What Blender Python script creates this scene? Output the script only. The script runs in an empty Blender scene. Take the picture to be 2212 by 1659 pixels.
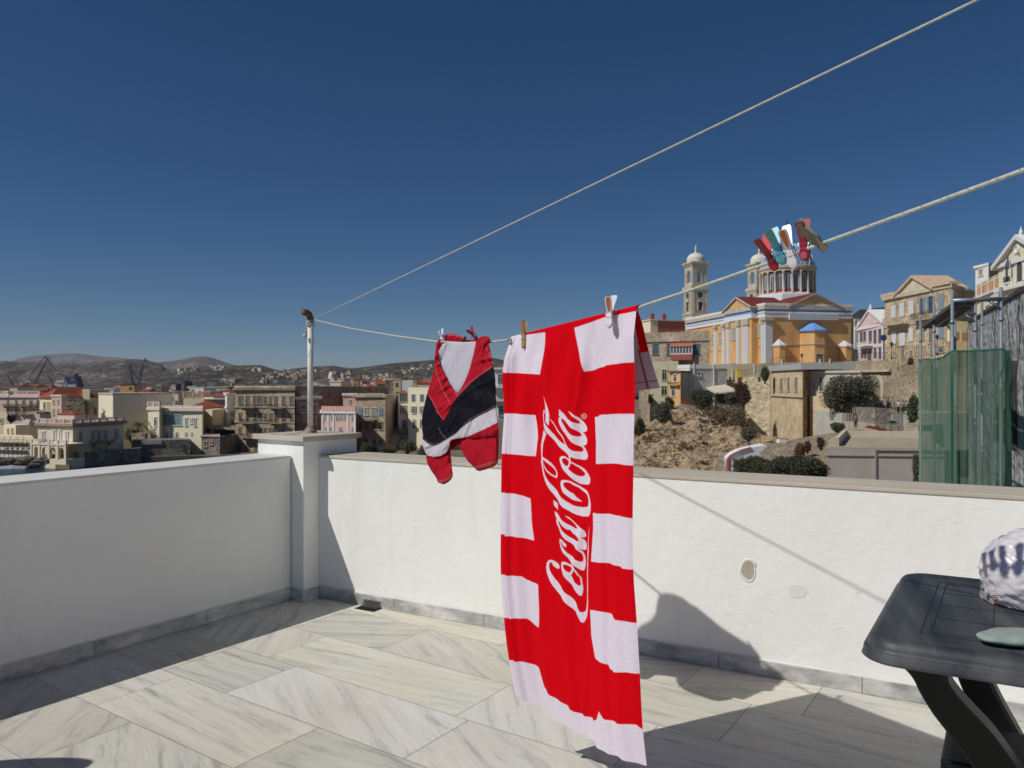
import bpy, bmesh, math, random
import numpy as np
from mathutils import Vector, Matrix, noise
random.seed(7)
SC=bpy.context.scene; COL=SC.collection
V=Vector
# ---------------- camera, world, sun, exposure
cam=bpy.data.cameras.new('camera'); camo=bpy.data.objects.new('camera',cam); COL.objects.link(camo)
camo.location=(0,0,1); camo.rotation_euler=(math.pi/2,0,0)
cam.sensor_width=36; cam.lens=36*1662/2212; cam.clip_start=.02; cam.clip_end=30000
SC.camera=camo
cam.dof.use_dof=True; cam.dof.focus_distance=1.9; cam.dof.aperture_fstop=12
SUN=V((.88,.42,-1)).normalized()
wd=bpy.data.worlds.new("World"); SC.world=wd; wd.use_nodes=True
nt=wd.node_tree; nt.nodes.clear()
sky=nt.nodes.new('ShaderNodeTexSky'); sky.sky_type='NISHITA'; sky.sun_disc=False
sky.sun_elevation=math.asin(-SUN.z); sky.sun_rotation=math.atan2(-SUN.x,-SUN.y)
sky.altitude=0; sky.air_density=.7; sky.dust_density=.15; sky.ozone_density=6
bg=nt.nodes.new('ShaderNodeBackground'); bg.inputs[1].default_value=.058
wo=nt.nodes.new('ShaderNodeOutputWorld'); hs=nt.nodes.new('ShaderNodeHueSaturation'); hs.inputs['Saturation'].default_value=1.19; hs.inputs['Value'].default_value=.80
nt.links.new(sky.outputs[0],hs.inputs['Color']); nt.links.new(hs.outputs[0],bg.inputs[0]); nt.links.new(bg.outputs[0],wo.inputs[0])
sl=bpy.data.lights.new('sun','SUN'); sl.energy=3.4; sl.angle=math.radians(.53); sl.color=(1,.98,.935)
so=bpy.data.objects.new('sun',sl); COL.objects.link(so); so.rotation_euler=SUN.to_track_quat('-Z','Y').to_euler(); so.location=(-20,-10,30)
SC.view_settings.view_transform='Standard'; SC.view_settings.look='None'; SC.view_settings.exposure=0.0; SC.view_settings.gamma=1
# ---------------- helpers
def W(X,Y,d): return V(((X-1106)/1662*d, d, 1-(Y-829.5)/1662*d))
FR={'r1':(0,729,.1953),'r2':(324,729,.1953),'r3':(621,648,.2604),'r5':(1350,621,.2604),'r6':(1458,513,.1953),
    'r7':(1836,486,.2116),'r8':(1350,756,.1953),'q1':(1728,729,.2187),'T1':(1026,621,.3093),'T2':(1026,1107,.3326),
    'PG':(1593,442.8,.10984),'A':(1155.5,842.3,.09765),'B':(1155.5,993.5,.09765),'C':(1155.5,1133.9,.07161),'E':(1155.5,1231.1,.07812),
    'TB':(1782,1107,.3327),'q6':(1350,1080,.3896),'SH':(891,675,.2441)}
def Z(f,x,y): a,b,s=FR[f]; return (a+x*s,b+y*s)
def lin(c):
    return tuple(((x/255)/12.92 if x/255<=.04045 else ((x/255+.055)/1.055)**2.4) for x in c)
MATS={}
def mat(name,rgb,rough=.8,rgb2=None,scale=4,dist=.5,bump=0,bscale=40,metal=0,spec=.3,kind='noise',det=6,stretch=None,amt=1.0,trans=0,vcol=None,sheen=0,rot=None):
    """procedural material. rgb linear"""
    if name in MATS: return MATS[name]
    m=bpy.data.materials.new(name); m.use_nodes=True; n=m.node_tree; N=n.nodes; L=n.links
    b=N['Principled BSDF']; b.inputs['Roughness'].default_value=rough; b.inputs['Metallic'].default_value=metal
    b.inputs['Specular IOR Level'].default_value=spec
    if sheen: b.inputs['Sheen Weight'].default_value=sheen
    rgb2=rgb2 or tuple(c*.78 for c in rgb)
    tc=N.new('ShaderNodeTexCoord'); mp=N.new('ShaderNodeMapping'); L.new(tc.outputs['Object'],mp.inputs[0])
    if stretch: mp.inputs['Scale'].default_value=stretch
    if rot is not None: mp.vector_type='TEXTURE'; mp.inputs['Rotation'].default_value=(0,0,rot)
    if kind=='brick':
        t=N.new('ShaderNodeTexVoronoi'); t.inputs['Scale'].default_value=scale; L.new(mp.outputs[0],t.inputs[0]); fac=t.outputs['Color']
        sx=N.new('ShaderNodeSeparateColor'); L.new(fac,sx.inputs[0]); fac=sx.outputs[0]
    else:
        t=N.new('ShaderNodeTexNoise'); t.inputs['Scale'].default_value=scale; t.inputs['Detail'].default_value=det; t.inputs['Roughness'].default_value=.65
        L.new(mp.outputs[0],t.inputs[0]); fac=t.outputs[0]
    cr=N.new('ShaderNodeMapRange'); cr.inputs[1].default_value=.5-dist/2 if kind!='brick' else 0; cr.inputs[2].default_value=.5+dist/2 if kind!='brick' else 1
    cr.inputs[4].default_value=amt
    L.new(fac,cr.inputs[0])
    mx=N.new('ShaderNodeMix'); mx.data_type='RGBA'; mx.inputs[6].default_value=(*rgb,1); mx.inputs[7].default_value=(*rgb2,1); L.new(cr.outputs[0],mx.inputs[0])
    out=mx.outputs[2]
    if kind=='brick':
        t2=N.new('ShaderNodeTexNoise'); t2.inputs['Scale'].default_value=.35; L.new(mp.outputs[0],t2.inputs[0])
        m2=N.new('ShaderNodeMix'); m2.data_type='RGBA'; m2.blend_type='MULTIPLY'; m2.inputs[0].default_value=.6
        cr2=N.new('ShaderNodeMapRange'); cr2.inputs[1].default_value=.3; cr2.inputs[2].default_value=.7; cr2.inputs[3].default_value=.6; cr2.inputs[4].default_value=1.25
        L.new(t2.outputs[0],cr2.inputs[0]); L.new(out,m2.inputs[6]); L.new(cr2.outputs[0],m2.inputs[7]); out=m2.outputs[2]
    if vcol:
        at=N.new('ShaderNodeAttribute'); at.attribute_name=vcol
        m3=N.new('ShaderNodeMix'); m3.data_type='RGBA'; m3.blend_type='MULTIPLY'; m3.inputs[0].default_value=1; L.new(at.outputs['Color'],m3.inputs[6]); L.new(out,m3.inputs[7]); out=m3.outputs[2]
    L.new(out,b.inputs['Base Color'])
    if bump:
        tb=N.new('ShaderNodeTexNoise'); tb.inputs['Scale'].default_value=bscale; tb.inputs['Detail'].default_value=8; L.new(mp.outputs[0],tb.inputs[0])
        bp=N.new('ShaderNodeBump'); bp.inputs['Strength'].default_value=1; bp.inputs['Distance'].default_value=bump; L.new(tb.outputs[0],bp.inputs['Height']); L.new(bp.outputs[0],b.inputs['Normal'])
    if trans:
        tr=N.new('ShaderNodeBsdfTranslucent'); L.new(out,tr.inputs[0]); ms=N.new('ShaderNodeMixShader'); ms.inputs[0].default_value=trans
        L.new(b.outputs[0],ms.inputs[1]); L.new(tr.outputs[0],ms.inputs[2]); L.new(ms.outputs[0],N['Material Output'].inputs[0])
    MATS[name]=m; return m
def tag(o,label=None,cat=None,group=None,kind=None):
    if label: o['label']=label
    if cat: o['category']=cat
    if group: o['group']=group
    if kind: o['kind']=kind
    return o
WL={}
def empty(name,loc,label=None,cat=None,group=None):
    o=bpy.data.objects.new(name,None); COL.objects.link(o); o.location=loc; o.empty_display_size=.1; WL[o.name]=V(loc); tag(o,label,cat,group); return o
class MB:
    def __init__(s): s.v=[]; s.f=[]
    def add(s,vs,fs):
        o=len(s.v); s.v+= [tuple(p) for p in vs]; s.f+=[tuple(i+o for i in f) for f in fs]; return s
    def box(s,p0,p1):
        a,b=p0,p1
        return s.hexa([V((a[0],a[1],a[2])),V((b[0],a[1],a[2])),V((b[0],b[1],a[2])),V((a[0],b[1],a[2]))],b[2]-a[2])
    def hexa(s,base,h,up=None):
        up=V((0,0,h)) if up is None else up
        n=len(base); top=[V(p)+up for p in base]
        fs=[tuple(reversed(range(n))),tuple(range(n,2*n))]+[(i,(i+1)%n,(i+1)%n+n,i+n) for i in range(n)]
        return s.add([V(p) for p in base]+top,fs)
    def obox(s,c,dx,dy,dz):
        c,dx,dy,dz=map(V,(c,dx,dy,dz)); b=[c-dx-dy-dz,c+dx-dy-dz,c+dx+dy-dz,c-dx+dy-dz]; return s.hexa(b,0,dz*2)
    def tube(s,pts,r,n=8,cap=True):
        pts=[V(p) for p in pts]; R=r if isinstance(r,(list,tuple)) else [r]*len(pts)
        rings=[]; pu=None
        for i,p in enumerate(pts):
            d=(pts[min(i+1,len(pts)-1)]-pts[max(i-1,0)]).normalized()
            if pu is None: u=d.orthogonal().normalized()
            else:
                u=pu-d*pu.dot(d); u=u.normalized() if u.length>1e-6 else d.orthogonal().normalized()
            pu=u; w=d.cross(u); rings.append([p+(u*math.cos(2*math.pi*k/n)+w*math.sin(2*math.pi*k/n))*R[i] for k in range(n)])
        vs=[q for rg in rings for q in rg]; fs=[]
        for i in range(len(pts)-1):
            for k in range(n): fs.append((i*n+k,i*n+(k+1)%n,(i+1)*n+(k+1)%n,(i+1)*n+k))
        if cap: fs.append(tuple(reversed(range(n)))); fs.append(tuple((len(pts)-1)*n+k for k in range(n)))
        return s.add(vs,fs)
    def lathe(s,c,prof,n=16,a0=0,a1=2*math.pi):
        c=V(c); full=abs(a1-a0-2*math.pi)<1e-6; m=n if full else n+1; vs=[]
        for r,z in prof:
            for k in range(m):
                a=a0+(a1-a0)*k/n; vs.append(c+V((r*math.cos(a),r*math.sin(a),z)))
        fs=[]
        for i in range(len(prof)-1):
            for k in range(n):
                k2=(k+1)%m; fs.append((i*m+k,i*m+k2,(i+1)*m+k2,(i+1)*m+k))
        return s.add(vs,fs)
    def grid(s,P):
        h=len(P);w=len(P[0]); return s.add([q for r in P for q in r],[(i*w+j,i*w+j+1,(i+1)*w+j+1,(i+1)*w+j) for i in range(h-1) for j in range(w-1)])
    def build(s,name,m,parent=None,smooth=False,bevel=0,label=None,cat=None,group=None,kind=None,seg=2,origin=None):
        me=bpy.data.meshes.new(name); base=WL[parent.name] if parent else (V(origin) if origin is not None else V((0,0,0)))
        me.from_pydata([(p[0]-base[0],p[1]-base[1],p[2]-base[2]) for p in s.v],[],s.f)
        o=bpy.data.objects.new(name,me); COL.objects.link(o)
        if parent: o.parent=parent
        else: o.location=base
        WL[o.name]=base
        if isinstance(m,(list,tuple)):
            for q in m: me.materials.append(q)
        else: me.materials.append(m)
        if smooth: me.polygons.foreach_set('use_smooth',[True]*len(me.polygons))
        if bevel:
            b=o.modifiers.new('b','BEVEL'); b.width=bevel; b.segments=seg; b.limit_method='ANGLE'
        tag(o,label,cat,group,kind); return o
def recalc(o):
    bm=bmesh.new(); bm.from_mesh(o.data); bmesh.ops.recalc_face_normals(bm,faces=bm.faces); bm.to_mesh(o.data); bm.free(); return o
def lerp(a,b,t): return a+(b-a)*t
def interp(pts,t):  # pts [(t,val)] val scalar
    if t<=pts[0][0]: return pts[0][1]
    for (a,b),(c,d) in zip(pts,pts[1:]):
        if t<=c: return b+(d-b)*(t-a)/(c-a)
    return pts[-1][1]
def sinterp(pts,t):
    xs=[p[0] for p in pts]; 
    if t<=xs[0]: return pts[0][1]
    if t>=xs[-1]: return pts[-1][1]
    for i in range(len(pts)-1):
        if t<=xs[i+1]:
            p0=pts[max(i-1,0)];p1=pts[i];p2=pts[i+1];p3=pts[min(i+2,len(pts)-1)]
            h=p2[0]-p1[0]; m1=(p2[1]-p0[1])/(p2[0]-p0[0]); m2=(p3[1]-p1[1])/(p3[0]-p1[0]); q=(t-p1[0])/h
            return (2*q**3-3*q*q+1)*p1[1]+(q**3-2*q*q+q)*h*m1+(-2*q**3+3*q*q)*p2[1]+(q**3-q*q)*h*m2
def inpoly(X,Y,poly):
    c=np.zeros(X.shape,bool); n=len(poly)
    for i in range(n):
        x0,y0=poly[i];x1,y1=poly[(i+1)%n]
        if y0==y1: continue
        c^=((y0>Y)!=(y1>Y))&(X<(x1-x0)*(Y-y0)/(y1-y0)+x0)
    return c
def smoothpoly(p,it=1):
    for _ in range(it):
        q=[]
        for i in range(len(p)):
            a=p[i];b=p[(i+1)%len(p)]
            q+= [(a[0]*.75+b[0]*.25,a[1]*.75+b[1]*.25),(a[0]*.25+b[0]*.75,a[1]*.25+b[1]*.75)]
        p=q
    return p
def fbm(p,o=4): return noise.fractal(V(p),.6,2.1,o)
# ---------------- materials for the terrace
def plaster():
    m=bpy.data.materials.new('white_plaster'); m.use_nodes=True; n=m.node_tree;N=n.nodes;L=n.links;b=N['Principled BSDF']; b.inputs['Roughness'].default_value=.88; b.inputs['Specular IOR Level'].default_value=.2
    tc=N.new('ShaderNodeTexCoord')
    def nz(sc,det,ro,stretch=(1,1,1)):
        mp=N.new('ShaderNodeMapping'); mp.inputs['Scale'].default_value=stretch; L.new(tc.outputs['Object'],mp.inputs[0]); t=N.new('ShaderNodeTexNoise'); t.inputs['Scale'].default_value=sc; t.inputs['Detail'].default_value=det; t.inputs['Roughness'].default_value=ro; L.new(mp.outputs[0],t.inputs[0]); return t.outputs[0]
    def rng_(s,a,b_,c,d): r=N.new('ShaderNodeMapRange'); r.inputs[1].default_value=a; r.inputs[2].default_value=b_; r.inputs[3].default_value=c; r.inputs[4].default_value=d; L.new(s,r.inputs[0]); return r.outputs[0]
    def mixc(f,A,B_):
        x=N.new('ShaderNodeMix'); x.data_type='RGBA'; L.new(f,x.inputs[0])
        for k,q in((6,A),(7,B_)):
            if isinstance(q,tuple): x.inputs[k].default_value=(*q,1)
            else: L.new(q,x.inputs[k])
        return x.outputs[2]
    c=mixc(rng_(nz(3,6,.6),.35,.65,0,1),(.865,.852,.805),(.83,.815,.765))
    c=mixc(rng_(nz(7,5,.7,(1,1,.10)),.57,.71,0,.32),c,(.70,.67,.60))
    c=mixc(rng_(nz(30,3,.6),.70,.78,0,.5),c,(.66,.60,.50))
    c=mixc(rng_(nz(2.3,2,.5),.79,.83,0,.5),c,(.60,.47,.33))
    L.new(c,b.inputs['Base Color'])
    def add(a,b_,op='ADD'): x=N.new('ShaderNodeMath'); x.operation=op; L.new(a,x.inputs[0]); (L.new(b_,x.inputs[1]) if not isinstance(b_,float) else setattr(x.inputs[1],'default_value',b_)); return x.outputs[0]
    v=N.new('ShaderNodeTexVoronoi'); v.feature='DISTANCE_TO_EDGE'; v.inputs['Scale'].default_value=2.6; dn=N.new('ShaderNodeTexNoise'); dn.inputs['Scale'].default_value=4; dn.inputs['Detail'].default_value=6; L.new(tc.outputs['Object'],dn.inputs[0]); vm=N.new('ShaderNodeMixRGB'); vm.inputs[0].default_value=.35; L.new(tc.outputs['Object'],vm.inputs[1]); L.new(dn.outputs[1],vm.inputs[2]); L.new(vm.outputs[0],v.inputs[0])
    crack=rng_(v.outputs[0],0,.006,-.16,0); mask=rng_(nz(1.7,2,.5),.52,.6,0,1)
    h=add(add(nz(5,7,.55),nz(24,4,.6),'ADD'),add(crack,mask,'MULTIPLY'),'ADD')
    trow=rng_(nz(11,3,.6,(1,1,2.5)),.62,.66,0,.16); h=add(h,add(trow,mask,'MULTIPLY'))
    bp=N.new('ShaderNodeBump'); bp.inputs['Distance'].default_value=.0024; L.new(h,bp.inputs['Height']); L.new(bp.outputs[0],b.inputs['Normal']); return m
M_plaster=plaster()
M_plaster2=mat('white_plaster_smooth',(.78,.78,.75),.85,(.73,.73,.7),2,.5,bump=.0012,bscale=14)
M_coping=mat('coping_marble',(.60,.54,.44),.7,(.44,.38,.29),14,.55,stretch=(9,.8,1),rot=-.501,bump=.0006)
M_copingw=mat('coping_white',(.72,.71,.67),.7,(.6,.58,.53),6,.6)
M_skirt=mat('skirting_marble',(.66,.64,.60),.5,(.27,.275,.27),7,.28,stretch=(1,1,2.2),det=9)
M_groutline=mat('plaster_bead',(.72,.70,.66),.9)
def marble_floor():
    m=bpy.data.materials.new('marble_floor'); m.use_nodes=True; n=m.node_tree;N=n.nodes;L=n.links;b=N['Principled BSDF']
    uv=N.new('ShaderNodeUVMap'); mp=N.new('ShaderNodeMapping'); mp.inputs['Scale'].default_value=(1.3,17,1); L.new(uv.outputs[0],mp.inputs[0])
    dn=N.new('ShaderNodeTexNoise'); dn.inputs['Scale'].default_value=3; dn.inputs['Detail'].default_value=3; L.new(uv.outputs[0],dn.inputs[0])
    va=N.new('ShaderNodeMixRGB'); va.blend_type='ADD'; va.inputs[0].default_value=1.3; L.new(mp.outputs[0],va.inputs[1]); L.new(dn.outputs[1],va.inputs[2])
    t=N.new('ShaderNodeTexNoise'); t.inputs['Scale'].default_value=1.6; t.inputs['Detail'].default_value=9; t.inputs['Roughness'].default_value=.72; L.new(va.outputs[0],t.inputs[0])
    r=N.new('ShaderNodeValToRGB'); L.new(t.outputs[0],r.inputs[0]); e=r.color_ramp.elements
    e[0].position=.27; e[0].color=(.27,.27,.255,1); e[1].position=.62; e[1].color=(.70,.665,.58,1)
    q=e.new(.39); q.color=(.46,.45,.41,1); q=e.new(.46); q.color=(.60,.582,.52,1)
    t2=N.new('ShaderNodeTexNoise'); t2.inputs['Scale'].default_value=2.2; t2.inputs['Detail'].default_value=4; L.new(uv.outputs[0],t2.inputs[0])
    mr=N.new('ShaderNodeMapRange'); mr.inputs[1].default_value=.42; mr.inputs[2].default_value=.75; mr.inputs[4].default_value=.6; L.new(t2.outputs[0],mr.inputs[0])
    mx=N.new('ShaderNodeMix'); mx.data_type='RGBA'; mx.inputs[7].default_value=(.60,.53,.42,1); L.new(mr.outputs[0],mx.inputs[0]); L.new(r.outputs[0],mx.inputs[6])
    at=N.new('ShaderNodeAttribute'); at.attribute_name='tint'; m3=N.new('ShaderNodeMix'); m3.data_type='RGBA'; m3.blend_type='MULTIPLY'; m3.inputs[0].default_value=1
    L.new(mx.outputs[2],m3.inputs[6]); L.new(at.outputs['Color'],m3.inputs[7]); L.new(m3.outputs[2],b.inputs['Base Color'])
    b.inputs['Roughness'].default_value=.62; b.inputs['Specular IOR Level'].default_value=.25
    bp=N.new('ShaderNodeBump'); bp.inputs['Distance'].default_value=.0006; L.new(t.outputs[0],bp.inputs['Height']); L.new(bp.outputs[0],b.inputs['Normal'])
    return m
# ---------------- terrace
U=V((.565,.825,0)); VV=V((.825,-.565,0)); WW=V((.877,-.4805,0)); WN=V((.4805,.877,0))
Lp=V((-1.031,3.58,0)); Cc=V((-.958,3.536,0)); Rp=V((-.904,3.612,0)); WH=.667; GZ=-11.9
def floor():
    rows=[-3.2+.29*i for i in range(14)]+[.957,1.242,1.53,1.815,2.105,2.404,2.69,2.98,3.27,3.56,3.85]
    fx={.957:[-2.9,-2.211,-1.45],1.242:[-2.83,-2.424,-1.73,-1.12],1.53:[-3.0,-2.52,-2.17,-1.40,-.86],1.815:[-2.795,-2.33,-1.45,-.92],
        2.105:[-2.525,-2.05,-1.4,-.74],2.404:[-2.75,-1.7,-.98,-.59],2.69:[-2.5,-2.1,-1.5]}
    rng=random.Random(3); me=bmesh.new(); uvl=me.loops.layers.uv.new('UVMap'); tl=me.loops.layers.float_color.new('tint')
    for a0,a1 in zip(rows,rows[1:]):
        js=[-3.7]+fx.get(a0,[-2.9+rng.uniform(0,.4)])
        while js[-1]<4: js.append(js[-1]+rng.uniform(.42,.75))
        for b0,b1 in zip(js,js[1:]):
            g=.0009; ang=rng.choice([0,0,.08,-.1,.12,-.15,.9,-.5,.5]); ox,oy=rng.uniform(0,50),rng.uniform(0,50); tn=rng.uniform(.84,1.04); tc=(tn*rng.uniform(.98,1.02),tn,tn*rng.uniform(.95,1.03),1)
            vs=[]
            for a,b in((a0+g,b0+g),(a0+g,b1-g),(a1-g,b1-g),(a1-g,b0+g)):
                p=U*a+VV*b; vs.append((me.verts.new((p.x,p.y,0)),a,b))
            f=me.faces.new([q[0] for q in vs])
            for l,(q,a,b) in zip(f.loops,vs):
                l[uvl].uv=(math.cos(ang)*b-math.sin(ang)*a+ox,math.sin(ang)*b+math.cos(ang)*a+oy); l[tl]=tc
    cuts=[(Lp-VV*.1,-VV),(Rp+WN*.1,WN),(V((0,-1.2,0)),V((0,-1,0))),(V((2.6,0,0)),V((1,0,0)))]
    for co,no in cuts: bmesh.ops.bisect_plane(me,geom=me.verts[:]+me.edges[:]+me.faces[:],plane_co=co,plane_no=no,clear_outer=True)
    m=bpy.data.meshes.new('terrace_floor'); me.to_mesh(m); me.free(); m.materials.append(marble_floor())
    o=bpy.data.objects.new('terrace_floor',m); COL.objects.link(o); tag(o,kind='structure')
    b=MB(); a=Lp-VV*.1; c0=a-U*5.6; b.hexa([V((-3.6,-1.2,-.3)),V((2.6,-1.2,-.3)),V((2.6,1.6,-.3)),V((-.85,3.7,-.3)),V((-1.1,3.6,-.3))],.297)
    b.build('terrace_slab',mat('grout',(.33,.30,.26),.9),kind='structure')
floor()
def wallbox(p,d,L0,L1,n,th,z0,z1,mb=None):
    mb=mb or MB(); a=p+d*L0;b=p+d*L1; mb.hexa([V((a.x,a.y,z0)),V((b.x,b.y,z0)),V(((b+n*th).x,(b+n*th).y,z0)),V(((a+n*th).x,(a+n*th).y,z0))],z1-z0); return mb
def wobble(o,amp=.0015,cuts=40):
    return o
def parapet(name,label,p,d,L0,L1,n,th,copm,skl):
    r=empty(name,(p.x,p.y,0),label,'wall')
    w=wallbox(p,d,L0,L1,n,th,GZ,WH-.012).build('wall_body',M_plaster,r)
    # coping slabs with joints
    cp=MB(); x=L0; 
    while x<L1-.01:
        x2=min(x+1.45,L1); wallbox(p-n*.004,d,x+.0004,x2-.0004,n,th+.02,WH-.012,WH,cp); x=x2
    cp.build('coping',copm,r,bevel=.002)
    sk=MB(); x=L0
    rng=random.Random(5)
    while x<L1-.01:
        x2=min(x+rng.uniform(.35,.5),L1); wallbox(p-n*.011,d,x+.0008,x2-.0008,n,.0115,0.0005,.052,sk); x=x2
    sk.build('skirting_board',M_skirt,r,bevel=.0015)
    # uneven bead of plaster over the skirting
    q=MB(); pts=[]
    x=L0
    while x<L1: pts.append(x); x+=.02
    top=[p+d*x-n*.0005+V((0,0,.0585+.003*fbm((x*9,1,skl)))) for x in pts]; mid=[p+d*x-n*(.0075+.002*fbm((x*14,3,skl)))+V((0,0,.0525)) for x in pts]
    q.grid([mid,top]); q.build('plaster_bead',M_groutline,r)
    return r
lw=parapet('parapet_wall','white plastered parapet in shade along the left side of the terrace',Lp,-U,0.0,5.6,-VV,.208,M_copingw,1)
rw=parapet('parapet_wall','sunlit white parapet behind the hanging towel, with a chipped hole in its plaster',Rp,WW,-.0,4.6,WN,.213,M_coping,2)
# column
col=empty('corner_pillar',(Cc.x,Cc.y,0),'square white corner pillar carrying the clothesline pole','pillar')
b=MB(); a=Cc
b.hexa([a,a+U*.335,a+U*.335-VV*.33,a-VV*.33],.735); b.v=[(x,y,z if z>0 else GZ) for x,y,z in b.v]; b.build('pillar_body',M_plaster,col,bevel=.004)
b=MB(); a=Cc+(VV-U)*.02; b.hexa([p+V((0,0,.735)) for p in (a,a+U*.37,a+U*.37-VV*.365,a-VV*.365)],.024); b.build('pillar_cap',M_coping,col,bevel=.003)
b=MB(); 
a=Cc+(VV-U)*.011
b.hexa([a,a+U*.09,a+U*.09-VV*.011,a-VV*.011],.052); b.hexa([a-VV*.0115,a-VV*.0115+U*.011,a-VV*.083+U*.011,a-VV*.083],.052)
b.build('skirting_board',M_skirt,col)
# chipped hole and patch on the right wall (children of the wall)
def wallplane(X,Y,off=0):
    rx=(X-1106)/1662; rz=-(Y-829.5)/1662; p=Rp-WN*off; t=(p.x*WN.x+p.y*WN.y)/(rx*WN.x+WN.y); return V((rx*t,t,1+rz*t))
def patch(outl,off0,off1,name,m,inner=None):
    o=smoothpoly(outl,1); b=MB(); n=len(o)
    A=[wallplane(x,y,0) for x,y in o]; 
    if inner is None:
        B=[wallplane(x,y,off1) for x,y in o]; b.add(B,[tuple(range(n))]); b.add(A+B,[(i,(i+1)%n,(i+1)%n+n,i+n) for i in range(n)])
    else:
        ii=inner; cx=sum(x for x,y in o)/n; cy=sum(y for x,y in o)/n
        mid=[wallplane(cx+(x-cx)*(1+ii)/2,cy+(y-cy)*(1+ii)/2,off1) for x,y in o]; I=[wallplane(cx+(x-cx)*ii,cy+(y-cy)*ii,.0005) for x,y in o]
        b.add(A+mid+I,[(i,(i+1)%n,(i+1)%n+n,i+n) for i in range(n)]+[(n+i,n+(i+1)%n,(i+1)%n+2*n,i+2*n) for i in range(n)])
    return recalc(b.build(name,m,rw,smooth=inner is not None))
hole=[Z('q6',*p) for p in [(638,365),(650,338),(672,322),(700,320),(722,338),(734,352),(722,372),(730,395),(724,430),(706,460),(680,462),(655,440),(640,425),(630,398)]]
patch(hole,0,.004,'plaster_lip',mat('plaster_lip',(.82,.82,.8),.8),inner=.72)
hin=[(lerp(1617.5,x,.78)-1,lerp(1234,y,.78)+1) for x,y in hole]
patch(hin,0,.0012,'exposed_render',mat('exposed_render',(.50,.45,.33),.95,(.36,.32,.22),60,.6,bump=.002,bscale=90))
patch([Z('q6',*p) for p in [(915,470),(990,468),(1008,500),(1000,540),(930,545),(905,510)]],0,.0012,'filled_patch',mat('filled_patch',(.73,.70,.64),.9,(.78,.76,.72),50,.6))
for a in [((905,470),(925,530)),((1270,70),(1240,75)),((640,690),(665,665)),((1100,545),(1112,560))]: pass
# ---------------- perforated drain cover at the foot of the right wall
def drain():
    c=W(803,1311,3.447); c.z=0
    r=empty('drain_cover',(c.x,c.y,0),'bent perforated metal cover over a small floor drain by the skirting','drain')
    d1=WW;n1=-WN
    b=MB(); p=c-d1*.055+n1*.0; b.hexa([p+V((0,0,.0006)),p+d1*.11+V((0,0,.0006)),p+d1*.11+n1*.055+V((0,0,.0006)),p+n1*.055+V((0,0,.0006))],.0008); b.build('drain_hole',mat('drain_dark',(.012,.011,.01),.9),r)
    g=MB(); nx,ny=15,9
    def S(i,j,k=0):
        a=-.045+.09*i/nx; t=j/ny; 
        y=-.012+ (.03*t); z=.004+.042*(1-t)**1.2 if True else 0
        return c+d1*(a+.004*t)+n1*y+V((0,0,z))
    th=.0012
    for i in range(nx+1): g.tube([S(i,0),S(i,ny*.5),S(i,ny)],.0016,4)
    for j in range(ny+1): g.tube([S(0,j),S(nx,j)],.0015,4)
    g.build('perforated_plate',mat('drain_metal',(.20,.19,.17),.5,(.09,.08,.07),80,.6,metal=.6),r)
drain()
# ---------------- pole and ropes
def dA(X): r=(X-1106)/1662; k=(.984+3.84*r)/(.53+r); return 3.84-k
def dB(X): r=(X-1106)/1662; k=(1.57*r-.254)/(.58+r); return 1.57-k
M_polew=mat('pole_paint',(.80,.79,.75),.5,(.66,.62,.54),12,.4)
M_rust=mat('rusty_iron',(.24,.14,.075),.75,(.09,.05,.03),40,.5,bump=.001,bscale=120,metal=.2)
M_rope=mat('rope_fibre',(.62,.60,.52),.9,(.35,.36,.30),90,.5,bump=.0008,bscale=400)
M_fleck=mat('rope_green_fleck',(.05,.28,.24),.9)
M_wire=mat('grey_cord',(.35,.33,.29),.8)
px,py=-.996,3.80
pz0=.7595
pole=empty('clothesline_pole',(px,py,pz0),'slim white pipe with rusty elbow top standing on the corner pillar','pole')
b=MB(); b.tube([(px,py,pz0),(px,py,1.315)],.0138,16); b.build('pole_shaft',M_polew,pole,smooth=True)
b=MB(); b.lathe((px,py,pz0),[(.034,0),(.032,.008),(.022,.016),(.0155,.03)],14); b.build('base_collar',mat('base_mortar',(.40,.33,.25),.9,(.2,.14,.1),60,.6),pole,smooth=True)
b=MB(); el=[(px,py,1.30),(px,py,1.328),(px-.005,py-.005,1.343),(px-.015,py-.015,1.351),(px-.028,py-.028,1.352)]
b.tube(el,[.0145,.0158,.0165,.0165,.0165],16,cap=False); 
b.tube([(px-.028,py-.028,1.352),(px-.027,py-.027,1.352)],[.0165,.0135],16,cap=False); b.tube([(px-.027,py-.027,1.352),(px-.016,py-.016,1.352)],[.0135,.012],16)
b.build('pipe_elbow',M_rust,pole,smooth=True)
b=MB(); 
for zz,tl in((1.300,.004),(1.312,-.003),(1.288,.006),(1.294,-.005)):
    b.tube([(px+.0178*math.cos(a*.5236),py+.0178*math.sin(a*.5236),zz+tl*math.sin(a*.5236+zz*90)) for a in range(13)],.0036,6)
b.tube([W(668,692,3.77),W(664,699,3.765),W(661,712,3.765),W(660.5,722,3.77)],.0028,6); b.lathe(W(659,725,3.77),[(0,-.011),(.011,-.006),(.012,.004),(.004,.009),(0,.01)],8)
b.build('rope_knot',M_rope,pole,smooth=True)
b=MB(); b.tube([W(675,702,3.77),W(674,716,3.765),W(676,727,3.765),W(679.5,735,3.77),W(680,741,3.77),W(676,750,3.765),W(670,758,3.765),W(667,768,3.765),W(666.5,771,3.765)],.0016,5); b.build('loose_cord',M_wire,pole,smooth=True); b=MB()
b.tube([W(663,865,3.765),W(671,872,3.77),W(676,884,3.77),W(673,900,3.77),W(667,912,3.765),W(664,922,3.765),W(655,932,3.72),W(640,937,3.66),W(610,939,3.66),W(585,937,3.68)],.0018,5)
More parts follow.
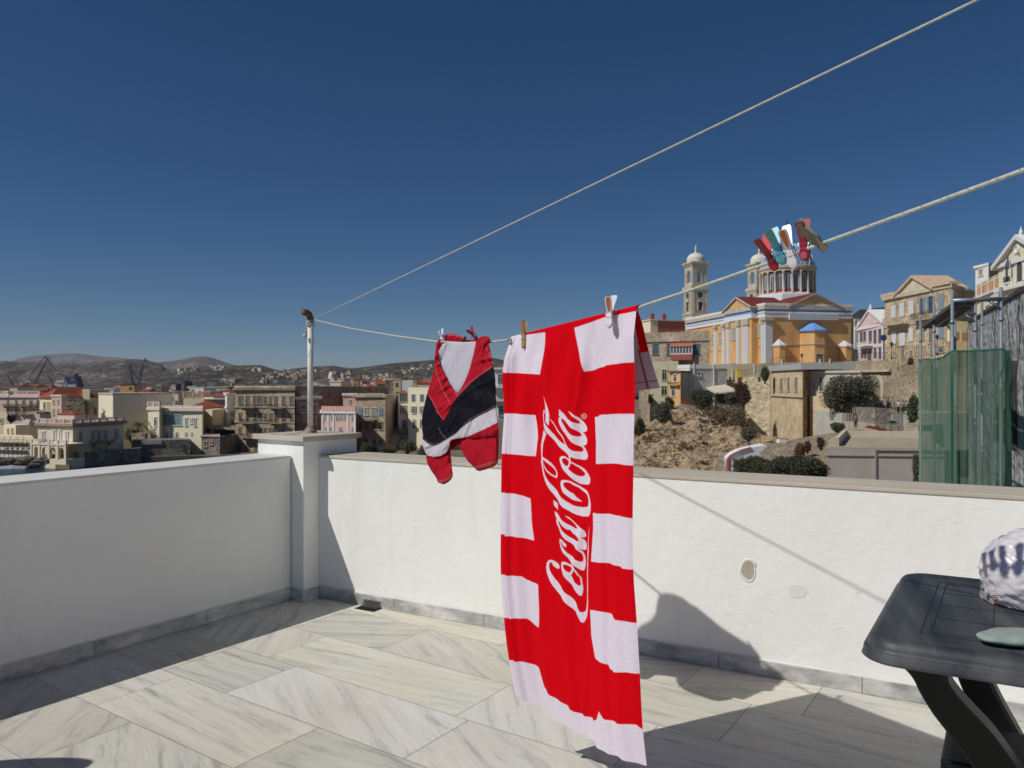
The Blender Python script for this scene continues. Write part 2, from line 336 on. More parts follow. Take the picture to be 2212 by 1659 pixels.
b.build('loose_cord',M_wire,pole,smooth=True)
def rope(name,pts,r,label,flecks=True):
    P=[W(*p) for p in pts]; Q=[]
    for i in range(len(P)-1):
        for j in range(8): Q.append(P[i].lerp(P[i+1],j/8))
    Q.append(P[-1]); o=MB().tube(Q,r,8)
    root=empty(name,Q[0],label,'rope'); o.build('cord',M_rope,root,smooth=True)
    if flecks:
        f=MB(); L=0;acc=0
        for a,c in zip(Q,Q[1:]):
            l=(c-a).length; s=0
            while s<l:
                t=s/l; p=a.lerp(c,t); d=(c-a).normalized(); u=d.orthogonal().normalized(); w=d.cross(u); ang=(acc+s)*700
                e=(u*math.cos(ang)+w*math.sin(ang)); e2=(u*math.cos(ang+.9)+w*math.sin(ang+.9))
                f.tube([p+e*r*.93,p+d*.0026+e2*r*.93],r*.25,4); s+=.0053
            acc+=l
        f.build('green_tracer',M_fleck,root)
    return root
low=[(679,691,3.79)]+[(X,Y,dA(X)*(.75 if 930<X<1070 else 1)+(.5790 if 930<X<1070 else 0)) for X,Y in[(760,710),(850,725),(940,737.5),(1000,741),(1058,739),(1098,734)]]+[(X,Y+(4 if X<1380 else 0),dB(X)+(.018 if X<1380 else 0)) for X,Y in[(1108,729),(1240,696.5),(1376,663),(1390,660),(1500,624),(1640,575),(1770,528),(2000,445),(2212,367),(2600,225)]]
rope('clothesline',low,.0030,'thick pale rope with green flecks that holds the towel and the pegs')
A0=V((-.975,3.79,1.321)); e=W(2110,0,1.12); hi=[A0.lerp(e,t) for t in (0,.25,.5,.75,1,1.3)]
root=empty('clothesline',A0,'thin upper line rising bare from the pole towards the top right of the sky','rope'); MB().tube(hi,.0021,6).build('cord',M_rope,root,smooth=True)
# ---------------- towel
def poly(f,pts): return [Z(f,*p) for p in pts]
S1=(891.1,675,.1302); S2=(891.1,864.1,.1302); FR['S1']=S1; FR['S2']=S2
def mix(*a): return [Z(f,x,y) for f,x,y in a]
blocks=[poly('T1',[(697,282),(915,205),(1125,166),(1300,160),(1300,522),(1118,522),(1000,532),(915,542),(900,552),(760,587)]),
 poly('T1',[(840,905),(872,903),(885,890),(1000,882),(1300,885),(1300,1243),(1113,1243),(980,1228),(855,1232),(858,1080),(850,960)]),
 mix(('T1',820,1575),('T1',980,1585),('T1',1112,1612),('T1',1300,1612),('T2',1200,370),('T2',1035,370),('T2',975,362),('T2',960,345),('T2',850,325),('T2',757,318),('T2',768,100)),
 poly('T2',[(750,632),(840,640),(905,662),(935,692),(1055,718),(1300,722),(1300,1052),(1072,1050),(1000,1034),(920,1030),(890,1015),(880,985),(797,945),(765,800)]),
 poly('T2',[(100,950),(243,955),(320,972),(390,1015),(430,1140),(500,1195),(595,1258),(605,1280),(700,1328),(790,1347),(815,1340),(830,1285),(870,1335),(960,1365),(1050,1378),(1075,1410),(1300,1410),(1300,1900),(100,1900)]),
 poly('T1',[(100,355),(235,350),(490,312),(480,440),(448,608),(340,600),(235,595),(100,595)]),
 poly('T1',[(100,880),(280,880),(405,892),(430,1050),(403,1180),(290,1165),(100,1150)]),
 mix(('T1',100,1430),('T1',190,1430),('T1',300,1440),('T1',375,1475),('T1',382,1659),('T2',368,185),('T2',300,163),('T2',180,138),('T2',80,138)),
 poly('T2',[(100,400),(185,400),(300,415),(320,440),(405,475),(410,600),(392,752),(350,720),(320,690),(205,680),(100,680)])]
outl=[poly('A',[(150,130),(215,205),(270,290),(315,410),(340,520),(347,650),(343,790),(315,750),(282,690),(280,600),(265,450),(250,350),(225,260),(180,180)]),
 poly('A',[(260,535),(225,500),(190,485),(178,500),(178,560),(205,640),(260,730),(330,840),(400,950),(480,1045),(560,1130),(630,1195),(655,1210),(630,1110),(590,1020),(520,920),(450,800),(400,720),(355,635),(400,690),(470,800),(540,905),(600,1000),(640,1090),(665,1170),(700,1230),(740,1280),(800,1320),(880,1355),(950,1372),(990,1360),(995,1320),(970,1270),(900,1215),(820,1130),(740,1060),(680,990),(620,900),(580,810),(550,720),(545,650),(560,610),(580,598),(555,570),(560,500),(558,428),(600,480),(680,560),(760,640),(850,710),(920,748),(945,740),(935,690),(880,610),(810,520),(778,460),(850,520),(930,610),(985,690),(1040,760),(1075,830),(1078,880),(1060,920),(1020,935),(980,940),(1030,990),(1070,1060),(1085,1130),(1075,1190),(1040,1225),(985,1235),(1030,1290),(1080,1370),(1100,1440),(1095,1510),(1060,1545),(1000,1550),(920,1530),(850,1500),(785,1480),(795,1540),(800,1590),(770,1590),(755,1500),(740,1445),(650,1360),(580,1290),(500,1200),(420,1100),(350,1000),(280,890),(220,780),(170,660),(145,560),(150,480),(170,435),(210,450),(255,495)]),
 mix(('A',770,1545),('A',745,1530),('A',690,1490),('A',640,1465),('A',590,1470),('A',560,1500),('B',553,0),('B',570,60),('B',600,160),('B',650,250),('B',720,330),('B',800,400),('B',880,480),('B',950,530),('B',1040,550),('B',1110,550),('B',1155,525),('B',1170,480),('B',1168,420),('B',1140,350),('B',1080,280),('B',1010,210),('B',950,140),('B',880,80),('B',800,35)),
 poly('A',[(240,870),(305,970),(270,1080),(220,1190),(195,1290),(185,1400),(188,1500),(160,1500),(140,1330),(137,1200),(160,1080),(195,960)]),
 mix(('A',175,1475),('A',230,1490),('A',300,1530),('A',370,1610),('B',410,140),('B',455,220),('B',485,290),('B',485,350),('B',465,400),('B',430,395),('B',370,345),('B',300,250),('B',240,150),('B',205,50),('A',170,1530)),
 mix(('A',160,1480),('A',153,1600),('B',160,80),('B',180,180),('B',200,280),('B',240,400),('B',290,530),('B',360,680),('B',440,820),('B',530,950),('B',640,1060),('B',760,1150),('B',880,1220),('B',1000,1258),('B',1120,1258),('B',1170,1220),('B',1200,1130),('B',1203,1000),('B',1180,890),('B',1140,780),('B',1080,700),('B',980,610),('B',880,540),('B',790,475),('B',700,450),('B',630,443),('B',590,460),('B',578,520),('B',590,610),('B',630,720),('B',700,800),('B',790,870),('B',880,910),('B',970,935),('B',920,880),('B',870,820),('B',830,745),('B',760,710),('B',690,650),('B',640,580),('B',630,530),('B',640,500),('B',690,490),('B',760,500),('B',840,560),('B',920,620),('B',1010,700),('B',1080,780),('B',1120,870),('B',1130,950),('B',1110,1020),('B',1080,1050),('B',1000,1055),('B',900,1040),('B',800,1000),('B',700,930),('B',600,840),('B',500,730),('B',420,620),('B',340,490),('B',270,350),('B',230,230),('B',205,120),('B',190,20),('A',185,1530),('A',185,1480)),
 poly('B',[(400,890),(480,970),(488,1110),(415,1020)]),
 mix(('B',425,1135),('B',500,1220),('B',600,1330),('B',700,1420),('B',800,1490),('B',870,1535),('B',885,1510),('B',850,1440),('B',780,1350),('B',700,1280),('B',665,1235),('B',720,1265),('B',800,1345),('B',870,1430),('C',1240,50),('C',1310,110),('C',1370,190),('C',1400,290),('C',1400,350),('C',1370,385),('C',1290,385),('C',1350,450),('C',1400,550),('C',1418,660),('C',1410,730),('C',1380,770),('C',1320,760),('C',1255,738),('C',1320,820),('C',1360,930),('C',1385,1080),('C',1380,1230),('C',1360,1350),('C',1325,1395),('C',1260,1360),('C',1190,1280),('C',1090,1180),('C',1055,1240),('C',1030,1140),('C',970,1000),('C',870,860),('C',790,720),('C',740,600),('C',715,500),('C',725,430),('C',770,420),('C',830,455),('C',890,530),('C',935,600),('C',935,660),('C',910,665),('C',870,630),('C',830,570),('C',800,490),('C',775,490),('C',775,540),('C',810,620),('C',870,720),('C',950,850),('C',1050,950),('C',1150,1040),('C',1240,1110),('C',1300,1135),('C',1330,1090),('C',1335,990),('C',1300,870),('C',1220,760),('C',1120,640),('C',1020,540),('C',920,450),('C',830,330),('C',750,200),('C',690,90),('B',469,1438),('B',452,1370),('B',452,1320),('B',460,1300),('B',432,1230)),
 mix(('C',860,1105),('C',930,1130),('C',1000,1190),('C',1050,1230),('C',1075,1180),('C',1105,1260),('C',1150,1340),('C',1200,1420),('C',1220,1490),('C',1260,1560),('E',1160,180),('E',1190,260),('E',1198,380),('E',1218,520),('E',1208,650),('E',1190,735),('E',1155,720),('E',1110,640),('E',1020,520),('E',950,400),('E',860,270),('E',790,150),('E',735,0),('C',790,1290),('C',782,1200),('C',800,1130)),
 mix(('C',350,1250),('C',360,1150),('C',410,1080),('C',480,1050),('C',560,1075),('C',640,1150),('C',690,1220),('C',710,1290),('C',690,1320),('C',640,1325),('C',580,1270),('C',530,1200),('C',525,1140),('C',490,1120),('C',445,1150),('C',430,1220),('C',450,1350),('C',510,1480),('E',540,250),('E',640,400),('E',740,530),('E',830,640),('E',920,730),('E',1010,850),('E',1080,950),('E',1110,1040),('E',1150,1110),('E',1190,1175),('E',1240,1190),('E',1285,1160),('E',1300,1080),('E',1308,980),('E',1318,850),('E',1317,600),('E',1315,300),('E',1317,0),('C',1438,1400),('C',1436,1200),('C',1447,1000),('C',1452,850),('C',1478,650),('C',1500,480),('C',1550,250),('C',1608,40),('C',1580,220),('C',1555,400),('C',1540,600),('C',1545,740),('C',1560,810),('C',1545,860),('C',1510,930),('C',1490,1030),('C',1478,1150),('C',1468,1400),('E',1343,100),('E',1343,600),('E',1338,850),('E',1345,950),('E',1335,1100),('E',1315,1300),('E',1280,1450),('E',1250,1475),('E',1190,1445),('E',1130,1370),('E',1070,1250),('E',1040,1160),('E',940,1040),('E',800,870),('E',700,740),('E',600,620),('E',500,450),('E',400,260),('E',340,100),('C',355,1400))]
holes=[poly('A',[(600,635),(595,680),(630,760),(680,850),(750,930),(840,1000),(910,1035),(950,1030),(965,990),(930,930),(860,860),(780,790),(700,710),(650,660),(615,628)]),
 mix(('A',605,1525),('A',640,1505),('A',690,1520),('A',730,1555),('B',752,30),('B',755,60),('B',740,110),('B',710,140),('B',670,130),('B',625,80),('B',598,10)),
 poly('B',[(800,65),(860,100),(930,160),(980,230),(1020,290),(1028,330),(1000,365),(950,365),(890,340),(820,280),(760,225),(725,195),(760,150),(785,100)]),
 mix(('A',210,1545),('A',240,1545),('A',290,1585),('B',280,30),('B',330,80),('B',390,160),('B',435,230),('B',458,300),('B',450,350),('B',425,355),('B',380,320),('B',320,240),('B',260,140),('B',215,50)),
 mix(('B',485,1345),('B',530,1370),('B',600,1450),('B',690,1550),('C',1030,180),('C',1080,260),('C',1180,340),('C',1240,400),('C',1265,460),('C',1250,505),('C',1200,500),('C',1120,450),('C',1000,370),('C',910,270),('C',800,130),('C',700,0),('B',500,1410)),
 poly('C',[(850,1210),(880,1190),(940,1205),(1010,1260),(1050,1300),(1045,1370),(1020,1425),(980,1440),(930,1400),(880,1330),(850,1260)]),
 mix(('C',1105,1365),('C',1160,1420),('C',1190,1480),('C',1230,1570),('E',1130,150),('E',1155,230),('E',1170,340),('E',1175,420),('E',1160,455),('E',1110,420),('E',1040,330),('E',1000,260),('E',935,155),('E',980,100),('C',1085,1420))]
holes[4]=mix(('B',485,1345),('B',530,1370),('B',600,1445),('B',700,1545),('C',1010,150),('C',1080,260),('C',1180,340),('C',1240,400),('C',1265,460),('C',1250,505),('C',1200,500),('C',1120,450),('C',1000,370),('C',910,270),('C',800,130),('C',720,10),('B',500,1410))
def pattern(X,Y):
    w=np.zeros(X.shape,bool)
    for p in blocks: w|=inpoly(X,Y,p)
    let=np.zeros(X.shape,bool)
    for p in outl: let|=inpoly(X,Y,p)
    for p in holes: let&=~inpoly(X,Y,p)
    cx,cy=Z('A',1015,583); rr=np.hypot(X-cx,(Y-cy)*.85); let|=(rr<4.6)&(rr>3.7)
    let|=(abs(X-cx)<2.2)&(abs(Y-cy-1.6)<.4)|(abs(X-cx+.9)<1.1)&(abs(Y-cy+.9)<.4)|(abs(X-cx+1.9)<.4)&(abs(Y-cy)<1.8)|(abs(X-cx)<.4)&(abs(Y-cy)<1.6)
    return w|let
def gridmesh(name,P,colr,m,parent,smooth=True):
    """P (h,w,3) array world, colr (h,w,3) linear vertex colours"""
    h,w=P.shape[:2]; base=np.array(WL[parent.name]); me=bpy.data.meshes.new(name)
    idx=np.arange(h*w).reshape(h,w); q=np.stack([idx[:-1,:-1],idx[:-1,1:],idx[1:,1:],idx[1:,:-1]],-1).reshape(-1,4)
    me.vertices.add(h*w); me.vertices.foreach_set('co',(P-base).astype(np.float32).ravel())
    me.loops.add(q.size); me.loops.foreach_set('vertex_index',q.ravel().astype(np.int32)); me.polygons.add(len(q)); me.polygons.foreach_set('loop_start',np.arange(0,q.size,4,dtype=np.int32))
    me.update(); me.validate()
    if colr is not None:
        a=me.color_attributes.new('Col','FLOAT_COLOR','POINT'); c=np.ones((h*w,4),np.float32); c[:,:3]=colr.reshape(-1,3); a.data.foreach_set('color',c.ravel())
    if smooth: me.polygons.foreach_set('use_smooth',[True]*len(me.polygons))
    me.materials.append(m); o=bpy.data.objects.new(name,me); COL.objects.link(o); o.parent=parent; WL[o.name]=V(base); return o
def proj(P): return 1106+P[...,0]/P[...,1]*1662, 829.5-(P[...,2]-1)/P[...,1]*1662
def Wn(X,Y,d): return np.stack([(X-1106)/1662*d, d+0*X, 1-(Y-829.5)/1662*d],-1)
RED=np.array((.71,.003,.009)); WHT=np.array((.82,.72,.80))
M_towel=mat('towel_terry',(1,1,1),.95,(.84,.84,.84),260,.5,bump=.0016,bscale=420,vcol='Col',spec=.02,trans=.05)
tow=empty('beach_towel',W(1240,697,1.78),'red and white checked beach towel with large white script lettering hanging on the line','towel')
nh,nw=980,300
Lc=[(0,1103,731),(1,1093,893-81),(2,1093,893),(3,1089,980),(4,1087,1067),(5,1087,1155),(6,1088,1240),(7,1095,1335),(8,1104,1415),(8.85,1119,1502)]
Rc=[(0,1375,664),(1,1373,783),(2,1371,895),(3,1370,1003),(4,1369,1117),(5,1370,1228),(6,1376,1345),(7,1380,1452),(8,1384,1565),(8.85,1392,1656)]
ks=np.linspace(0,8.85,nh); dl=2.02; dr=1.57
Lx=np.array([sinterp([(a,b) for a,b,c in Lc],k) for k in ks]); Ly=np.array([sinterp([(a,c) for a,b,c in Lc],k) for k in ks])
Rx=np.array([sinterp([(a,b) for a,b,c in Rc],k) for k in ks]); Ry=np.array([sinterp([(a,c) for a,b,c in Rc],k) for k in ks])
PL=Wn(Lx,Ly,dl-.0*ks); PR=Wn(Rx,Ry,dr-.0*ks)
s=np.linspace(0,1,nw)[None,:,None]; P=PL[:,None,:]*(1-s)+PR[:,None,:]*s
X,Y=proj(P)
# top row follows the sagging rope and bottom edge is slightly bowed
S=np.repeat(s[...,0],nh,0); K=np.repeat(ks[:,None],nw,1)
bow=.05*np.sin(np.pi*S)*(K/8.85)**3*.22; P[...,2]-=bow*0
ss=np.zeros((nh,nw))
for j in range(1):
    hem=np.interp(S,[0,.3,.55,.75,1],[0,.006,.012,.008,0]); ss=hem*(K/8.85)
P[...,2]-=ss; X,Y=proj(P)
acc=np.zeros((nh,nw,1))
for ox in(-.33,.33):
    for oy in(-.33,.33):
        # supersample the pattern
        acc[...,0]+=pattern(X+ox*(Rx-Lx)[:,None]/nw,Y+oy*.9)
acc/=4
colr=RED*(1-acc)+WHT*acc
# seam lines near the right selvedge and hem
n=np.array((-.866,-.5,0.))
f=K/8.85
rip=.0085*np.sin(S*15+.5+f*1.6)*(.35+.65*f)+.0042*np.sin(S*31+2+2.6*f)*(1-.3*f)+.0018*np.sin(S*67+1.3-4*f+np.sin(K))+.008*np.sin(S*6.5+2.5*f)*f
rip+=.012*np.exp(-((S-.075)/.018)**2)*(1-.2*f)-.010*np.exp(-((S-.045)/.012)**2)
# diagonal gather wrinkles
rip+=.004*np.sin(S*20+K*2.1)*np.exp(-((K-1.2)/1.2)**2)+.005*np.exp(-((S-.62-.03*np.sin(K*2))/.02)**2)*np.clip((K-.2),0,1)-.004*np.exp(-((S-.84)/.03)**2)*np.clip(K,0,1)
rip*=np.clip(K/.5,0.0,1)
P=P+n*rip[...,None]
P[...,2]-=.0*S
gridmesh('towel_front',P,colr,M_towel,tow)
# fold over the rope and short back drop
r=.0055; top=P[0]; nb=150; hb=230
arc=[]
for i in range(10):
    a=math.pi*i/9; arc.append(top+n*(-r+r*math.cos(a))+np.array((0,0,r*math.sin(a))))
arc=np.stack(arc)
ca=np.broadcast_to(RED,arc.shape[:2]+(3,)).copy(); topc=colr[0]; ca[:5]=topc
bk=top-n*2*r; t=np.linspace(0,1,hb)[:,None]
sv=np.linspace(0,1,nw)[None,:]
BR=[(0,1376,666),(.25,1387,700),(.5,1398,750),(.8,1413,805),(1,1423,838)]
drop=.165
Q=np.zeros((hb,nw,3))
for i in range(hb):
    tt=i/(hb-1); ex=sinterp([(a,b) for a,b,c in BR],tt); ey=sinterp([(a,c) for a,b,c in BR],tt)
    e=Wn(np.array(ex),np.array(ey),1.60+.02*tt)
    fall=bk.copy(); fall[:,2]-=drop*tt*1.05; fall-=n*(.012*tt)
    wgt=np.clip((sv[0]-.55)/.45,0,1)[:,None]**1.5
    Q[i]=fall*(1-wgt)+ (fall+(e-fall[-1]))*wgt
    Q[i]+= n*(.004*np.sin(sv[0]*23)*tt)[:,None]
Xb,Yb=proj(Q); cb=np.broadcast_to(RED,Q.shape).copy()
T_=np.repeat(np.linspace(0,1,hb)[:,None],nw,1); S_=np.repeat(sv,hb,0)
inner=(S_<.955)|(T_>.55)
cb[inner]=np.array((.62,.52,.58)); fade=np.clip(1-abs(T_-.45)/.5,0,1)[...,None]*.25; cb=np.where(inner[...,None],cb*(1-fade)+np.array((.6,.2,.25))*fade,cb)
seam=(abs(S_-.95)<.006)&(T_>.5)|(abs(T_-.9)<.006); cb[seam]=(.25,.12,.14)
gridmesh('towel_back',np.concatenate([arc,Q]),np.concatenate([ca,cb]),M_towel,tow)
# ---------------- inflated cloth from an outline
def blur(a,k):
    for _ in range(3):
        c=np.cumsum(np.pad(a,((k+1,k),(0,0))),0); a=(c[2*k+1:]-c[:-2*k-1])/(2*k+1)
        c=np.cumsum(np.pad(a,((0,0),(k+1,k))),1); a=(c[:,2*k+1:]-c[:,:-2*k-1])/(2*k+1)
    return a
def inflate(name,outline,depth,thick,m,parent,colf=None,wr=None,step=.9,cut=None,k=6,smooth=1,both=True):
    o=smoothpoly(outline,smooth); xs=[p[0] for p in o]; ys=[p[1] for p in o]
    X,Y=np.meshgrid(np.arange(min(xs)-8,max(xs)+8,step),np.arange(min(ys)-8,max(ys)+8,step)); M=inpoly(X,Y,o)
    if cut: M&=~inpoly(X,Y,cut)
    B=blur(M.astype(float),k); bul=np.clip((B-.5)*2,0,1)**.6*thick*M
    D=depth(X,Y) if callable(depth) else depth+0*X
    w=wr(X,Y) if wr else 0
    h_,w_=X.shape; Pf=Wn(X,Y,D-bul-w-.0008); Pb=Wn(X,Y,D+bul*.7-w+.0008)
    q=M[:-1,:-1]&M[1:,:-1]&M[:-1,1:]&M[1:,1:]
    idx=np.arange(h_*w_).reshape(h_,w_); F=np.stack([idx[:-1,:-1][q],idx[1:,:-1][q],idx[1:,1:][q],idx[:-1,1:][q]],-1)
    if both:
        fb=F[:,::-1]+h_*w_; fs=[F,fb]
        # side walls
        qp=np.pad(q,1)
        for (dy,dx,a,b_) in ((-1,0,(0,0),(0,1)),(1,0,(1,1),(1,0)),(0,-1,(1,0),(0,0)),(0,1,(0,1),(1,1))):
            nb_=qp[1+dy:qp.shape[0]-1+dy,1+dx:qp.shape[1]-1+dx]; ed=q&~nb_; i,j=np.nonzero(ed)
            A=idx[i+a[0],j+a[1]];B2=idx[i+b_[0],j+b_[1]]; fs.append(np.stack([A,B2,B2+h_*w_,A+h_*w_],-1))
        F=np.concatenate(fs)
    P=np.concatenate([Pf.reshape(-1,3),Pb.reshape(-1,3)]); 
    C=colf(X,Y) if colf else None
    used=np.unique(F); mp=np.zeros(len(P),int); mp[used]=np.arange(len(used)); F=mp[F]; P=P[used]
    base=np.array(WL[parent.name]); me=bpy.data.meshes.new(name)
    me.vertices.add(len(P)); me.vertices.foreach_set('co',(P-base).astype(np.float32).ravel()); me.loops.add(F.size); me.loops.foreach_set('vertex_index',F.ravel().astype(np.int32))
    me.polygons.add(len(F)); me.polygons.foreach_set('loop_start',np.arange(0,F.size,4,dtype=np.int32)); me.update(); me.validate()
    if C is not None:
        CC=np.concatenate([C.reshape(-1,3)]*2)[used]; a=me.color_attributes.new('Col','FLOAT_COLOR','POINT'); c4=np.ones((len(P),4),np.float32); c4[:,:3]=CC; a.data.foreach_set('color',c4.ravel())
    me.polygons.foreach_set('use_smooth',[True]*len(me.polygons)); me.materials.append(m)
    ob=bpy.data.objects.new(name,me); COL.objects.link(ob); ob.parent=parent; WL[ob.name]=V(base); return ob
# ---------------- swim shorts
sh=empty('swim_shorts',W(1000,740,2.26),'red, black and white swim shorts with a white mesh lining, pegged on the line','shorts')
SR=np.array((.44,.007,.020)); SB=np.array((.008,.007,.011)); SW=np.array((.60,.55,.60)); ST=np.array((.62,.42,.42))
M_short=mat('shorts_cloth',(1,1,1),.7,(.90,.90,.90),30,.6,bump=.0015,bscale=55,vcol='Col',spec=.10,trans=.05)
M_mesh=mat('mesh_lining',(.86,.80,.88),.8,(.60,.60,.68),700,.5,bump=.0008,bscale=900,trans=.35)
def sd(X,Y): return np.vectorize(lambda x:dA(x))(X)*1.0
def sdo(o): return lambda X,Y: (3.84-(.984+3.84*(X-1106)/1662)/(.53+(X-1106)/1662))*.75+2.27*.25+o
def folds(ax,ay,fr,amp,seed=0,warp=6):
    def f(X,Y):
        u=(X*ax+Y*ay)/10; v=(-X*ay+Y*ax)/10
        return 1.9*amp*(np.sin(u*fr*.55+np.sin(v*.45+seed)*1.6+seed)+.45*np.sin(u*fr*1.1+1.9*np.sin(v*.6+seed*2)+v*.5)*(.5+.5*np.sin(v*.9+u*.3))+.18*np.sin(u*fr*2.3+seed+v*1.1))
    return f
blackR=mix(('S1',740,1400),('S1',850,1290),('S1',950,1180),('S1',1100,1060),('S1',1220,980),('S1',1420,850),('S2',1480,30),('S2',1385,120),('S2',1250,195),('S2',1100,268),('S2',950,360),('S2',850,430),('S2',770,500),('S2',700,570),('S2',570,655),('S2',450,730),('S2',350,765),('S2',270,735),('S2',200,680),('S2',120,600),('S2',100,300),('S1',150,1500),('S1',200,1310),('S1',235,1340),('S1',310,1450),('S1',400,1620),('S2',380,180),('S2',450,260),('S2',515,340),('S2',560,270),('S2',600,200),('S1',640,1560))
whiteB=mix(('S2',100,580),('S2',200,670),('S2',350,755),('S2',570,645),('S2',770,490),('S2',950,350),('S2',1250,185),('S2',1500,60),('S2',1500,335),('S2',1410,370),('S2',1300,430),('S2',1150,500),('S2',1000,570),('S2',900,610),('S2',760,635),('S2',640,655),('S2',615,690),('S2',605,780),('S2',560,870),('S2',470,925),('S2',340,940),('S2',250,920),('S2',215,880),('S2',100,760))
def dist_poly(X,Y,pts):
    d=np.full(X.shape,1e9)
    for (x0,y0),(x1,y1) in zip(pts,pts[1:]):
        t=np.clip(((X-x0)*(x1-x0)+(Y-y0)*(y1-y0))/((x1-x0)**2+(y1-y0)**2+1e-9),0,1); d=np.minimum(d,np.hypot(X-x0-t*(x1-x0),Y-y0-t*(y1-y0)))
    return d
stitch=[mix(('S1',740,1385),('S1',850,1270),('S1',950,1165),('S1',1100,1045),('S1',1220,960),('S1',1345,880)),
 mix(('S1',240,1320),('S1',315,1440),('S1',405,1620),('S2',385,165),('S2',455,250),('S2',515,325)),
 mix(('S1',360,870),('S1',420,1080),('S1',500,1290),('S1',640,1540)),mix(('S1',430,820),('S1',560,1060),('S1',740,1385)),
 mix(('S2',1385,95),('S2',1250,165),('S2',1100,240),('S2',950,325),('S2',840,410)),mix(('S2',190,650),('S2',270,710),('S2',350,738),('S2',450,710),('S2',570,640),('S2',700,550)),
 mix(('S2',440,460),('S2',470,550),('S2',570,650)),mix(('S1',1200,560),('S1',1260,650),('S1',1330,860)),mix(('S1',1050,540),('S1',1020,640),('S1',1010,700))]
def shcol(X,Y):
    c=np.broadcast_to(SR,X.shape+(3,)).copy(); w=inpoly(X,Y,whiteB); c[w]=SW; b=inpoly(X,Y,blackR); c[b]=SB
    for i,st in enumerate(stitch):
        d=dist_poly(X,Y,st); k=np.clip(1.0-d/.6,0,1)[...,None]*.6; c=c*(1-k)+ST*k
    return c
front=mix(('S1',480,480),('S1',430,560),('S1',425,700),('S1',450,850),('S1',560,1080),('S1',650,1230),('S1',740,1365),('S1',850,1170),('S1',940,950),('S1',1005,700),('S1',1030,560),('S1',1050,480),('S1',1090,420),('S1',1170,382),('S1',1265,392),('S1',1298,450),('S1',1268,510),('S1',1310,680),('S1',1345,900),('S1',1370,1000),('S1',1385,1250),('S1',1390,1500),('S2',1385,90),('S2',1410,250),('S2',1420,400),('S2',1430,600),('S2',1000,640),('S2',800,640),('S2',640,670),('S2',610,820),('S2',500,960),('S2',230,960),('S2',210,880),('S2',172,780),('S2',155,650),('S2',170,600),('S2',152,480),('S2',150,300),('S1',165,1659),('S1',200,1500),('S1',240,1320),('S1',330,1060),('S1',360,900),('S1',365,700),('S1',380,600),('S1',400,490),('S1',440,430))
w1=folds(.8,-.6,1.9,.0028,1.); w2=folds(.62,.78,2.6,.0022,2.2); wt=folds(.75,.66,7,.0016,.7)
def wr1(X,Y):
    g=np.clip((X-960)/40,0,1); band=np.exp(-((X-945-(Y-780)*.35)/16)**2)*(Y<880)
    flap=.010*np.clip((dist_poly(X,Y,stitch[0])<200)*((X-985)+(Y-855)*.8)/40+.5,0,1)
    top=np.exp(-((Y-730)/35)**2)*wt(X,Y)
    u1=(X*.45+Y*.89)/10+.9*np.sin((X*.89-Y*.45)/38); u2=(X*.93+Y*.2)/10+1.1*np.sin(Y/27.+X/60.)
    rd=.0085*np.clip(1-abs(np.sin(u1*.62))*2.4,0,1)*np.clip(np.sin(X/23.+Y/41.)+.4,0,1)+.0075*np.clip(1-abs(np.sin(u2*.75))*2.6,0,1)*np.clip(np.sin(Y/29.-X/33.)+.5,0,1)
    fine=.0011*np.sin(X/2.1+1.7*np.sin(Y/7.))*np.sin(Y/9.+X/13.)
    return w1(X,Y)*g*1.1+w2(X,Y)*(1-g)+band*wt(X,Y)*1.3+top+flap+rd+fine
inflate('front_panel',front,sdo(-.016),.013,M_short,sh,shcol,wr1,k=7)
lleg=mix(('S2',215,860),('S2',420,900),('S2',600,700),('S2',640,690),('S2',635,900),('S2',650,1020),('S2',660,1150),('S2',678,1240),('S2',655,1310),('S2',600,1370),('S2',500,1415),('S2',485,1388),('S2',415,1380),('S2',390,1290),('S2',320,1200),('S2',240,1060),('S2',225,980))
rleg=mix(('S2',900,590),('S2',1430,380),('S2',1433,700),('S2',1428,950),('S2',1418,1085),('S2',1200,1165),('S2',1080,1192),('S2',1000,1105),('S2',900,1010),('S2',830,880),('S2',780,770),('S2',770,700))
hemL=[mix(('S2',400,1325),('S2',500,1340),('S2',600,1290),('S2',670,1220)),mix(('S2',400,1345),('S2',500,1365),('S2',600,1320),('S2',670,1250))]
hemR=[mix(('S2',1030,1115),('S2',1200,1070),('S2',1415,1005)),mix(('S2',1030,1138),('S2',1200,1100),('S2',1415,1030))]
def legcol(h):
    def f(X,Y):
        c=np.broadcast_to(SR,X.shape+(3,)).copy()
        for st in h: k=np.clip(1-dist_poly(X,Y,st)/.7,0,1)[...,None]*.7; c=c*(1-k)+ST*k
        return c
    return f
inflate('leg',lleg,sdo(.006),.026,M_short,sh,legcol(hemL),folds(.9,.3,1.9,.0032,3),k=6)
inflate('leg',rleg,sdo(.006),.030,M_short,sh,legcol(hemR),folds(.9,-.4,1.7,.0034,4),k=6)
inflate('back_panel',mix(('S1',410,560),('S1',500,440),('S1',640,400),('S1',900,450),('S1',1100,450),('S1',1230,460),('S1',1280,700),('S1',1330,1100),('S1',1350,1500),('S2',1370,300),('S2',1390,560),('S2',820,630),('S2',640,700),('S2',560,860),('S2',300,900),('S2',210,760),('S2',190,400),('S1',230,1500),('S1',370,1100),('S1',390,700)),sdo(.058),.004,M_short,sh,legcol([]),k=4)
inflate('crotch_panel',mix(('S2',610,670),('S2',900,600),('S2',830,740),('S2',740,765),('S2',700,800),('S2',640,825),('S2',630,760)),sdo(.03),.004,M_short,sh,legcol([]),k=4)
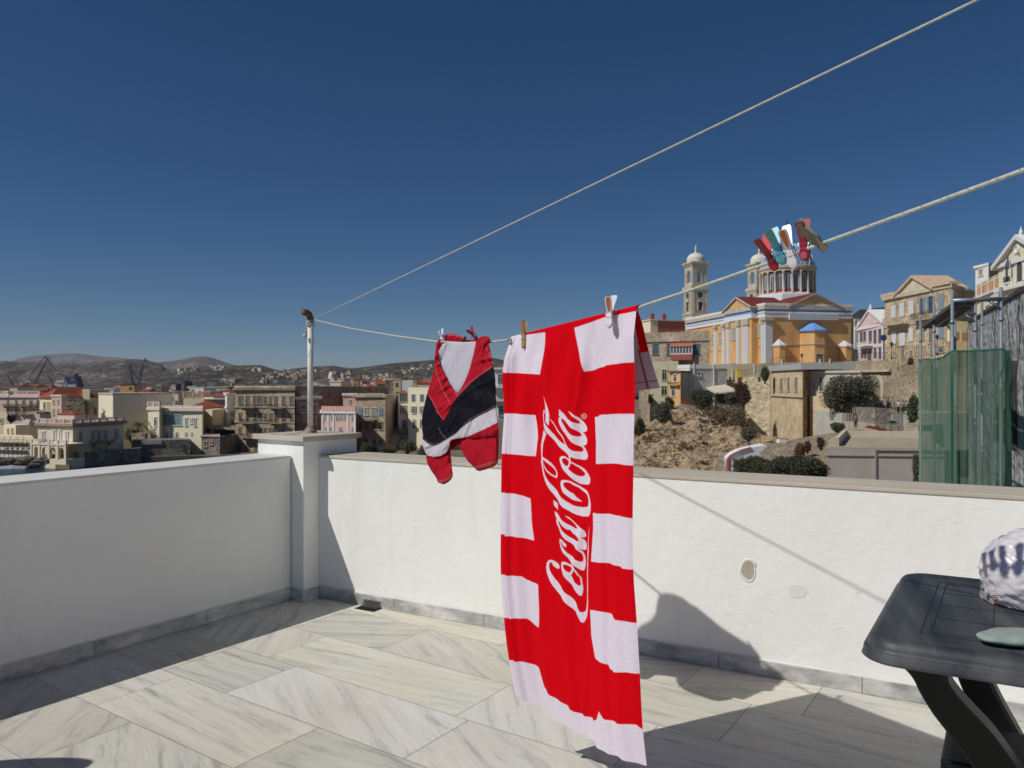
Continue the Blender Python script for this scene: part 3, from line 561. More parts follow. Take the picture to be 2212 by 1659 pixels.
inflate('back_waistband',mix(('S1',395,560),('S1',410,490),('S1',460,415),('S1',560,358),('S1',650,345),('S1',770,370),('S1',870,425),('S1',960,465),('S1',1100,500),('S1',1100,560),('S1',700,640),('S1',480,640)),sdo(.05),.012,M_short,sh,legcol([mix(('S1',560,385),('S1',650,370),('S1',770,395),('S1',900,455))]),wt,k=4)
lining=mix(('S1',595,488),('S1',800,490),('S1',1060,488),('S1',1060,560),('S1',1030,720),('S1',960,960),('S1',860,1190),('S1',745,1385),('S1',630,1200),('S1',520,1020),('S1',450,880),('S1',420,720),('S1',415,690),('S1',450,600),('S1',500,510))
inflate('mesh_lining',lining,sdo(-.004),.004,M_mesh,sh,None,lambda X,Y: folds(.97,.2,3.2,.0036,1.)(X,Y)*(np.clip((985-X)/20,.25,1)),k=4)
inflate('drawcord',mix(('S1',790,492),('S1',870,385),('S1',892,400),('S1',890,440),('S1',880,492)),sdo(.02),.004,mat('black_cord',(.01,.01,.012),.8),sh,None,None,k=1,step=.5,smooth=0)
# ---------------- clothes pegs
def plastic(n,c,r=.35): return mat('peg_'+n,c,r,tuple(x*.85 for x in c),60,.6,spec=.5)
P_red=plastic('red',(.36,.008,.012)); P_red2=plastic('bright_red',(.62,.015,.012)); P_teal=plastic('turquoise',(.09,.42,.52)); P_teal2=plastic('teal_grip',(.12,.33,.33)); P_wh=plastic('white',(.78,.74,.78)); P_or=plastic('orange',(.72,.16,.015)); P_pk=plastic('pale_pink',(.72,.44,.50))
P_cr=plastic('crimson',(.30,.010,.035)); P_cr2=plastic('rose',(.46,.09,.14)); P_spring=mat('spring_steel',(.55,.53,.5),.3,metal=.9); P_rsp=mat('spring_rust',(.10,.05,.03),.7,metal=.4)
P_wood=mat('peg_wood',(.42,.24,.09),.7,(.30,.16,.06),60,.5,stretch=(1,1,.2)); P_grey=mat('weathered_wood',(.28,.24,.17),.85,(.17,.14,.10),80,.5,stretch=(1,1,.2),bump=.0006,bscale=300)
def peg(label,J,T1,T2,mA,mB,wood=False,grips=None,spring=P_spring,wd=.0105,sp=.52,gap=.0036,jaw=True):
    J,T1,T2=W(*J),W(*T1),W(*T2); wd*=1.15; root=empty('clothes_peg',J,label,'clothes peg','pegs on the clothesline')
    mid=(T1+T2)/2; ax=(mid-J); L=ax.length; ax.normalize(); o=(T1-T2); o=(o-ax*o.dot(ax)); half=o.length/2; o.normalize(); w=ax.cross(o).normalized()
    for sgn,m,gm,T in((1,mA,grips and grips[0],T1),(-1,mB,grips and grips[1],T2)):
        nst=16; rings=[]; up=J+ax*((T-J).dot(ax))
        for i in range(nst+1):
            t=i/nst; off=gap*(1-min(t/.25,1)*.15) if t<sp else gap*.85+(half-gap*.85)*((t-sp)/(1-sp))
            if wood: wv=wd*.5*(1 if t>.06 else .9); th=.0046 if t<sp else lerp(.0046,.003,(t-sp)/(1-sp)); 
            else:
                wv=interp([(0,.15),(.03,.36),(.09,.56),(.2,.62),(.30,.50),(.40,.44),(.6,.46),(.85,.55),(.96,.56),(1,.42)],t)*wd; th=interp([(0,.001),(.1,.0028),(.4,.0036),(1,.0026)],t)
            c=J+ax*(t*((T-J).dot(ax)))+o*sgn*off
            i0=c-w*wv;i1=c+w*wv; q=o*sgn*th
            rings.append([i0,i1,i1+q-w*wv*.25,i0+q+w*wv*.25])
        b=MB(); vs=[p for r_ in rings for p in r_]; fs=[(i*4+k,i*4+(k+1)%4,(i+1)*4+(k+1)%4,(i+1)*4+k) for i in range(nst) for k in range(4)]+[(3,2,1,0),(nst*4,nst*4+1,nst*4+2,nst*4+3)]
        b.add(vs,fs); arm=recalc(b.build('arm',m,root,bevel=.0006))
        if gm and not wood:
            for t0,t1_,ws in ((.56,.97,.34),(.05,.24,.36)) if gm in(P_cr2,P_teal,P_teal2) else ((.56,.97,.34),):
                g=MB(); vs=[];n_=8
                for i in range(n_+1):
                    t=lerp(t0,t1_,i/n_); off=gap if t<sp else gap*.85+(half-gap*.85)*((t-sp)/(1-sp)); th=interp([(0,.001),(.1,.0028),(.4,.0036),(1,.0026)],t)+.0003
                    hw=ws*wd*math.sin(math.pi*min(max((i+.6)/(n_+1.2),0.08),.92))**.4*(1 if t0>.5 else 1); hw*= (.55+.6*i/n_) if t0>.5 else 1
                    c=J+ax*(t*((T-J).dot(ax)))+o*sgn*(off+th); vs+=[c-w*hw,c+w*hw]
                g.add(vs,[(2*i,2*i+1,2*i+3,2*i+2) for i in range(n_)])
                g.build('grip',gm,arm)
    b=MB(); c=J+ax*(sp*L); 
    hel=[c+o*(.0030*math.cos(a*.6))+ax*(.0030*math.sin(a*.6))+w*(-wd*.5+wd*a/42) for a in range(43)]
    b.tube(hel,.0007,5)
    for sg in(1,-1):
        b.tube([c+w*sg*wd*.5,c+w*sg*wd*.56+o*.004-ax*.004,J+ax*(L*.30)+o*.0062+w*sg*wd*.5,J+ax*(L*.30)+o*.0068+w*0],.0007,5)
        b.tube([c+w*sg*wd*.5,c+w*sg*wd*.56-o*.004-ax*.004,J+ax*(L*.30)-o*.0062+w*sg*wd*.5,J+ax*(L*.30)-o*.0068+w*0],.0007,5)
    b.build('spring',spring,root,smooth=True); return root
def pg(x,y,d): a,b=Z('PG',x,y); return (a,b,d)
def PGp(label,J,T1,T2,*a,**k):
    d=dB(J[0]-2)+.0; peg(label,(J[0],J[1],d+.001),(T1[0],T1[1],d-.019),(T2[0],T2[1],d+.019),*a,**k)
PGp('dark red plastic peg, leftmost in the cluster on the rope',pg(760,1290,1.262),pg(365,680,1.245),pg(545,560,1.272),P_red,P_red2,grips=(None,None),wd=.0105,gap=.0038)
PGp('turquoise plastic peg between the dark red one and the white one',pg(915,1175,1.243),pg(575,480,1.222),pg(715,445,1.262),P_teal,P_teal,grips=(P_teal2,P_teal),wd=.012)
PGp('white peg with orange grip in the middle of the cluster',pg(1120,1250,1.228),pg(870,490,1.205),pg(955,395,1.25),P_wh,P_wh,grips=(P_or,P_pk),wd=.012,gap=.004)
PGp('crimson plastic peg behind the weathered wooden one',pg(1330,1105,1.215),pg(1215,330,1.195),pg(1350,265,1.24),P_cr,P_cr,grips=(P_cr2,P_cr2),wd=.012,gap=.004)
PGp('weathered grey wooden peg at the right end of the cluster',pg(1735,880,1.19),pg(1185,425,1.17),pg(1215,295,1.205),P_grey,P_grey,True,spring=P_rsp,wd=.0098,sp=.42,gap=.0036)
peg('brown wooden peg on the left part of the towel',(1131,751,1.945),(1128,691,1.95),(1136,697,1.985),P_wood,P_wood,True,wd=.010,gap=.001)
peg('white peg with orange grip pinching the right part of the towel',(1315.5,708,1.62),(1313,641,1.61),(1327,637.5,1.665),P_wh,P_wh,grips=(P_or,P_pk),wd=.012)
peg('clear white peg at the left of the swim shorts waistband',(960,741,2.372),(947.3,715,2.37),(955,709.5,2.38),P_wh,P_wh,wd=.010,gap=.001)
peg('magenta plastic peg at the right of the swim shorts waistband',(1032,737,2.20),(1008.5,713,2.19),(1018.5,704.5,2.22),P_cr,P_cr,wd=.009,gap=.001)
# ---------------- plastic table
TZ=.57
M_tab=mat('table_plastic',(.026,.029,.034),.5,(.075,.078,.082),7,.22,bump=.0006,bscale=45,spec=.32,stretch=(.6,7,1),rot=-.3,det=10)
M_leg=mat('leg_plastic',(.006,.0065,.0075),.5,spec=.22)
FLc=V((.587,1.303,0)); BLc=V((.905,1.793,0)); du=(BLc-FLc).normalized(); dw=V((.875,-.484,0)); TW=(BLc-FLc).length; TLn=1.15
tab=empty('plastic_table',(FLc+du*TW/2+dw*TLn/2),'dark grey moulded plastic garden table beside the right parapet','table'); WL[tab.name]=V(tab.location)
def rring(inset,z,R=.062,nseg=10,out=0):
    pts=[]; r_=max(R-inset,.005)
    for cx,cy,a0 in((R,R,math.pi),(TLn-R,R,1.5*math.pi),(TLn-R,TW-R,0),(R,TW-R,.5*math.pi)):
        for i in range(nseg+1):
            a=a0+math.pi/2*i/nseg; pts.append(FLc+dw*(cx+r_*math.cos(a))+du*(cy+r_*math.sin(a))+V((0,0,z)))
    return pts
prof=[(.012,TZ-.040),(-.001,TZ-.040),(-.004,TZ-.0375),(-.0025,TZ-.034),(-.0005,TZ-.0235),(.0005,TZ-.0222),(.0045,TZ-.0212),(.0055,TZ-.016),(.0085,TZ-.008),(.014,TZ-.0025),(.022,TZ-.0002),(.030,TZ-.0012),(.05,TZ-.0022),(.052,TZ-.003),(.0535,TZ-.0022)]
b=MB(); rr=[rring(i,z) for i,z in prof]; n_=len(rr[0]); vs=[p for r_ in rr for p in r_]; fs=[(i*n_+k,i*n_+(k+1)%n_,(i+1)*n_+(k+1)%n_,(i+1)*n_+k) for i in range(len(rr)-1) for k in range(n_)]
fs.append(tuple((len(rr)-1)*n_+k for k in range(n_))); b.add(vs,fs); b.add(rring(.012,TZ-.02),[tuple(reversed(range(n_)))])
b.add(rring(.012,TZ-.04)+rring(.012,TZ-.02),[(k,(k+1)%n_,(k+1)%n_+n_,k+n_) for k in range(n_)])
tt=b.build('table_top',M_tab,tab,smooth=True); 
b=MB(); 
def gl(a0,b0,a1,b1,w_=.0011):
    p=FLc+dw*a0+du*b0+V((0,0,TZ-.0022+.0001)); q=FLc+dw*a1+du*b1+V((0,0,TZ-.0022+.0001)); d=(q-p).normalized(); s_=V((-d.y,d.x,0))*w_
    b.hexa([p-s_,q-s_,q+s_,p+s_],.0004)
for ins in(.085,.10): 
    for a in((ins,ins,TLn-ins,ins),(ins,TW-ins,TLn-ins,TW-ins),(ins,ins,ins,TW-ins)): gl(*a)
for x in(.19,.28,.45,.62,.8): gl(x,.1,x,TW-.1)
for y in(.2,.3,.4): gl(.1,y,TLn-.1,y)
b.build('moulded_lines',mat('table_line',(.022,.026,.032),.5),tab)
def legp(name,Lp_,Rp_,d,th,m=M_leg,n=24):
    ts=[i/n for i in range(n+1)]
    f=lambda P_,t,k: sinterp([(i/(len(P_)-1),p[k]) for i,p in enumerate(P_)],t)
    dd=lambda t: d[0]+(d[1]-d[0])*t
    L=[W(f(Lp_,t,0),f(Lp_,t,1),dd(t)) for t in ts]; R=[W(f(Rp_,t,0),f(Rp_,t,1),dd(t)) for t in ts]; o=du*th
    b=MB(); vs=[]; 
    for l,r_ in zip(L,R): 
        e=(r_-l)*.12; vs+= [l,l+e-du*.006,r_-e-du*.006,r_,r_+o,l+o]
    fs=[(i*6+k,i*6+(k+1)%6,(i+1)*6+(k+1)%6,(i+1)*6+k) for i in range(n) for k in range(6)]+[tuple(reversed(range(6))),tuple(n*6+k for k in range(6))]
    b.add(vs,fs); return recalc(b.build(name,m,tab,bevel=.002))
tb=lambda *a:[Z('TB',*p) for p in a]
legp('leg',tb((455,960),(560,1065),(620,1180),(700,1310),(800,1440),(960,1659),(1120,1900),(1200,2250),(1230,2790)),tb((800,1010),(810,1110),(880,1210),(990,1330),(1100,1450),(1250,1659),(1400,1900),(1440,2250),(1450,2790)),(1.36,1.38),.05)
legp('leg',tb((840,1010),(900,1170),(1000,1350),(1130,1510),(1230,1680),(1300,2050),(1310,2330)),tb((1060,1040),(1150,1230),(1255,1420),(1330,1560),(1400,1700),(1450,2050),(1450,2330)),(1.62,1.62),.045)
b=MB(); p=W(2250,1650,1.45); b.obox(p,dw*.16,du*.10,V((0,0,.012))); b.build('lower_shelf',M_leg,tab,bevel=.004)
for k in(0,1):
    q=FLc+dw*(TLn-.15)+du*(.09+.38*k); b=MB(); b.hexa([q+V((0,0,.001)),q+dw*.09+V((0,0,.001)),q+dw*.09+du*.04+V((0,0,.001)),q+du*.04+V((0,0,.001))],TZ-.045); b.build('leg',M_leg,tab,bevel=.003)
# bag
bag=empty('plastic_bag',(1.0,1.50,TZ),'crumpled white plastic carrier bag knotted and full, on the grey table','bag')
M_bag=mat('bag_film',(.86,.82,.84),.28,(.74,.67,.70),9,.5,spec=.6,trans=.22,bump=.004,bscale=26)
bc=W(2236,1246,1.50); b=MB(); nu,nv=90,60; G=[]
for i in range(nv+1):
    ph=math.pi*i/nv; row=[]
    for j in range(nu+1):
        th=2*math.pi*(j%nu)/nu; d=V((math.sin(ph)*math.cos(th),math.sin(ph)*math.sin(th),math.cos(ph)))
        q=d*3+V((5,1,2)); a=noise.noise(q*1.0); rg=1-2*abs(noise.noise(q*1.3+V((3,3,9)))); rg2=1-2*abs(noise.noise(q*2.9)); 
        rg3=1-2*abs(noise.noise(V((q.x*2.2,q.y*2.2,q.z*7)))); R=.083*(1+.05*a+.05*abs(rg)**2+.035*rg2+.03*rg3); p=bc+V((d.x*R*1.1,d.y*R*.95,d.z*R*(1.04 if d.z>0 else .92))); p.z=max(p.z,TZ+.001); row.append(p)
    G.append(row)
b.grid(G); b.build('bag_body',M_bag,bag,smooth=True)
b=MB(); kp=W(2118,1275,1.545)
G=[]
for i in range(9):
    row=[]
    for j in range(13):
        a=i/8;c=j/12; p=kp.lerp(W(2145,1290,1.50),a)+V((0,0,(c-.5)*(.012+.030*(1-abs(a-.45)))))+V((0,.006*math.sin(j*2.3+i),.003*math.sin(j*1.7+i*2))); p.z=max(p.z,TZ+.001); row.append(p)
    G.append(row)
b.grid(G); b.build('bag_handle',mat('clear_film',(.72,.70,.70),.2,spec=.8,trans=.5),bag,smooth=True)
def bagmark(pts,name):
    b=MB()
    for x,y,w_,h_ in pts:
        ray=V(((x-1106)/1662,1,-(y-829.5)/1662)); 
        t=(bc.y-.0)/1.0; 
        # place on the front of the bag
        best=None
        for k in range(200):
            tt_=1.3+k*.0015; p=V((0,0,1))+ray*tt_; e=p-bc
            if (e.x/1.1)**2+(e.y/.95)**2+(e.z/.98)**2<(.0925)**2: best=p;break
        if best is None: continue
        b.obox(best-ray.normalized()*.002,V((w_,w_*.3,0)),V((0,.0002,0)),V((0,0,h_)))
    if b.v: b.build(name,mat('print_red',(.55,.10,.08),.6),bag)
bagmark([(2148,1286,.006,.0008),(2150,1290,.007,.0008),(2152,1296,.006,.0014),(2152,1303,.004,.0012),(2162,1160,.004,.0008),(2166,1157,.004,.0008),(2160,1164,.003,.0008)],'red_print')
# stone
st=empty('flat_stone',W(2200,1385,1.275),'flat green-grey pebble lying on the near side of the table','stone'); sc=V(st.location); sc.z=TZ+.0105
b=MB(); G=[]
for i in range(17):
    ph=math.pi*i/16; row=[]
    for j in range(33):
        th=2*math.pi*(j%32)/32; d=V((math.sin(ph)*math.cos(th),math.sin(ph)*math.sin(th),math.cos(ph))); e=1+.12*noise.noise(d*1.6+V((4,0,0))); row.append(sc+V((d.x*.066*e,d.y*.034*e,d.z*.0115*e)))
    G.append(row)
b.grid(G); b.build('stone_body',mat('green_stone',(.21,.27,.24),.8,(.34,.37,.33),30,.4,bump=.001,bscale=90),st,smooth=True)
# ================= distant world =================
SEA=-12.6
def c8(r,g,b,k=1.0): return tuple(x*k for x in lin((r,g,b)))
class Fac:
    def __init__(s,p0,p1):
        s.p=V((p0[0],p0[1],0)); d=V((p1[0]-p0[0],p1[1]-p0[1],0)); s.L=d.length; s.d=d.normalized(); s.n=V((s.d.y,-s.d.x,0))
    def off(s,o): q=s.p+s.n*o; return Fac(q,q+s.d*s.L)
    def hit(s,X,Y):
        rx=(X-1106)/1662; rz=-(Y-829.5)/1662; t=(s.p.x*s.n.x+s.p.y*s.n.y)/(rx*s.n.x+s.n.y); q=V((rx*t,t,0)); return ((q-s.p).dot(s.d),1+rz*t)
    def pt(s,a,z,o=0): return s.p+s.d*a+s.n*o+V((0,0,z))
    def slab(s,mb,a0,a1,z0,z1,o0,o1):
        return mb.add([s.pt(a,z,o) for o in(o0,o1) for a,z in((a0,z0),(a1,z0),(a1,z1),(a0,z1))],[(3,2,1,0),(4,5,6,7),(0,1,5,4),(1,2,6,5),(2,3,7,6),(3,0,4,7)])
def P2(X,d): return ((X-1106)/1662*d,d)
def zat(Y,d): return 1-(Y-829.5)/1662*d
G_dark=mat('dark_glass',(.018,.022,.026),.25,spec=.6); G_mid=mat('grey_glass',(.09,.11,.13),.3,spec=.6)
T_white=mat('white_trim',(.72,.71,.68),.8); T_cream=mat('cream_trim',c8(215,200,165),.8); T_stone=mat('stone_trim',c8(176,160,132),.9,c8(140,125,100),1.5)
S_blue=mat('blue_shutter',c8(120,146,170),.7); S_grey=mat('grey_shutter',c8(110,122,126),.7); S_white=mat('white_shutter',(.70,.70,.68),.7)
R_tile=mat('roof_tile',c8(158,84,58),.85,c8(120,62,44),.9,.5); R_red=mat('red_roof',c8(128,48,42),.8,c8(105,38,35),.7,.5); R_flat=mat('flat_roof',c8(150,140,122),.9,c8(120,112,100),.5)
IRON=mat('dark_iron',(.015,.014,.014),.6)
class Bld:
    def __init__(s,name,label,L,C,R,Yt,zb,m,cat='building',back=10,group=None,roofm=None,roofz=0):
        s.zt=zat(Yt,C[1]); s.zb=zb
        pc=V((*P2(*C),0)); pr=V((*P2(*R),0)); s.FR=Fac(pc,pr)
        if L: pl=V((*P2(*L),0)); s.FL=Fac(pl,pc)
        else: pl=pc+pc.normalized()*back; s.FL=Fac(pl,pc)
        s.root=empty(name,(pc.x,pc.y,zb),label,cat,group); pb=pl+pr-pc; s.foot=[pl,pc,pr,pb]
        b=MB(); b.hexa([p+V((0,0,zb)) for p in s.foot],s.zt-zb); s.wall=b.build('wall',m,s.root); s.mat=m
        if roofm:
            b=MB(); b.hexa([p.lerp((pl+pr)/2,.03)+V((0,0,s.zt+.01)) for p in s.foot],.05); b.build('roof',roofm,s.root)
    def F(s,w): return s.FL if w=='L' else s.FR
    def band(s,name,z0,z1,out,m,sides='LR'):
        b=MB(); f=s.foot; c=(f[0]+f[2])/2
        # ring around footprint
        dl=(s.FL.n*out); dr=(s.FR.n*out); o=[f[0]+dl-s.FR.n*0,f[1]+dl+dr,f[2]+dr,f[3]]
        o=[f[0]+dl-s.FL.d*out*.5,f[1]+dl+dr,f[2]+dr+s.FR.d*out,f[3]+s.FR.d*out-s.FL.d*out*.5]
        b.hexa([p+V((0,0,z0)) for p in o],z1-z0); return b.build(name,m,s.root)
    def cornice(s,fr,x,y0,y1,out=.35,m=None,name='cornice'):
        za=zat(Z(fr,x,y0)[1],s.FR.p.y); zb_=zat(Z(fr,x,y1)[1],s.FR.p.y); return s.band(name,min(za,zb_),max(za,zb_),out,m or T_stone)
    def balustrade(s,z0,z1,m,side='LR',pier=1.6,name='balustrade',full=False):
        b=MB()
        for k in side:
            F=s.F(k); n=max(2,int(F.L/pier))
            for i in range(n+1):
                a=F.L*i/n; F.slab(b,a-.18,a+.18,z0,z1,-.25,.08)
            F.slab(b,.18,F.L-.18,z1-.16,z1-.02,-.2,.03); F.slab(b,.18,F.L-.18,z0,z0+.12,-.2,.03)
            m_=int(F.L/.4)
            for i in range(m_):
                a=F.L*(i+.5)/m_; F.slab(b,a-.07,a+.07,z0+.12,z1-.16,-.14,-.02)
        return b.build(name,m,s.root)
    def win(s,side,fr,rects,trim=None,pane=None,shut=None,arch=False,mull=1,tw=.14,sill=True,off=0,name='window',open_=True):
        F=s.F(side) if isinstance(side,str) else side
        trim=trim or T_white; pane=pane or G_dark
        for r in rects:
            (x0,y0),(x1,y1)=Z(fr,r[0],r[1]),Z(fr,r[2],r[3]); ym=(y0+y1)/2
            a0,_=F.hit(x0,ym); a1,_=F.hit(x1,ym); xm=(x0+x1)/2; _,z1=F.hit(xm,y0); _,z0=F.hit(xm,y1)
            s.win1(F,a0,a1,z0,z1,trim,pane,shut,arch,mull,tw,sill,name)
    def win1(s,F,a0,a1,z0,z1,trim,pane,shut,arch,mull,tw,sill,name='window'):
        w=a1-a0; b=MB(); 
        if arch:
            n=10; r=w/2; cz=z1-r; cx=(a0+a1)/2
            def pol(o,q): return [F.pt(a0+q,z0,o)]+[F.pt(cx-(r-q)*math.cos(math.pi*i/n),cz+(r-q)*math.sin(math.pi*i/n),o) for i in range(n+1)]+[F.pt(a1-q,z0,o)]
            O=pol(.10,-tw*.3);I=pol(.10,tw*.7);O0=pol(0,-tw*.3);I0=pol(.0,tw*.7); k=len(O)
            b.add(O+I+O0+I0,[(i,i+1,k+i+1,k+i) for i in range(k-1)]+[(i+1,i,2*k+i,2*k+i+1) for i in range(k-1)]+[(k+i,k+i+1,3*k+i+1,3*k+i) for i in range(k-1)])
            if mull: F.slab(b,cx-.035,cx+.035,z0,z1-tw,.03,.07); F.slab(b,a0+tw,a1-tw,cz-.035,cz+.035,.03,.07)
            fr_=b.build(name,trim,s.root)
            q=MB(); pp=pol(.03,tw*.5); q.add(pp,[tuple(range(len(pp)))]); q.build('pane',pane,fr_)
        else:
            F.slab(b,a0-tw*.5,a0+tw*.5,z0,z1,0,.10); F.slab(b,a1-tw*.5,a1+tw*.5,z0,z1,0,.10); F.slab(b,a0-tw*.8,a1+tw*.8,z1,z1+tw,0,.14)
            if sill: F.slab(b,a0-tw,a1+tw,z0-tw*.8,z0,0,.18)
            for i in range(mull):
                t=a0+w*(i+1)/(mull+1); F.slab(b,t-.035,t+.035,z0,z1,.03,.06)
            if mull:
                for zz in ((z0+z1)/2+.25*(z1-z0),): F.slab(b,a0+tw*.5,a1-tw*.5,zz-.03,zz+.03,.031,.061)
            fr_=b.build(name,trim,s.root); q=MB(); F.slab(q,a0+tw*.4,a1-tw*.4,z0,z1,0.005,.03); q.build('pane',pane,fr_)
        if shut:
            for e in(0,1):
                q=MB(); A=a0-w*.46 if e==0 else a1+w*.02; F.slab(q,A,A+w*.44,z0,z1,.02,.10); 
                for i in range(6): F.slab(q,A+.06,A+w*.44-.06,z0+(z1-z0)*(i+.3)/6,z0+(z1-z0)*(i+.5)/6,.10,.115)
                q.build('shutter',shut,fr_)
        return fr_
    def closed(s,side,fr,rects,m,tw=.1,trim=None):
        F=s.F(side)
        for r in rects:
            (x0,y0),(x1,y1)=Z(fr,r[0],r[1]),Z(fr,r[2],r[3]); a0,_=F.hit(x0,(y0+y1)/2);a1,_=F.hit(x1,(y0+y1)/2);_,z1=F.hit((x0+x1)/2,y0);_,z0=F.hit((x0+x1)/2,y1)
            b=MB(); F.slab(b,a0-tw,a1+tw,z0-tw,z1+tw,0,.06); fr_=b.build('window',trim or T_stone,s.root); q=MB(); mid=(a0+a1)/2
            F.slab(q,a0,mid-.02,z0,z1,.06,.12);F.slab(q,mid+.02,a1,z0,z1,.06,.12); q.build('shutter',m,fr_)
    def balcony(s,side,fr,x0,y0,x1,y1,proj=.9,m=None,rm=None,h=.95):
        F=s.F(side); (X0,Y0),(X1,Y1)=Z(fr,x0,y0),Z(fr,x1,y1); a0,_=F.hit(X0,(Y0+Y1)/2);a1,_=F.hit(X1,(Y0+Y1)/2);_,z0=F.hit((X0+X1)/2,Y1);_,z1=F.hit((X0+X1)/2,Y0)
        b=MB(); F.slab(b,a0,a1,z0,z0+.16,0,proj)
        for t in(.15,.85): a=lerp(a0,a1,t); F.slab(b,a-.1,a+.1,z0-.45,z0,0,proj*.6)
        o=b.build('balcony',m or T_stone,s.root); q=MB(); F.slab(q,a0,a1,z1-.06,z1,proj-.06,proj-.01); F.slab(q,a0,a1,z0+.17,z0+.21,proj-.06,proj-.01)
        n=max(4,int((a1-a0)/.22))
        for i in range(n+1): a=lerp(a0+.02,a1-.02,i/n); F.slab(q,a-.018,a+.018,z0+.2,z1-.05,proj-.05,proj-.02)
        for a in(a0,a1):
            for i in range(4): F.slab(q,a-.02,a+.02,z0+.2,z1-.05,proj*i/4,proj*i/4+.035)
            F.slab(q,a-.02,a+.02,z1-.06,z1,0,proj)
        q.build('railing',rm or IRON,o)
    def hip(s,h,over=.3,m=None,gable=None,name='roof',z=None):
        z=s.zt if z is None else z; f=s.foot; c=(f[0]+f[2])/2; o=[c+(p-c)*(1+over/8) for p in f]; e01=(o[1]-o[0]).length; e12=(o[2]-o[1]).length
        if e12>e01: r0=(o[0]+o[1])/2; r1=(o[2]+o[3])/2
        else: r0=(o[1]+o[2])/2; r1=(o[3]+o[0])/2
        k=.0 if gable else min(e01,e12)/2/max(e01,e12); a=r0.lerp(r1,k);d=r1.lerp(r0,k)
        b=MB(); vs=[p+V((0,0,z)) for p in o]+[a+V((0,0,z+h)),d+V((0,0,z+h))]+[p+V((0,0,z-.12)) for p in o]
        if e12>e01: fs=[(0,1,4),(1,2,5,4),(2,3,5),(3,0,4,5)]
        else: fs=[(1,2,4),(2,3,5,4),(3,0,5),(0,1,4,5)]
        fs+=[(i,(i+1)%4,6+(i+1)%4,6+i) for i in range(4)]+[(9,8,7,6)]
        b.add(vs,fs); return recalc(b.build(name,m or R_tile,s.root))
_p2=None
def sea():
    m=bpy.data.materials.new('sea_water'); m.use_nodes=True; n=m.node_tree;b=n.nodes['Principled BSDF']; b.inputs['Base Color'].default_value=(.012,.035,.055,1); b.inputs['Roughness'].default_value=.16
    t=n.nodes.new('ShaderNodeTexNoise'); tc=n.nodes.new('ShaderNodeTexCoord'); mp=n.nodes.new('ShaderNodeMapping'); mp.inputs['Scale'].default_value=(.5,.9,1); n.links.new(tc.outputs['Object'],mp.inputs[0]); n.links.new(mp.outputs[0],t.inputs[0]); t.inputs['Scale'].default_value=.8; t.inputs['Detail'].default_value=8; t.inputs['Roughness'].default_value=.65
    bp=n.nodes.new('ShaderNodeBump'); bp.inputs['Distance'].default_value=.9; n.links.new(t.outputs[0],bp.inputs['Height']); n.links.new(bp.outputs[0],b.inputs['Normal'])
    MB().add([(-9000,-6000,SEA),(9000,-6000,SEA),(9000,9000,SEA),(-9000,9000,SEA)],[(0,1,2,3)]).build('sea',m,kind='structure')
sea()
M_ground=mat('town_ground',c8(130,116,96),.95,c8(96,86,72),.08,.6)
shore=[P2(X,d) for X,d in[(-900,128),(0,131),(60,127),(150,122),(165,131),(240,133),(300,136),(440,139),(560,140),(760,135),(900,120),(1050,105),(1200,90),(1380,80)]]+[(12,45),(-6,14),(-6,-40),(300,-40),(900,400),(900,1250),(-2200,1250),(-1700,260)]
MB().add([(x,y,-11.9) for x,y in shore]+[(x,y,-14) for x,y in shore],[tuple(range(len(shore)))]+[(i,(i+1)%len(shore),(i+1)%len(shore)+len(shore),i+len(shore)) for i in range(len(shore))]).build('town_ground',M_ground,kind='structure')
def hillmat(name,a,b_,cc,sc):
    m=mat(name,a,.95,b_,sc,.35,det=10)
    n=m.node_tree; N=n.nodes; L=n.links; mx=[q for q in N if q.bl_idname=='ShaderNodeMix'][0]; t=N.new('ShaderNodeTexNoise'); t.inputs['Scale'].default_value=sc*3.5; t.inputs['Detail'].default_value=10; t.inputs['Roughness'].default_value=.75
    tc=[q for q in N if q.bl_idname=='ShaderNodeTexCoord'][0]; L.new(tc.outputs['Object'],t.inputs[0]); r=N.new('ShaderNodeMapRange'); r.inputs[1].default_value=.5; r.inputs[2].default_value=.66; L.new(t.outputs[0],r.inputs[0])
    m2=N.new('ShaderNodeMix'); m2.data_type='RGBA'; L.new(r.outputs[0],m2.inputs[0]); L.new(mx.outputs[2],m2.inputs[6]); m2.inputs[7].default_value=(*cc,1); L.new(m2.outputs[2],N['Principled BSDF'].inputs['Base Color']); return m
def hill(name,ridge,dr,dbase,zb,m,amp,nj=46,ni=260,ext=None):
    """ridge: D pixel polyline; dr ridge distance; dbase foot distance"""
    x0,x1=ridge[0][0],ridge[-1][0]; rows=[]
    for j in range(nj+8):
        t=j/nj; row=[]
        for i in range(ni):
            X=x0+(x1-x0)*i/(ni-1); Y=sinterp(ridge,X); rx=(X-1106)/1662; ca=1/math.sqrt(1+rx*rx)
            zr=1-(Y-829.5)/1662*dr
            if t<=1: d=lerp(dbase,dr,t); z=lerp(zb,zr,t**1.35)
            else: d=dr*(1+(t-1)*.8); z=zr-(t-1)*abs(zr-zb)*2.2
            q=V((rx*d,d,0)); env=min(1,t*4)*(1 if t<=.98 else .25); f=noise.fractal(q/(dr*.06),.7,2.2,6); rg=abs(noise.noise(q/(dr*.05)+V((7,1,0))))
            z+=(f*amp-rg*amp*1.2)*env*(1-max(0,(t-.85)/.15)*.85 if t<1 else .15)
            row.append((rx*d,d,z))
        rows.append(row)
    return MB().grid(rows).build(name,m,smooth=True,kind='structure')
H_far=hillmat('far_hill',c8(118,104,96,.8),c8(86,78,74,.8),c8(140,128,116,.8),.0022)
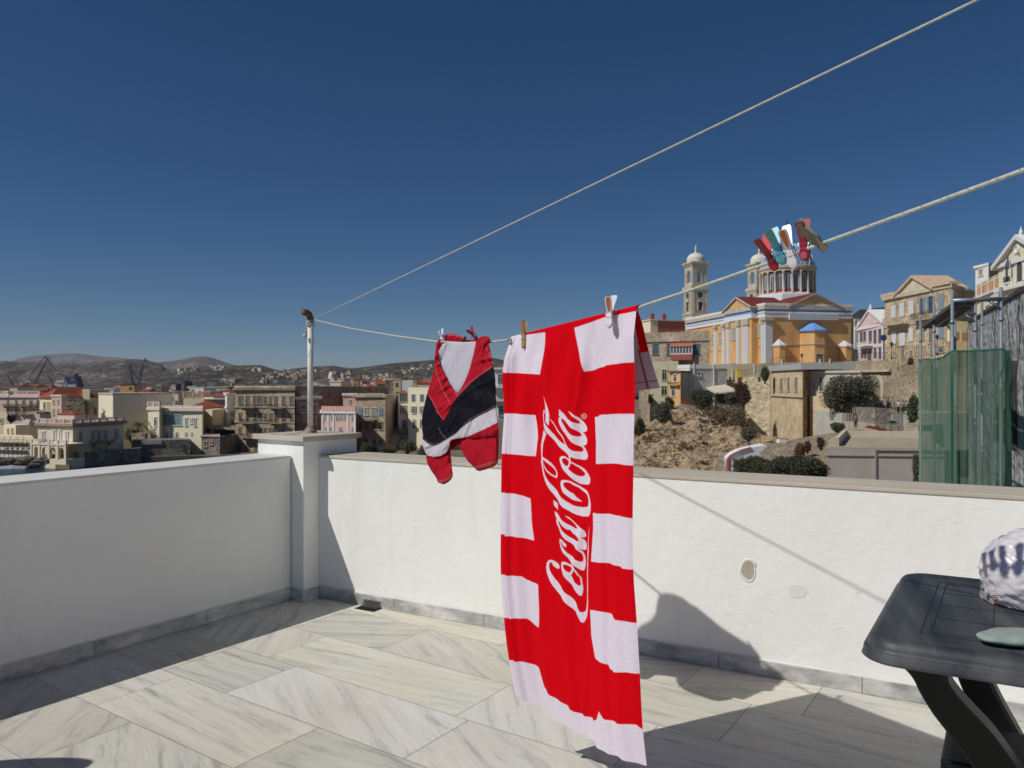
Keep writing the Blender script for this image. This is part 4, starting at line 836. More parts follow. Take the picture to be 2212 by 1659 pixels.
H_mid=hillmat('mid_hill',c8(84,72,64,.8),c8(46,42,38,.8),c8(150,130,112,.9),.009)
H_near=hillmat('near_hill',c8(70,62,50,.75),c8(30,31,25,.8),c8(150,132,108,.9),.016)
rr=lambda f,*p:[Z(f,*q) for q in p]
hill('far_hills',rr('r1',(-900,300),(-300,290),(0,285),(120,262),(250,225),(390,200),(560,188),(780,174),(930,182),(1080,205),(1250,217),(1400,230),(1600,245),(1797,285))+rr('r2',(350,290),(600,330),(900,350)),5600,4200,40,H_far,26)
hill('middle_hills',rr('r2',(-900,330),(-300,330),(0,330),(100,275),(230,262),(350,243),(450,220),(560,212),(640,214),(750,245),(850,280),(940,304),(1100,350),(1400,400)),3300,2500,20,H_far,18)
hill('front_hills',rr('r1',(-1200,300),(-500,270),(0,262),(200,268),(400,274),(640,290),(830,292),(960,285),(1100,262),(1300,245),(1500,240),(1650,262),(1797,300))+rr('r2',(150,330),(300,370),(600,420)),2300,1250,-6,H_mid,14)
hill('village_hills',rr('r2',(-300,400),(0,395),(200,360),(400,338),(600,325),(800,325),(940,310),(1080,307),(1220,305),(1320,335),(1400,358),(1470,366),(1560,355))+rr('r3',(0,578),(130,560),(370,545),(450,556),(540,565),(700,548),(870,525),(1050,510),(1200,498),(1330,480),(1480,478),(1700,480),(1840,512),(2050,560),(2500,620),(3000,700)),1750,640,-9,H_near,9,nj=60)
hill('right_hill',[(1760,760),(1820,700)]+rr('r6',(2030,806),(2080,795),(2130,800),(2170,788),(2212,780))+[(1960,664),(2000,700),(2060,760)],900,420,-10,mat('dark_scrub',c8(48,46,38),.95,c8(30,30,24),.05,.4),5,ni=160)
# ---------------- far hillside houses (individually built)
rng=random.Random(11)
HH=[mat('far_white',c8(205,198,186),.9),mat('far_cream',c8(196,176,138),.9),mat('far_pink',c8(190,150,132),.9),mat('far_grey',c8(150,142,130),.9)]
def farhouse(x,d,z,w,dp,h,m,roof=False,name='hillside_house',label=None,group=None,win=True,yaw=None):
    yaw=rng.uniform(-.6,.6) if yaw is None else yaw; u_=V((math.cos(yaw),math.sin(yaw),0)); v_=V((-math.sin(yaw),math.cos(yaw),0)); p=V((x,d,z-3)); r=empty(name,p,label,'house',group)
    b=MB(); b.hexa([p,p+u_*w,p+u_*w+v_*dp,p+v_*dp],h+3); b.build('wall',m,r); F=Fac(p,p+u_*w)
    b=MB()
    n=max(1,int(w/3)); fl=max(1,int(h/3))
    if win:
        for k in range(fl):
            for i in range(n):
                a=w*(i+.5)/n; g=MB(); F.slab(g,a-.5,a+.5,z+.9+3*k,z+2.3+3*k,0,.06); g.build('window',G_mid,r)
    if roof:
        q=p+V((0,0,h+3)); e=.3; A=q-u_*e-v_*e;B_=q+u_*(w+e)-v_*e;C_=q+u_*(w+e)+v_*(dp+e);D_=q-u_*e+v_*(dp+e); rh=V((0,0,min(w,dp)*.2)); R0=(A+D_)/2+u_*w*.2+rh;R1=(B_+C_)/2-u_*w*.2+rh
        recalc(MB().add([A,B_,C_,D_,R0,R1],[(0,1,5,4),(1,2,5),(2,3,4,5),(3,0,4),(3,2,1,0)]).build('roof',R_tile,r))
    else:
        q=p+V((0,0,h+3)); F2=MB(); F2.hexa([q-u_*.15-v_*.15,q+u_*(w+.15)-v_*.15,q+u_*(w+.15)+v_*(dp+.15),q-u_*.15+v_*(dp+.15)],.35); F2.build('parapet',m,r)
    return r
village=bpy.data.objects['village_hills']
from mathutils.bvhtree import BVHTree
def bvh(names):
    vs=[];fs=[]
    for n_ in names:
        o=bpy.data.objects[n_]; k=len(vs); vs+=[o.location+v.co for v in o.data.vertices]; fs+=[tuple(i+k for i in p.vertices) for p in o.data.polygons]
    return BVHTree.FromPolygons(vs,fs)
HB=bvh(['village_hills','front_hills','right_hill','middle_hills'])
def onhill(X,Y):
    d=V(((X-1106)/1662,1,-(Y-829.5)/1662)).normalized(); h=HB.ray_cast(V((0,0,1)),d); return h[0]
zones=[(rr('r2',(300,380),(560,350)),16),(rr('r2',(640,350),(800,350)),8),(rr('r2',(1080,365),(1200,360)),5),(rr('r2',(1260,430),(1700,380)),26),(rr('r2',(760,510),(960,480)),16),(rr('r2',(1180,500),(1500,430)),12),
 (rr('r3',(0,640),(120,620)),8),(rr('r3',(560,660),(820,640)),24),(rr('r3',(960,600),(1190,560)),16),(rr('r3',(220,600),(540,640)),10),(rr('r2',(560,560),(900,540)),12),(rr('r2',(0,600),(150,570)),10),(rr('r1',(1680,580),(1797,560)),8),(rr('r1',(220,520),(300,500)),5)]
ZN=['near the crane jib','above the stone apartment block','above the stone apartment block','left of the clothesline pole','above the stone apartment block','left of the clothesline pole','just right of the clothesline pole','right of the clothesline pole','beside the swim shorts','right of the clothesline pole','above the stone apartment block','above the blank block','right of the yellow funnel','behind the harbour cranes']
hm=None
for zi,((a,b_),n_) in enumerate(zones):
    for i in range(int(n_*1.65)):
        t=rng.random(); X=lerp(a[0],b_[0],t)+rng.uniform(-2,2); Y=lerp(a[1],b_[1],t)+rng.gauss(0,2.6); h=onhill(X,Y)
        if h is None or h.y>2400: continue
        sc=rng.uniform(.5,.95)*(h.y/1300)**.6; farhouse(h.x,h.y,h.z,rng.uniform(5,10)*sc,6*sc,rng.choice([3.2,3.5,6])*sc,hm:=rng.choice([HH[0],HH[0],HH[1],HH[1],HH[2],HH[3]]),label='tiny '+hm.name[4:]+' house on the far hillside '+ZN[zi],group='houses on the far hillside',win=(h.y<1000))
_c8=c8
def c8(r,g,b,k=1.42,ds=.30):
    a=lin((r,g,b)); l=.3*a[0]+.6*a[1]+.1*a[2]; v=[(x*(1-ds)+l*ds)*k for x in a]; s=min(1,.80/max(v)); return tuple(x*s for x in v)
# ---------------- town buildings, left to right
def stone(n,a,b_,s=2.2): return mat(n,a,.95,b_,s,kind='brick')
K_vil=mat('villa_render',c8(208,192,162),.9,c8(192,174,146),.8,.6); K_pink=mat('pink_render',c8(190,160,146),.9,c8(165,134,122),.5,.6); K_cream=mat('cream_render',c8(220,203,164),.9,c8(200,182,140),.6,.6)
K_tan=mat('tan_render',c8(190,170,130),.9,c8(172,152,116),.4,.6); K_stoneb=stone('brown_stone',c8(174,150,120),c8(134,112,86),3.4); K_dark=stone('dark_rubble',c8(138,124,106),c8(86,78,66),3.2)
K_pale=stone('pale_stone',c8(188,166,128),c8(150,128,96),2.4); K_sal=mat('salmon_render',c8(224,172,152),.9,c8(205,152,134),.5,.6); K_yel=mat('pale_yellow',c8(212,199,156),.9,c8(196,182,142),.4,.6); K_white=mat('white_render',c8(214,212,204),.9,c8(186,184,178),.4,.6)
ZG=-11.9
r1=lambda x,y:Z('r1',x,y)
# villa
B=Bld('seafront_villa','cream seafront villa with arched ground floor and rooftop balustrade, leftmost at the water',(82,129.8),(157.2,127),(266.6,137.4),r1(805,985)[1],SEA-1,K_vil,cat='villa',roofm=R_flat)
B.band('cornice',zat(r1(805,985)[1],127),zat(r1(805,955)[1],127),.45,T_stone); z0=zat(r1(805,955)[1],127); B.balustrade(z0,zat(r1(805,903)[1],127),mat('pink_trim',c8(205,172,158),.9))
B.band('red_string_course',zat(r1(805,996)[1],127),zat(r1(805,986)[1],127),.06,mat('faded_red',c8(150,96,84),.9))
B.win('L','r1',[(470,1045,496,1135),(592,1030,620,1160),(656,1028,678,1150),(727,1050,752,1145)],pane=S_blue,tw=.22)
B.win('R','r1',[(870,1048,905,1142),(1010,1038,1044,1130),(1074,1035,1114,1150),(1150,1034,1184,1128),(1270,1022,1303,1115),(874,1238,908,1268),(1010,1222,1044,1262),(1074,1218,1112,1262),(1150,1214,1186,1252)],pane=S_blue,trim=T_cream,tw=.16)
B.balcony('R','r1',990,1138,1225,1172,1.0,rm=IRON)
F=B.FL; b=MB(); 
L=Fac(F.pt(-4.0,0,3.4),F.pt(F.L-1.6,0,3.4)); L=Fac(L.pt(L.hit(*r1(352,1260))[0],0),L.pt(L.hit(*r1(732,1260))[0],0)); zt=zat(r1(730,1192)[1],124); zb=zat(r1(730,1342)[1],124)
arc=empty('arcade_terrace',L.pt(0,SEA-.5),'cream arcade of four arches with a terrace on top in front of the villa','arcade')
b=MB(); a_s=[L.hit(*r1(x,1260))[0] for x in(378,418,464,523,555,613,646,706)]; zs0=L.hit(*r1(540,1312))[1]; zs1=L.hit(*r1(540,1212))[1]
prev=0
for i in range(4):
    L.slab(b,prev,a_s[2*i],zb,zt,-.4,0); prev=a_s[2*i+1]; w=a_s[2*i+1]-a_s[2*i]; n_=8; cx=(a_s[2*i]+a_s[2*i+1])/2; cz=zs1-w/2
    P_=[L.pt(cx-w/2*math.cos(math.pi*k/n_),cz+w/2*math.sin(math.pi*k/n_),0) for k in range(n_+1)]; T_=[L.pt(cx-w/2*math.cos(math.pi*k/n_),zt,0) for k in range(n_+1)]
    Pb=[p-L.n*.4 for p in P_]; b.add(P_+T_+Pb,[(k,k+1,n_+1+k+1,n_+1+k) for k in range(n_)]+[(k+1,k,2*n_+2+k,2*n_+3+k) for k in range(n_)])
L.slab(b,prev,L.L,zb,zt,-.4,0); L.slab(b,0,L.L,zt,zt+.25,-3.3,.12); L.slab(b,0,L.L,SEA-.5,zb,-3.4,.05)
for x in(350,440,545,640,728): a=L.hit(*r1(x,1200))[0]; L.slab(b,a-.15,a+.15,zb,zt+.85,.0,.12)
L.slab(b,-.0,a_s[1],zt+.25,zt+.9,-.2,0.0); L.slab(b,a_s[5]+.2,L.L,zt+.25,zt+.9,-.2,0.0)
b.build('arcade_wall',K_cream,arc)
b=MB(); L.slab(b,0,L.L,zb,zt,-3.35,-3.2); b.build('back_wall',K_tan,arc)
b=MB(); L.slab(b,a_s[1]+.2,a_s[5]-.1,zt+.8,zt+.86,-.08,-.03); [L.slab(b,a_s[1]+.25+i*.25,a_s[1]+.29+i*.25,zt+.25,zt+.8,-.07,-.04) for i in range(int((a_s[5]-a_s[1]-.4)/.25))]; b.build('railing',IRON,arc)
B2=Bld('rooftop_hut','small hut with red tiled gable on the villa roof',(124,133),(160.5,132),(186,136),r1(820,850)[1],zat(r1(820,905)[1],127)-.5,K_vil,cat='hut'); B2.hip(.65,.3,R_tile)
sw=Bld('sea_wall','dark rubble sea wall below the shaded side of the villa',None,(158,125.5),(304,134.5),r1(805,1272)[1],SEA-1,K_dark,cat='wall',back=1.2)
B=Bld('pink_apartment_house','long dull pink apartment house with small balconies at the left edge',None,(-60,176),(84.5,170),r1(300,655)[1],ZG,K_pink,roofm=R_flat)
B.band('cornice',B.zt-.1,B.zt+.5,.3,mat('pinkish_trim',c8(200,170,158),.9)); B.balustrade(B.zt+.5,B.zt+1.4,mat('pinkish_trim',c8(200,170,158),.9),'R',3)
B.win('R','r1',[(80,700,96,738),(172,700,190,738),(252,698,276,738),(410,698,436,738),(80,792,96,840),(252,792,276,838),(170,792,190,838),(330,700,355,738)],trim=T_stone)
for x0,x1 in((55,125),(138,205),(232,368),(395,438)): B.balcony('R','r1',x0,735,x1,757)
for x0,x1 in((140,205),(232,368)): B.balcony('R','r1',x0,832,x1,853)
b2=Bld('roof_cabin','pale cream cabin on the roof of the pink apartment house',(10,174),(18,172),(48,174),r1(60,603)[1],B.zt,K_cream,cat='cabin',back=4); b2.band('eave',b2.zt-.1,b2.zt+.2,.2,T_cream)
b2=Bld('red_roofed_shed','long low building with a deep red roof behind the pink house',None,(48,196),(112,192),r1(300,630)[1],ZG,K_pink,cat='building',back=9); b2.hip(.9,.4,R_red)
B=Bld('red_roofed_mansion','big cream house with wide orange hipped roof and shaded rear wing',(86,158),(110.5,154),(212,165),r1(565,665)[1],ZG,K_cream); B.hip(2.1,.5,R_tile)
B.win('L','r1',[(484,718,506,790),(524,718,532,790),(545,718,556,790)],trim=T_cream); B.balcony('L','r1',430,795,558,822,1.2)
B.win('R','r1',[(765,686,790,706),(812,686,838,706),(878,686,902,706),(925,686,950,706),(765,790,800,812),(853,785,888,808),(953,780,980,850),(1033,782,1066,850)],trim=T_cream)
b2=Bld('pale_tower_wing','narrow pale wing with four small windows beside the orange roofed house',(110.5,151),(133,149),(144,150.5),r1(680,645)[1],ZG,K_pink,cat='building'); b2.win('L','r1',[(586,690,602,730),(636,690,652,728),(586,795,602,855),(636,795,652,858)],trim=T_cream); b2.band('cornice',b2.zt-.2,b2.zt+.2,.2,T_cream); b2.balcony('R','r1',680,712,735,748,1.6,rm=T_cream)
b2=Bld('chimney_block','cream chimney block on the orange hipped roof',None,(178,161),(194,161),r1(915,572)[1],B.zt-.5,K_cream,cat='chimney',back=3)
b2=Bld('roof_terrace_house','small tan house behind the orange roof with flat terrace',None,(194,180),(226,182),r1(1000,575)[1],ZG,K_tan,back=8)
B=Bld('blank_block','huge windowless beige block with one sunlit end wall',(212.8,152),(244,145),(372,152),r1(1250,630)[1],ZG,mat('beige_render',c8(214,200,162),.95,c8(200,186,150),.3,.6)); B.band('parapet',B.zt-.05,B.zt+.25,.12,K_pink)
B=Bld('low_cream_house','low cream house by the scaffolding at the left edge',(8,140),(34,137),(66,139),r1(180,970)[1],ZG,K_cream); B.win('L','r1',[(84,1010,100,1055),(130,1010,146,1055)],trim=T_cream); 
B=Bld('grey_low_house','low grey house with a dark doorway at the left edge',None,(-50,150),(15,147),r1(70,835)[1],ZG,K_tan,back=8); B.win('R','r1',[(5,898,34,945)],trim=T_cream)
B=Bld('terrace_wall_block','long cream retaining terrace behind the scaffolding',None,(-60,133),(72,128.5),r1(300,1080)[1],SEA-1,K_cream,cat='wall',back=5)
b=MB(); F=Fac(P2(-60,131),P2(70,126.4)); sc=empty('timber_scaffold',F.pt(0,SEA),'row of thin scaffold poles along the quay left of the arcade','scaffold'); 
for i in range(15):
    a=F.L*i/14
    for o in(0,1.1): b.tube([F.pt(a,SEA-.5,o),F.pt(a,zat(r1(100,1120 if i%3 else 1080)[1],129),o)],.035,5)
for zz in(1160,1240):
    z_=zat(r1(100,zz)[1],129); F.slab(b,0,F.L,z_,z_+.05,0,1.1); b.tube([F.pt(0,z_+.7,1.1),F.pt(F.L,z_+.7,1.1)],.03,4)
b.build('poles',mat('scaf_dark',c8(70,60,50),.8),sc)
B=Bld('quay_store','low quay building with square dark openings behind the scaffold poles',None,(-60,130.2),(66,125.6),r1(200,1152)[1],SEA-1,K_vil,back=2); B.win('R','r1',[(60+60*i,1165,80+60*i,1215) for i in range(5)],trim=T_cream,mull=0)
B=Bld('small_roof_house','low house with pinkish pitched roof among the left houses',(40,147),(60,143),(82,146),r1(300,985)[1],ZG,K_tan); B.hip(1.2,.3,mat('pink_roof',c8(168,132,118),.9))
# cream house with glass bay
B=Bld('glazed_bay_house','cream house with a wide glazed bay and roof balustrade above stone arches',None,(348,145),(437,142),Z('r2',0,800)[1],ZG,mat('bay_yellow',c8(214,200,158),.9,c8(196,184,138),.5,.6),back=13,roofm=R_flat)
B.band('cornice',B.zt-.15,B.zt+.45,.4,mat('bay_trim',c8(212,190,170),.9)); B.balustrade(B.zt+.45,zat(Z('r2',0,748)[1],145),mat('bay_trim',c8(212,190,170),.9),'R',3.2)
B.win('R','r2',[(146,858,350,968)],trim=mat('teal_frame',c8(150,175,165),.6),pane=mat('teal_glass',c8(90,120,122),.3),mull=7,tw=.2)
B.win('R','r2',[(390,895,415,975),(448,900,466,950),(488,898,512,980)],trim=T_white,tw=.16); B.win('R','r2',[(177,1042,208,1130),(233,1042,262,1130),(283,1042,314,1130)],trim=T_white,arch=True); B.win('R','r2',[(387,1042,415,1095),(450,1045,470,1090)],trim=T_white,arch=True,pane=mat('brown_door',c8(120,88,50),.7))
b2=Bld('bay_house_wing','narrow two storey wing with a tall window left of the glazed bay house',(320,145),(344,143),(350,144),r1(1650,800)[1],ZG,mat('bay_yellow',c8(214,200,158)),back=6); b2.win('L','r1',[(1708,885,1738,975)]); b2.win('L','r1',[(1708,1040,1738,1135)],arch=True,pane=mat('brown_door',c8(120,88,50))); b2.band('cornice',b2.zt-.1,b2.zt+.4,.3,mat('bay_trim',c8(212,190,170))); b2.balustrade(b2.zt+.4,b2.zt+1.5,mat('bay_trim',c8(212,190,170)),'L',3)
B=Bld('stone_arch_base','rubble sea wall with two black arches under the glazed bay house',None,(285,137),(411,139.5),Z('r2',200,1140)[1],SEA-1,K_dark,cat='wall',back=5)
B.win('R','r2',[(190,1298,300,1420),(318,1298,415,1420)],trim=K_dark,pane=G_dark,arch=True,mull=0,tw=.3); B.win('R','r2',[(352,1190,372,1235)],trim=K_dark,mull=0)
b=MB(); F=B.FR; F.slab(b,F.hit(*r1(1560,1150))[0],F.hit(*Z('r2',130,1150))[0],zat(Z('r2',60,1180)[1],138),zat(Z('r2',60,1140)[1],138),0,.15); b.build('coping',K_pink,B.root)
b2=Bld('garden_gate_house','small cream gatehouse with brown door left of the glazed bay house',None,(284,141),(321,141.5),r1(1500,1060)[1],ZG,K_tan,cat='gatehouse',back=3); b2.win('R','r1',[(1600,1062,1640,1135)],pane=mat('brown_door',c8(120,88,50)),mull=0)
B=Bld('tan_side_building','tan building with low orange roof right of the glazed bay house',(440,152),(468,160),(486,158),Z('r2',730,785)[1],ZG,K_tan); 
B=Bld('orange_roof_house','wide orange hipped roof rising behind the glazed bay house',None,(408,158),(488,164),Z('r2',700,782)[1],ZG,K_tan,back=12); B.hip(1.4,.4,R_tile)
B=Bld('cream_roof_terrace','cream terrace house with orange roof between far houses and the stone block',None,(396,190),(438,190),Z('r2',500,668)[1],ZG,K_cream,back=8); B.balustrade(B.zt,B.zt+1.6,T_cream,'R',3)
B=Bld('cream_gable_house','cream house with orange gable roof behind the terrace house',None,(418,210),(462,208),Z('r2',600,640)[1],ZG,K_cream,back=10); B.hip(1.0,.4,R_tile)
B=Bld('dark_shed_roof','dark grey flat roofed shed left of the narrow white house',None,(440,176),(492,176),Z('r2',700,690)[1],ZG,mat('dark_render',c8(70,64,60),.9),back=8)
B=Bld('white_row_house','low white house with orange roof left of the narrow white house',None,(452,230),(492,230),Z('r2',780,655)[1],ZG,K_white,back=8); B.hip(1.1,.3,R_tile)
B=Bld('narrow_white_house','narrow white house with roof terrace left of the big stone block',(486.5,158),(490,157),(509,158),Z('r2',845,625)[1],ZG,K_white); B.win('R','r2',[(885,822,930,880),(885,900,930,965)],pane=G_mid); B.win('R','r2',[(852,830,868,880),(852,905,868,950)]); B.band('slab',B.zt-.2,B.zt+.1,.15,K_white); B.band('floor_slab',zat(Z('r2',850,785)[1],157),zat(Z('r2',850,770)[1],157),.2,K_white)
B=Bld('stone_yard_house','low stone house with scalloped parapet and two square windows beside the stone block',None,(435,142),(475,141),Z('r2',650,1095)[1],SEA-1,K_dark,cat='house',back=6); B.band('coping',B.zt,B.zt+.3,.15,K_pink); B.win('R','r2',[(600,1155,632,1205),(665,1155,692,1185)],trim=K_pale,pane=G_mid,mull=0)
for x in(570,655,775): 
    pass
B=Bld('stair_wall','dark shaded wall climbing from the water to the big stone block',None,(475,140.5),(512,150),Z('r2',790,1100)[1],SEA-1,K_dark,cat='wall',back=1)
B=Bld('dark_pergola_house','dark open sheds under a striped awning beside the stone yard house',None,(446,150),(505,153),Z('r2',800,1010)[1],ZG,mat('dark_render',c8(70,64,60),.9),cat='shed',back=6)
b=MB(); F=B.FR; b.add([F.pt(0,B.zt+.8,0),F.pt(F.L,B.zt+.5,0),F.pt(F.L,B.zt-.3,2.5),F.pt(0,B.zt+.1,2.5),F.pt(0,B.zt+.75,0),F.pt(F.L,B.zt+.45,0),F.pt(F.L,B.zt-.35,2.5),F.pt(0,B.zt+.05,2.5)],[(0,1,2,3),(7,6,5,4),(0,3,7,4),(1,0,4,5),(2,1,5,6),(3,2,6,7)]); b.build('awning',mat('awning',c8(120,112,100),.9),B.root)
# big stone block
B=Bld('stone_apartment_block','large brown stone apartment block with three tiers of balconies left of the pole',None,(508,150),(636.5,146),Z('r2',940,550)[1],ZG,K_stoneb,back=16,roofm=R_flat)
B.band('cornice',zat(Z('r2',940,580)[1],150),zat(Z('r2',940,568)[1],150),.35,T_stone); B.band('parapet',zat(Z('r2',940,560)[1],150),zat(Z('r2',940,535)[1],150),.12,K_pale)
for yy in(775,940): B.band('string_course',zat(Z('r2',940,yy)[1],150),zat(Z('r2',940,yy-9)[1],150),.12,T_stone)
B.win('R','r2',[(978,652,1018,732),(1062,650,1095,765),(1140,652,1180,735),(1195,652,1240,735),(1262,655,1290,732),(1318,655,1345,735),(1375,655,1408,765),(1460,655,1490,735),(1548,655,1578,735)],trim=T_stone,shut=None,pane=G_mid)
B.win('R','r2',[(982,838,1012,905),(1062,835,1095,930),(1148,838,1178,930),(1202,840,1235,910),(1262,842,1288,908),(1320,842,1345,908),(1378,842,1408,935),(1460,842,1490,908),(1548,842,1578,910)],trim=T_stone)
B.win('R','r2',[(982,995,1008,1055),(1065,990,1095,1080),(1145,995,1172,1060),(1202,1002,1228,1062),(1262,1002,1288,1062),(1318,1002,1345,1062),(1360,1002,1395,1062),(1460,1002,1490,1050),(1548,1005,1575,1040),(978,1170,1012,1265),(1068,1172,1092,1228),(1150,1178,1175,1235)],trim=T_stone)
for x0,x1,y0,y1 in((1030,1185,738,778),(1345,1503,738,782),(1035,1190,905,950),(1348,1503,905,950),(1033,1180,1068,1110)): B.balcony('R','r2',x0,y0,x1,y1,1.3)
b2=Bld('salmon_roof_house','salmon roofed house peeking above the big stone block behind the pole',None,(620,200),(690,205),Z('r3',60,708)[1],ZG,K_sal,back=10); 
b2=Bld('dark_stone_warehouse','long dark brown warehouse behind the pole and the pink castle house',(636,160),(658,185),(830,195),Z('r3',200,715)[1],ZG,stone('dark_brown_stone',c8(132,112,92),c8(92,76,62),2.6)); 
for q in(300,370,440,470,510): b2.win('R','r3',[(q,718,q+22,760)],trim=T_stone,mull=0)
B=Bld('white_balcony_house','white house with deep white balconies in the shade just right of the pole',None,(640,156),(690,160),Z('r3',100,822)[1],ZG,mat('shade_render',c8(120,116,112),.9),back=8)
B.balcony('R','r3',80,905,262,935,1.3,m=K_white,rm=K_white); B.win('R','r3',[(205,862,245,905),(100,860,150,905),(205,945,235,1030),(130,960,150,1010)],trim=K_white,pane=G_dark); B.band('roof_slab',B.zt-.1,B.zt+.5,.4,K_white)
B=Bld('pink_castle_house','low pink house with white pilasters and battlements behind the pillar',None,(694,146),(768,143.5),Z('r3',285,915)[1],ZG,K_sal,back=10,roofm=R_flat)
F=B.FR; b=MB()
for i in range(11): a=F.L*(i+.5)/11; F.slab(b,a-.28,a+.28,B.zt,B.zt+.8 if True else 0,-.3,.05)
b.build('battlement',K_sal,B.root)
B.band('cornice',zat(Z('r3',285,940)[1],146),zat(Z('r3',285,928)[1],146),.2,K_white); b=MB()
for x in(290,338,382,500,560): a=F.hit(*Z('r3',x,1000))[0]; F.slab(b,a-.2,a+.2,ZG,zat(Z('r3',285,928)[1],146),0,.1)
b.build('pilaster',K_white,B.root)
B.win('R','r3',[(300,952,316,1000),(360,952,376,1000),(402,952,420,1000),(432,952,450,1000),(464,952,482,1000),(532,955,550,1005),(312,1048,328,1090),(352,1048,370,1090),(430,1048,452,1092),(532,1050,550,1092)],arch=True,tw=.1)
B=Bld('pink_tower_house','taller pink house with roof terrace behind the pink battlements',None,(741,156),(770,156),Z('r3',470,790)[1],ZG,K_sal,back=8); B.band('cornice',B.zt-.1,B.zt+.3,.2,K_white); B.win('R','r3',[(508,832,522,880)])
B=Bld('pink_pediment_house','pink house with a white pediment and red roofs above the brick house',None,(752,176),(838,178),Z('r3',510,735)[1],ZG,K_sal,back=10); B.hip(1.2,.2,R_tile)
B.win('R','r3',[(548,748,564,780),(632,745,654,780),(742,745,762,780)],arch=True,trim=K_sal); F=B.FR; a0=F.hit(*Z('r3',590,730))[0];a1=F.hit(*Z('r3',700,730))[0]; zz=B.zt; zt_=zat(Z('r3',645,700)[1],176)
b=MB(); b.add([F.pt(a0,zz-.2,.6),F.pt(a1,zz-.2,.6),F.pt((a0+a1)/2,zt_,.6),F.pt(a0,zz-.2,-3),F.pt(a1,zz-.2,-3),F.pt((a0+a1)/2,zt_,-3)],[(0,1,2),(5,4,3),(0,2,5,3),(2,1,4,5),(1,0,3,4)]); b.build('pediment',K_white,B.root)
B=Bld('brick_townhouse','brown brick townhouse with blue shutters and an iron balcony right of the pillar',None,(768,150.5),(832.5,148),Z('r3',565,795)[1],ZG,K_stoneb,back=22,roofm=R_flat)
b=MB(); 
B.band('cornice',B.zt-.25,B.zt+.3,.35,K_stoneb)
B.closed('R','r3',[(592,896,620,955),(758,900,788,958)],S_blue); B.win('R','r3',[(640,896,670,955),(700,896,738,985)],shut=None,trim=T_cream,pane=S_blue); B.balcony('R','r3',622,960,742,998,1.2)
B.win('R','r3',[(592,1015,620,1075),(645,1020,668,1072),(705,1018,736,1078),(760,1015,790,1075)],trim=T_stone); B.win('R','r3',[(645,1155,665,1190),(712,1155,734,1192),(764,1158,784,1192),(706,1225,738,1255)],trim=T_stone,mull=0)
b2=Bld('brick_house_shade_wing','shaded rear wing of brown brick behind the brick townhouse',None,(832.5,148.5),(861,168),Z('r3',815,790)[1],ZG,K_stoneb,back=8)
b=MB(); F=b2.FR; n_=14
for i in range(n_): F.slab(b,F.L*i/n_*1,F.L*(i+1)/n_,ZG,ZG+4.5*(i+1)/n_,.0,1.6)
b.build('outside_stair',K_tan,b2.root)
B=Bld('teal_window_house','narrow white house with large gridded windows between brick and pale yellow houses',None,(861,158),(882,158),Z('r3',920,770)[1],ZG,K_white,back=9); B.hip(.5,.2,R_tile); B.win('R','r3',[(930,775,995,838)],mull=3,trim=T_stone,pane=G_mid); B.win('R','r3',[(930,878,995,945)],mull=4,trim=K_white); B.balcony('R','r3',925,1065,998,1100,1.1,rm=IRON); B.win('R','r3',[(950,1000,990,1070)])
B=Bld('pale_yellow_house','pale yellow house with grey shutters left of the swim shorts',None,(881.5,152),(940,148),Z('r3',1000,725)[1],ZG,K_yel,back=12,roofm=R_flat)
B.closed('R','r3',[(1032,782,1060,840),(1102,782,1132,840)],S_grey,trim=K_white); B.win('R','r3',[(1038,885,1062,940),(1106,885,1126,940)],shut=S_grey); B.win('R','r3',[(1040,985,1068,1062),(1098,985,1118,1062)],arch=True)
b2=Bld('small_ochre_house','small ochre house with orange roof behind the pale yellow house',None,(902,190),(930,190),Z('r3',1100,690)[1],ZG,K_cream,back=8); b2.hip(.7,.3,R_tile)
b2=Bld('white_cube_house','white cubic house above the pale yellow house',None,(868,230),(892,230),Z('r3',1000,665)[1],ZG,K_white,back=8)
B=Bld('modern_white_house','modern white terraced house seen between the shorts and the towel',None,(1068,150),(1108,150),Z('r3',1730,568)[1],ZG,K_white,back=12); B.win('R','r3',[(1745,620,1790,700)],pane=G_mid); B.band('roof_slab',B.zt-.2,B.zt+.2,.4,K_white); B.band('terrace_slab',zat(Z('r3',1730,730)[1],150),zat(Z('r3',1730,712)[1],150),.9,K_white); B.balcony('R','r3',1700,790,1830,845,1.1,rm=mat('yellow_rail',c8(150,125,80),.8)); B.win('R','r3',[(1750,880,1790,960),(1745,1010,1770,1080)])
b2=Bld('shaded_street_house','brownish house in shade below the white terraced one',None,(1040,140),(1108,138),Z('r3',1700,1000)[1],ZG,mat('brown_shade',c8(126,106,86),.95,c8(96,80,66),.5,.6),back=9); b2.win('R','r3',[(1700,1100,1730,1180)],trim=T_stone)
b2=Bld('tan_midtown_house','plain tan house hidden behind the hanging towel',None,(1108,150),(1370,150),790,ZG,K_tan,back=12)
b2=Bld('yellow_midtown_house','yellowish house behind the swim shorts',None,(944,158),(1064,156),805,ZG,K_cream,back=12,roofm=R_flat); b2.win('R','r3',[(1400,820,1430,880),(1500,820,1530,880)])
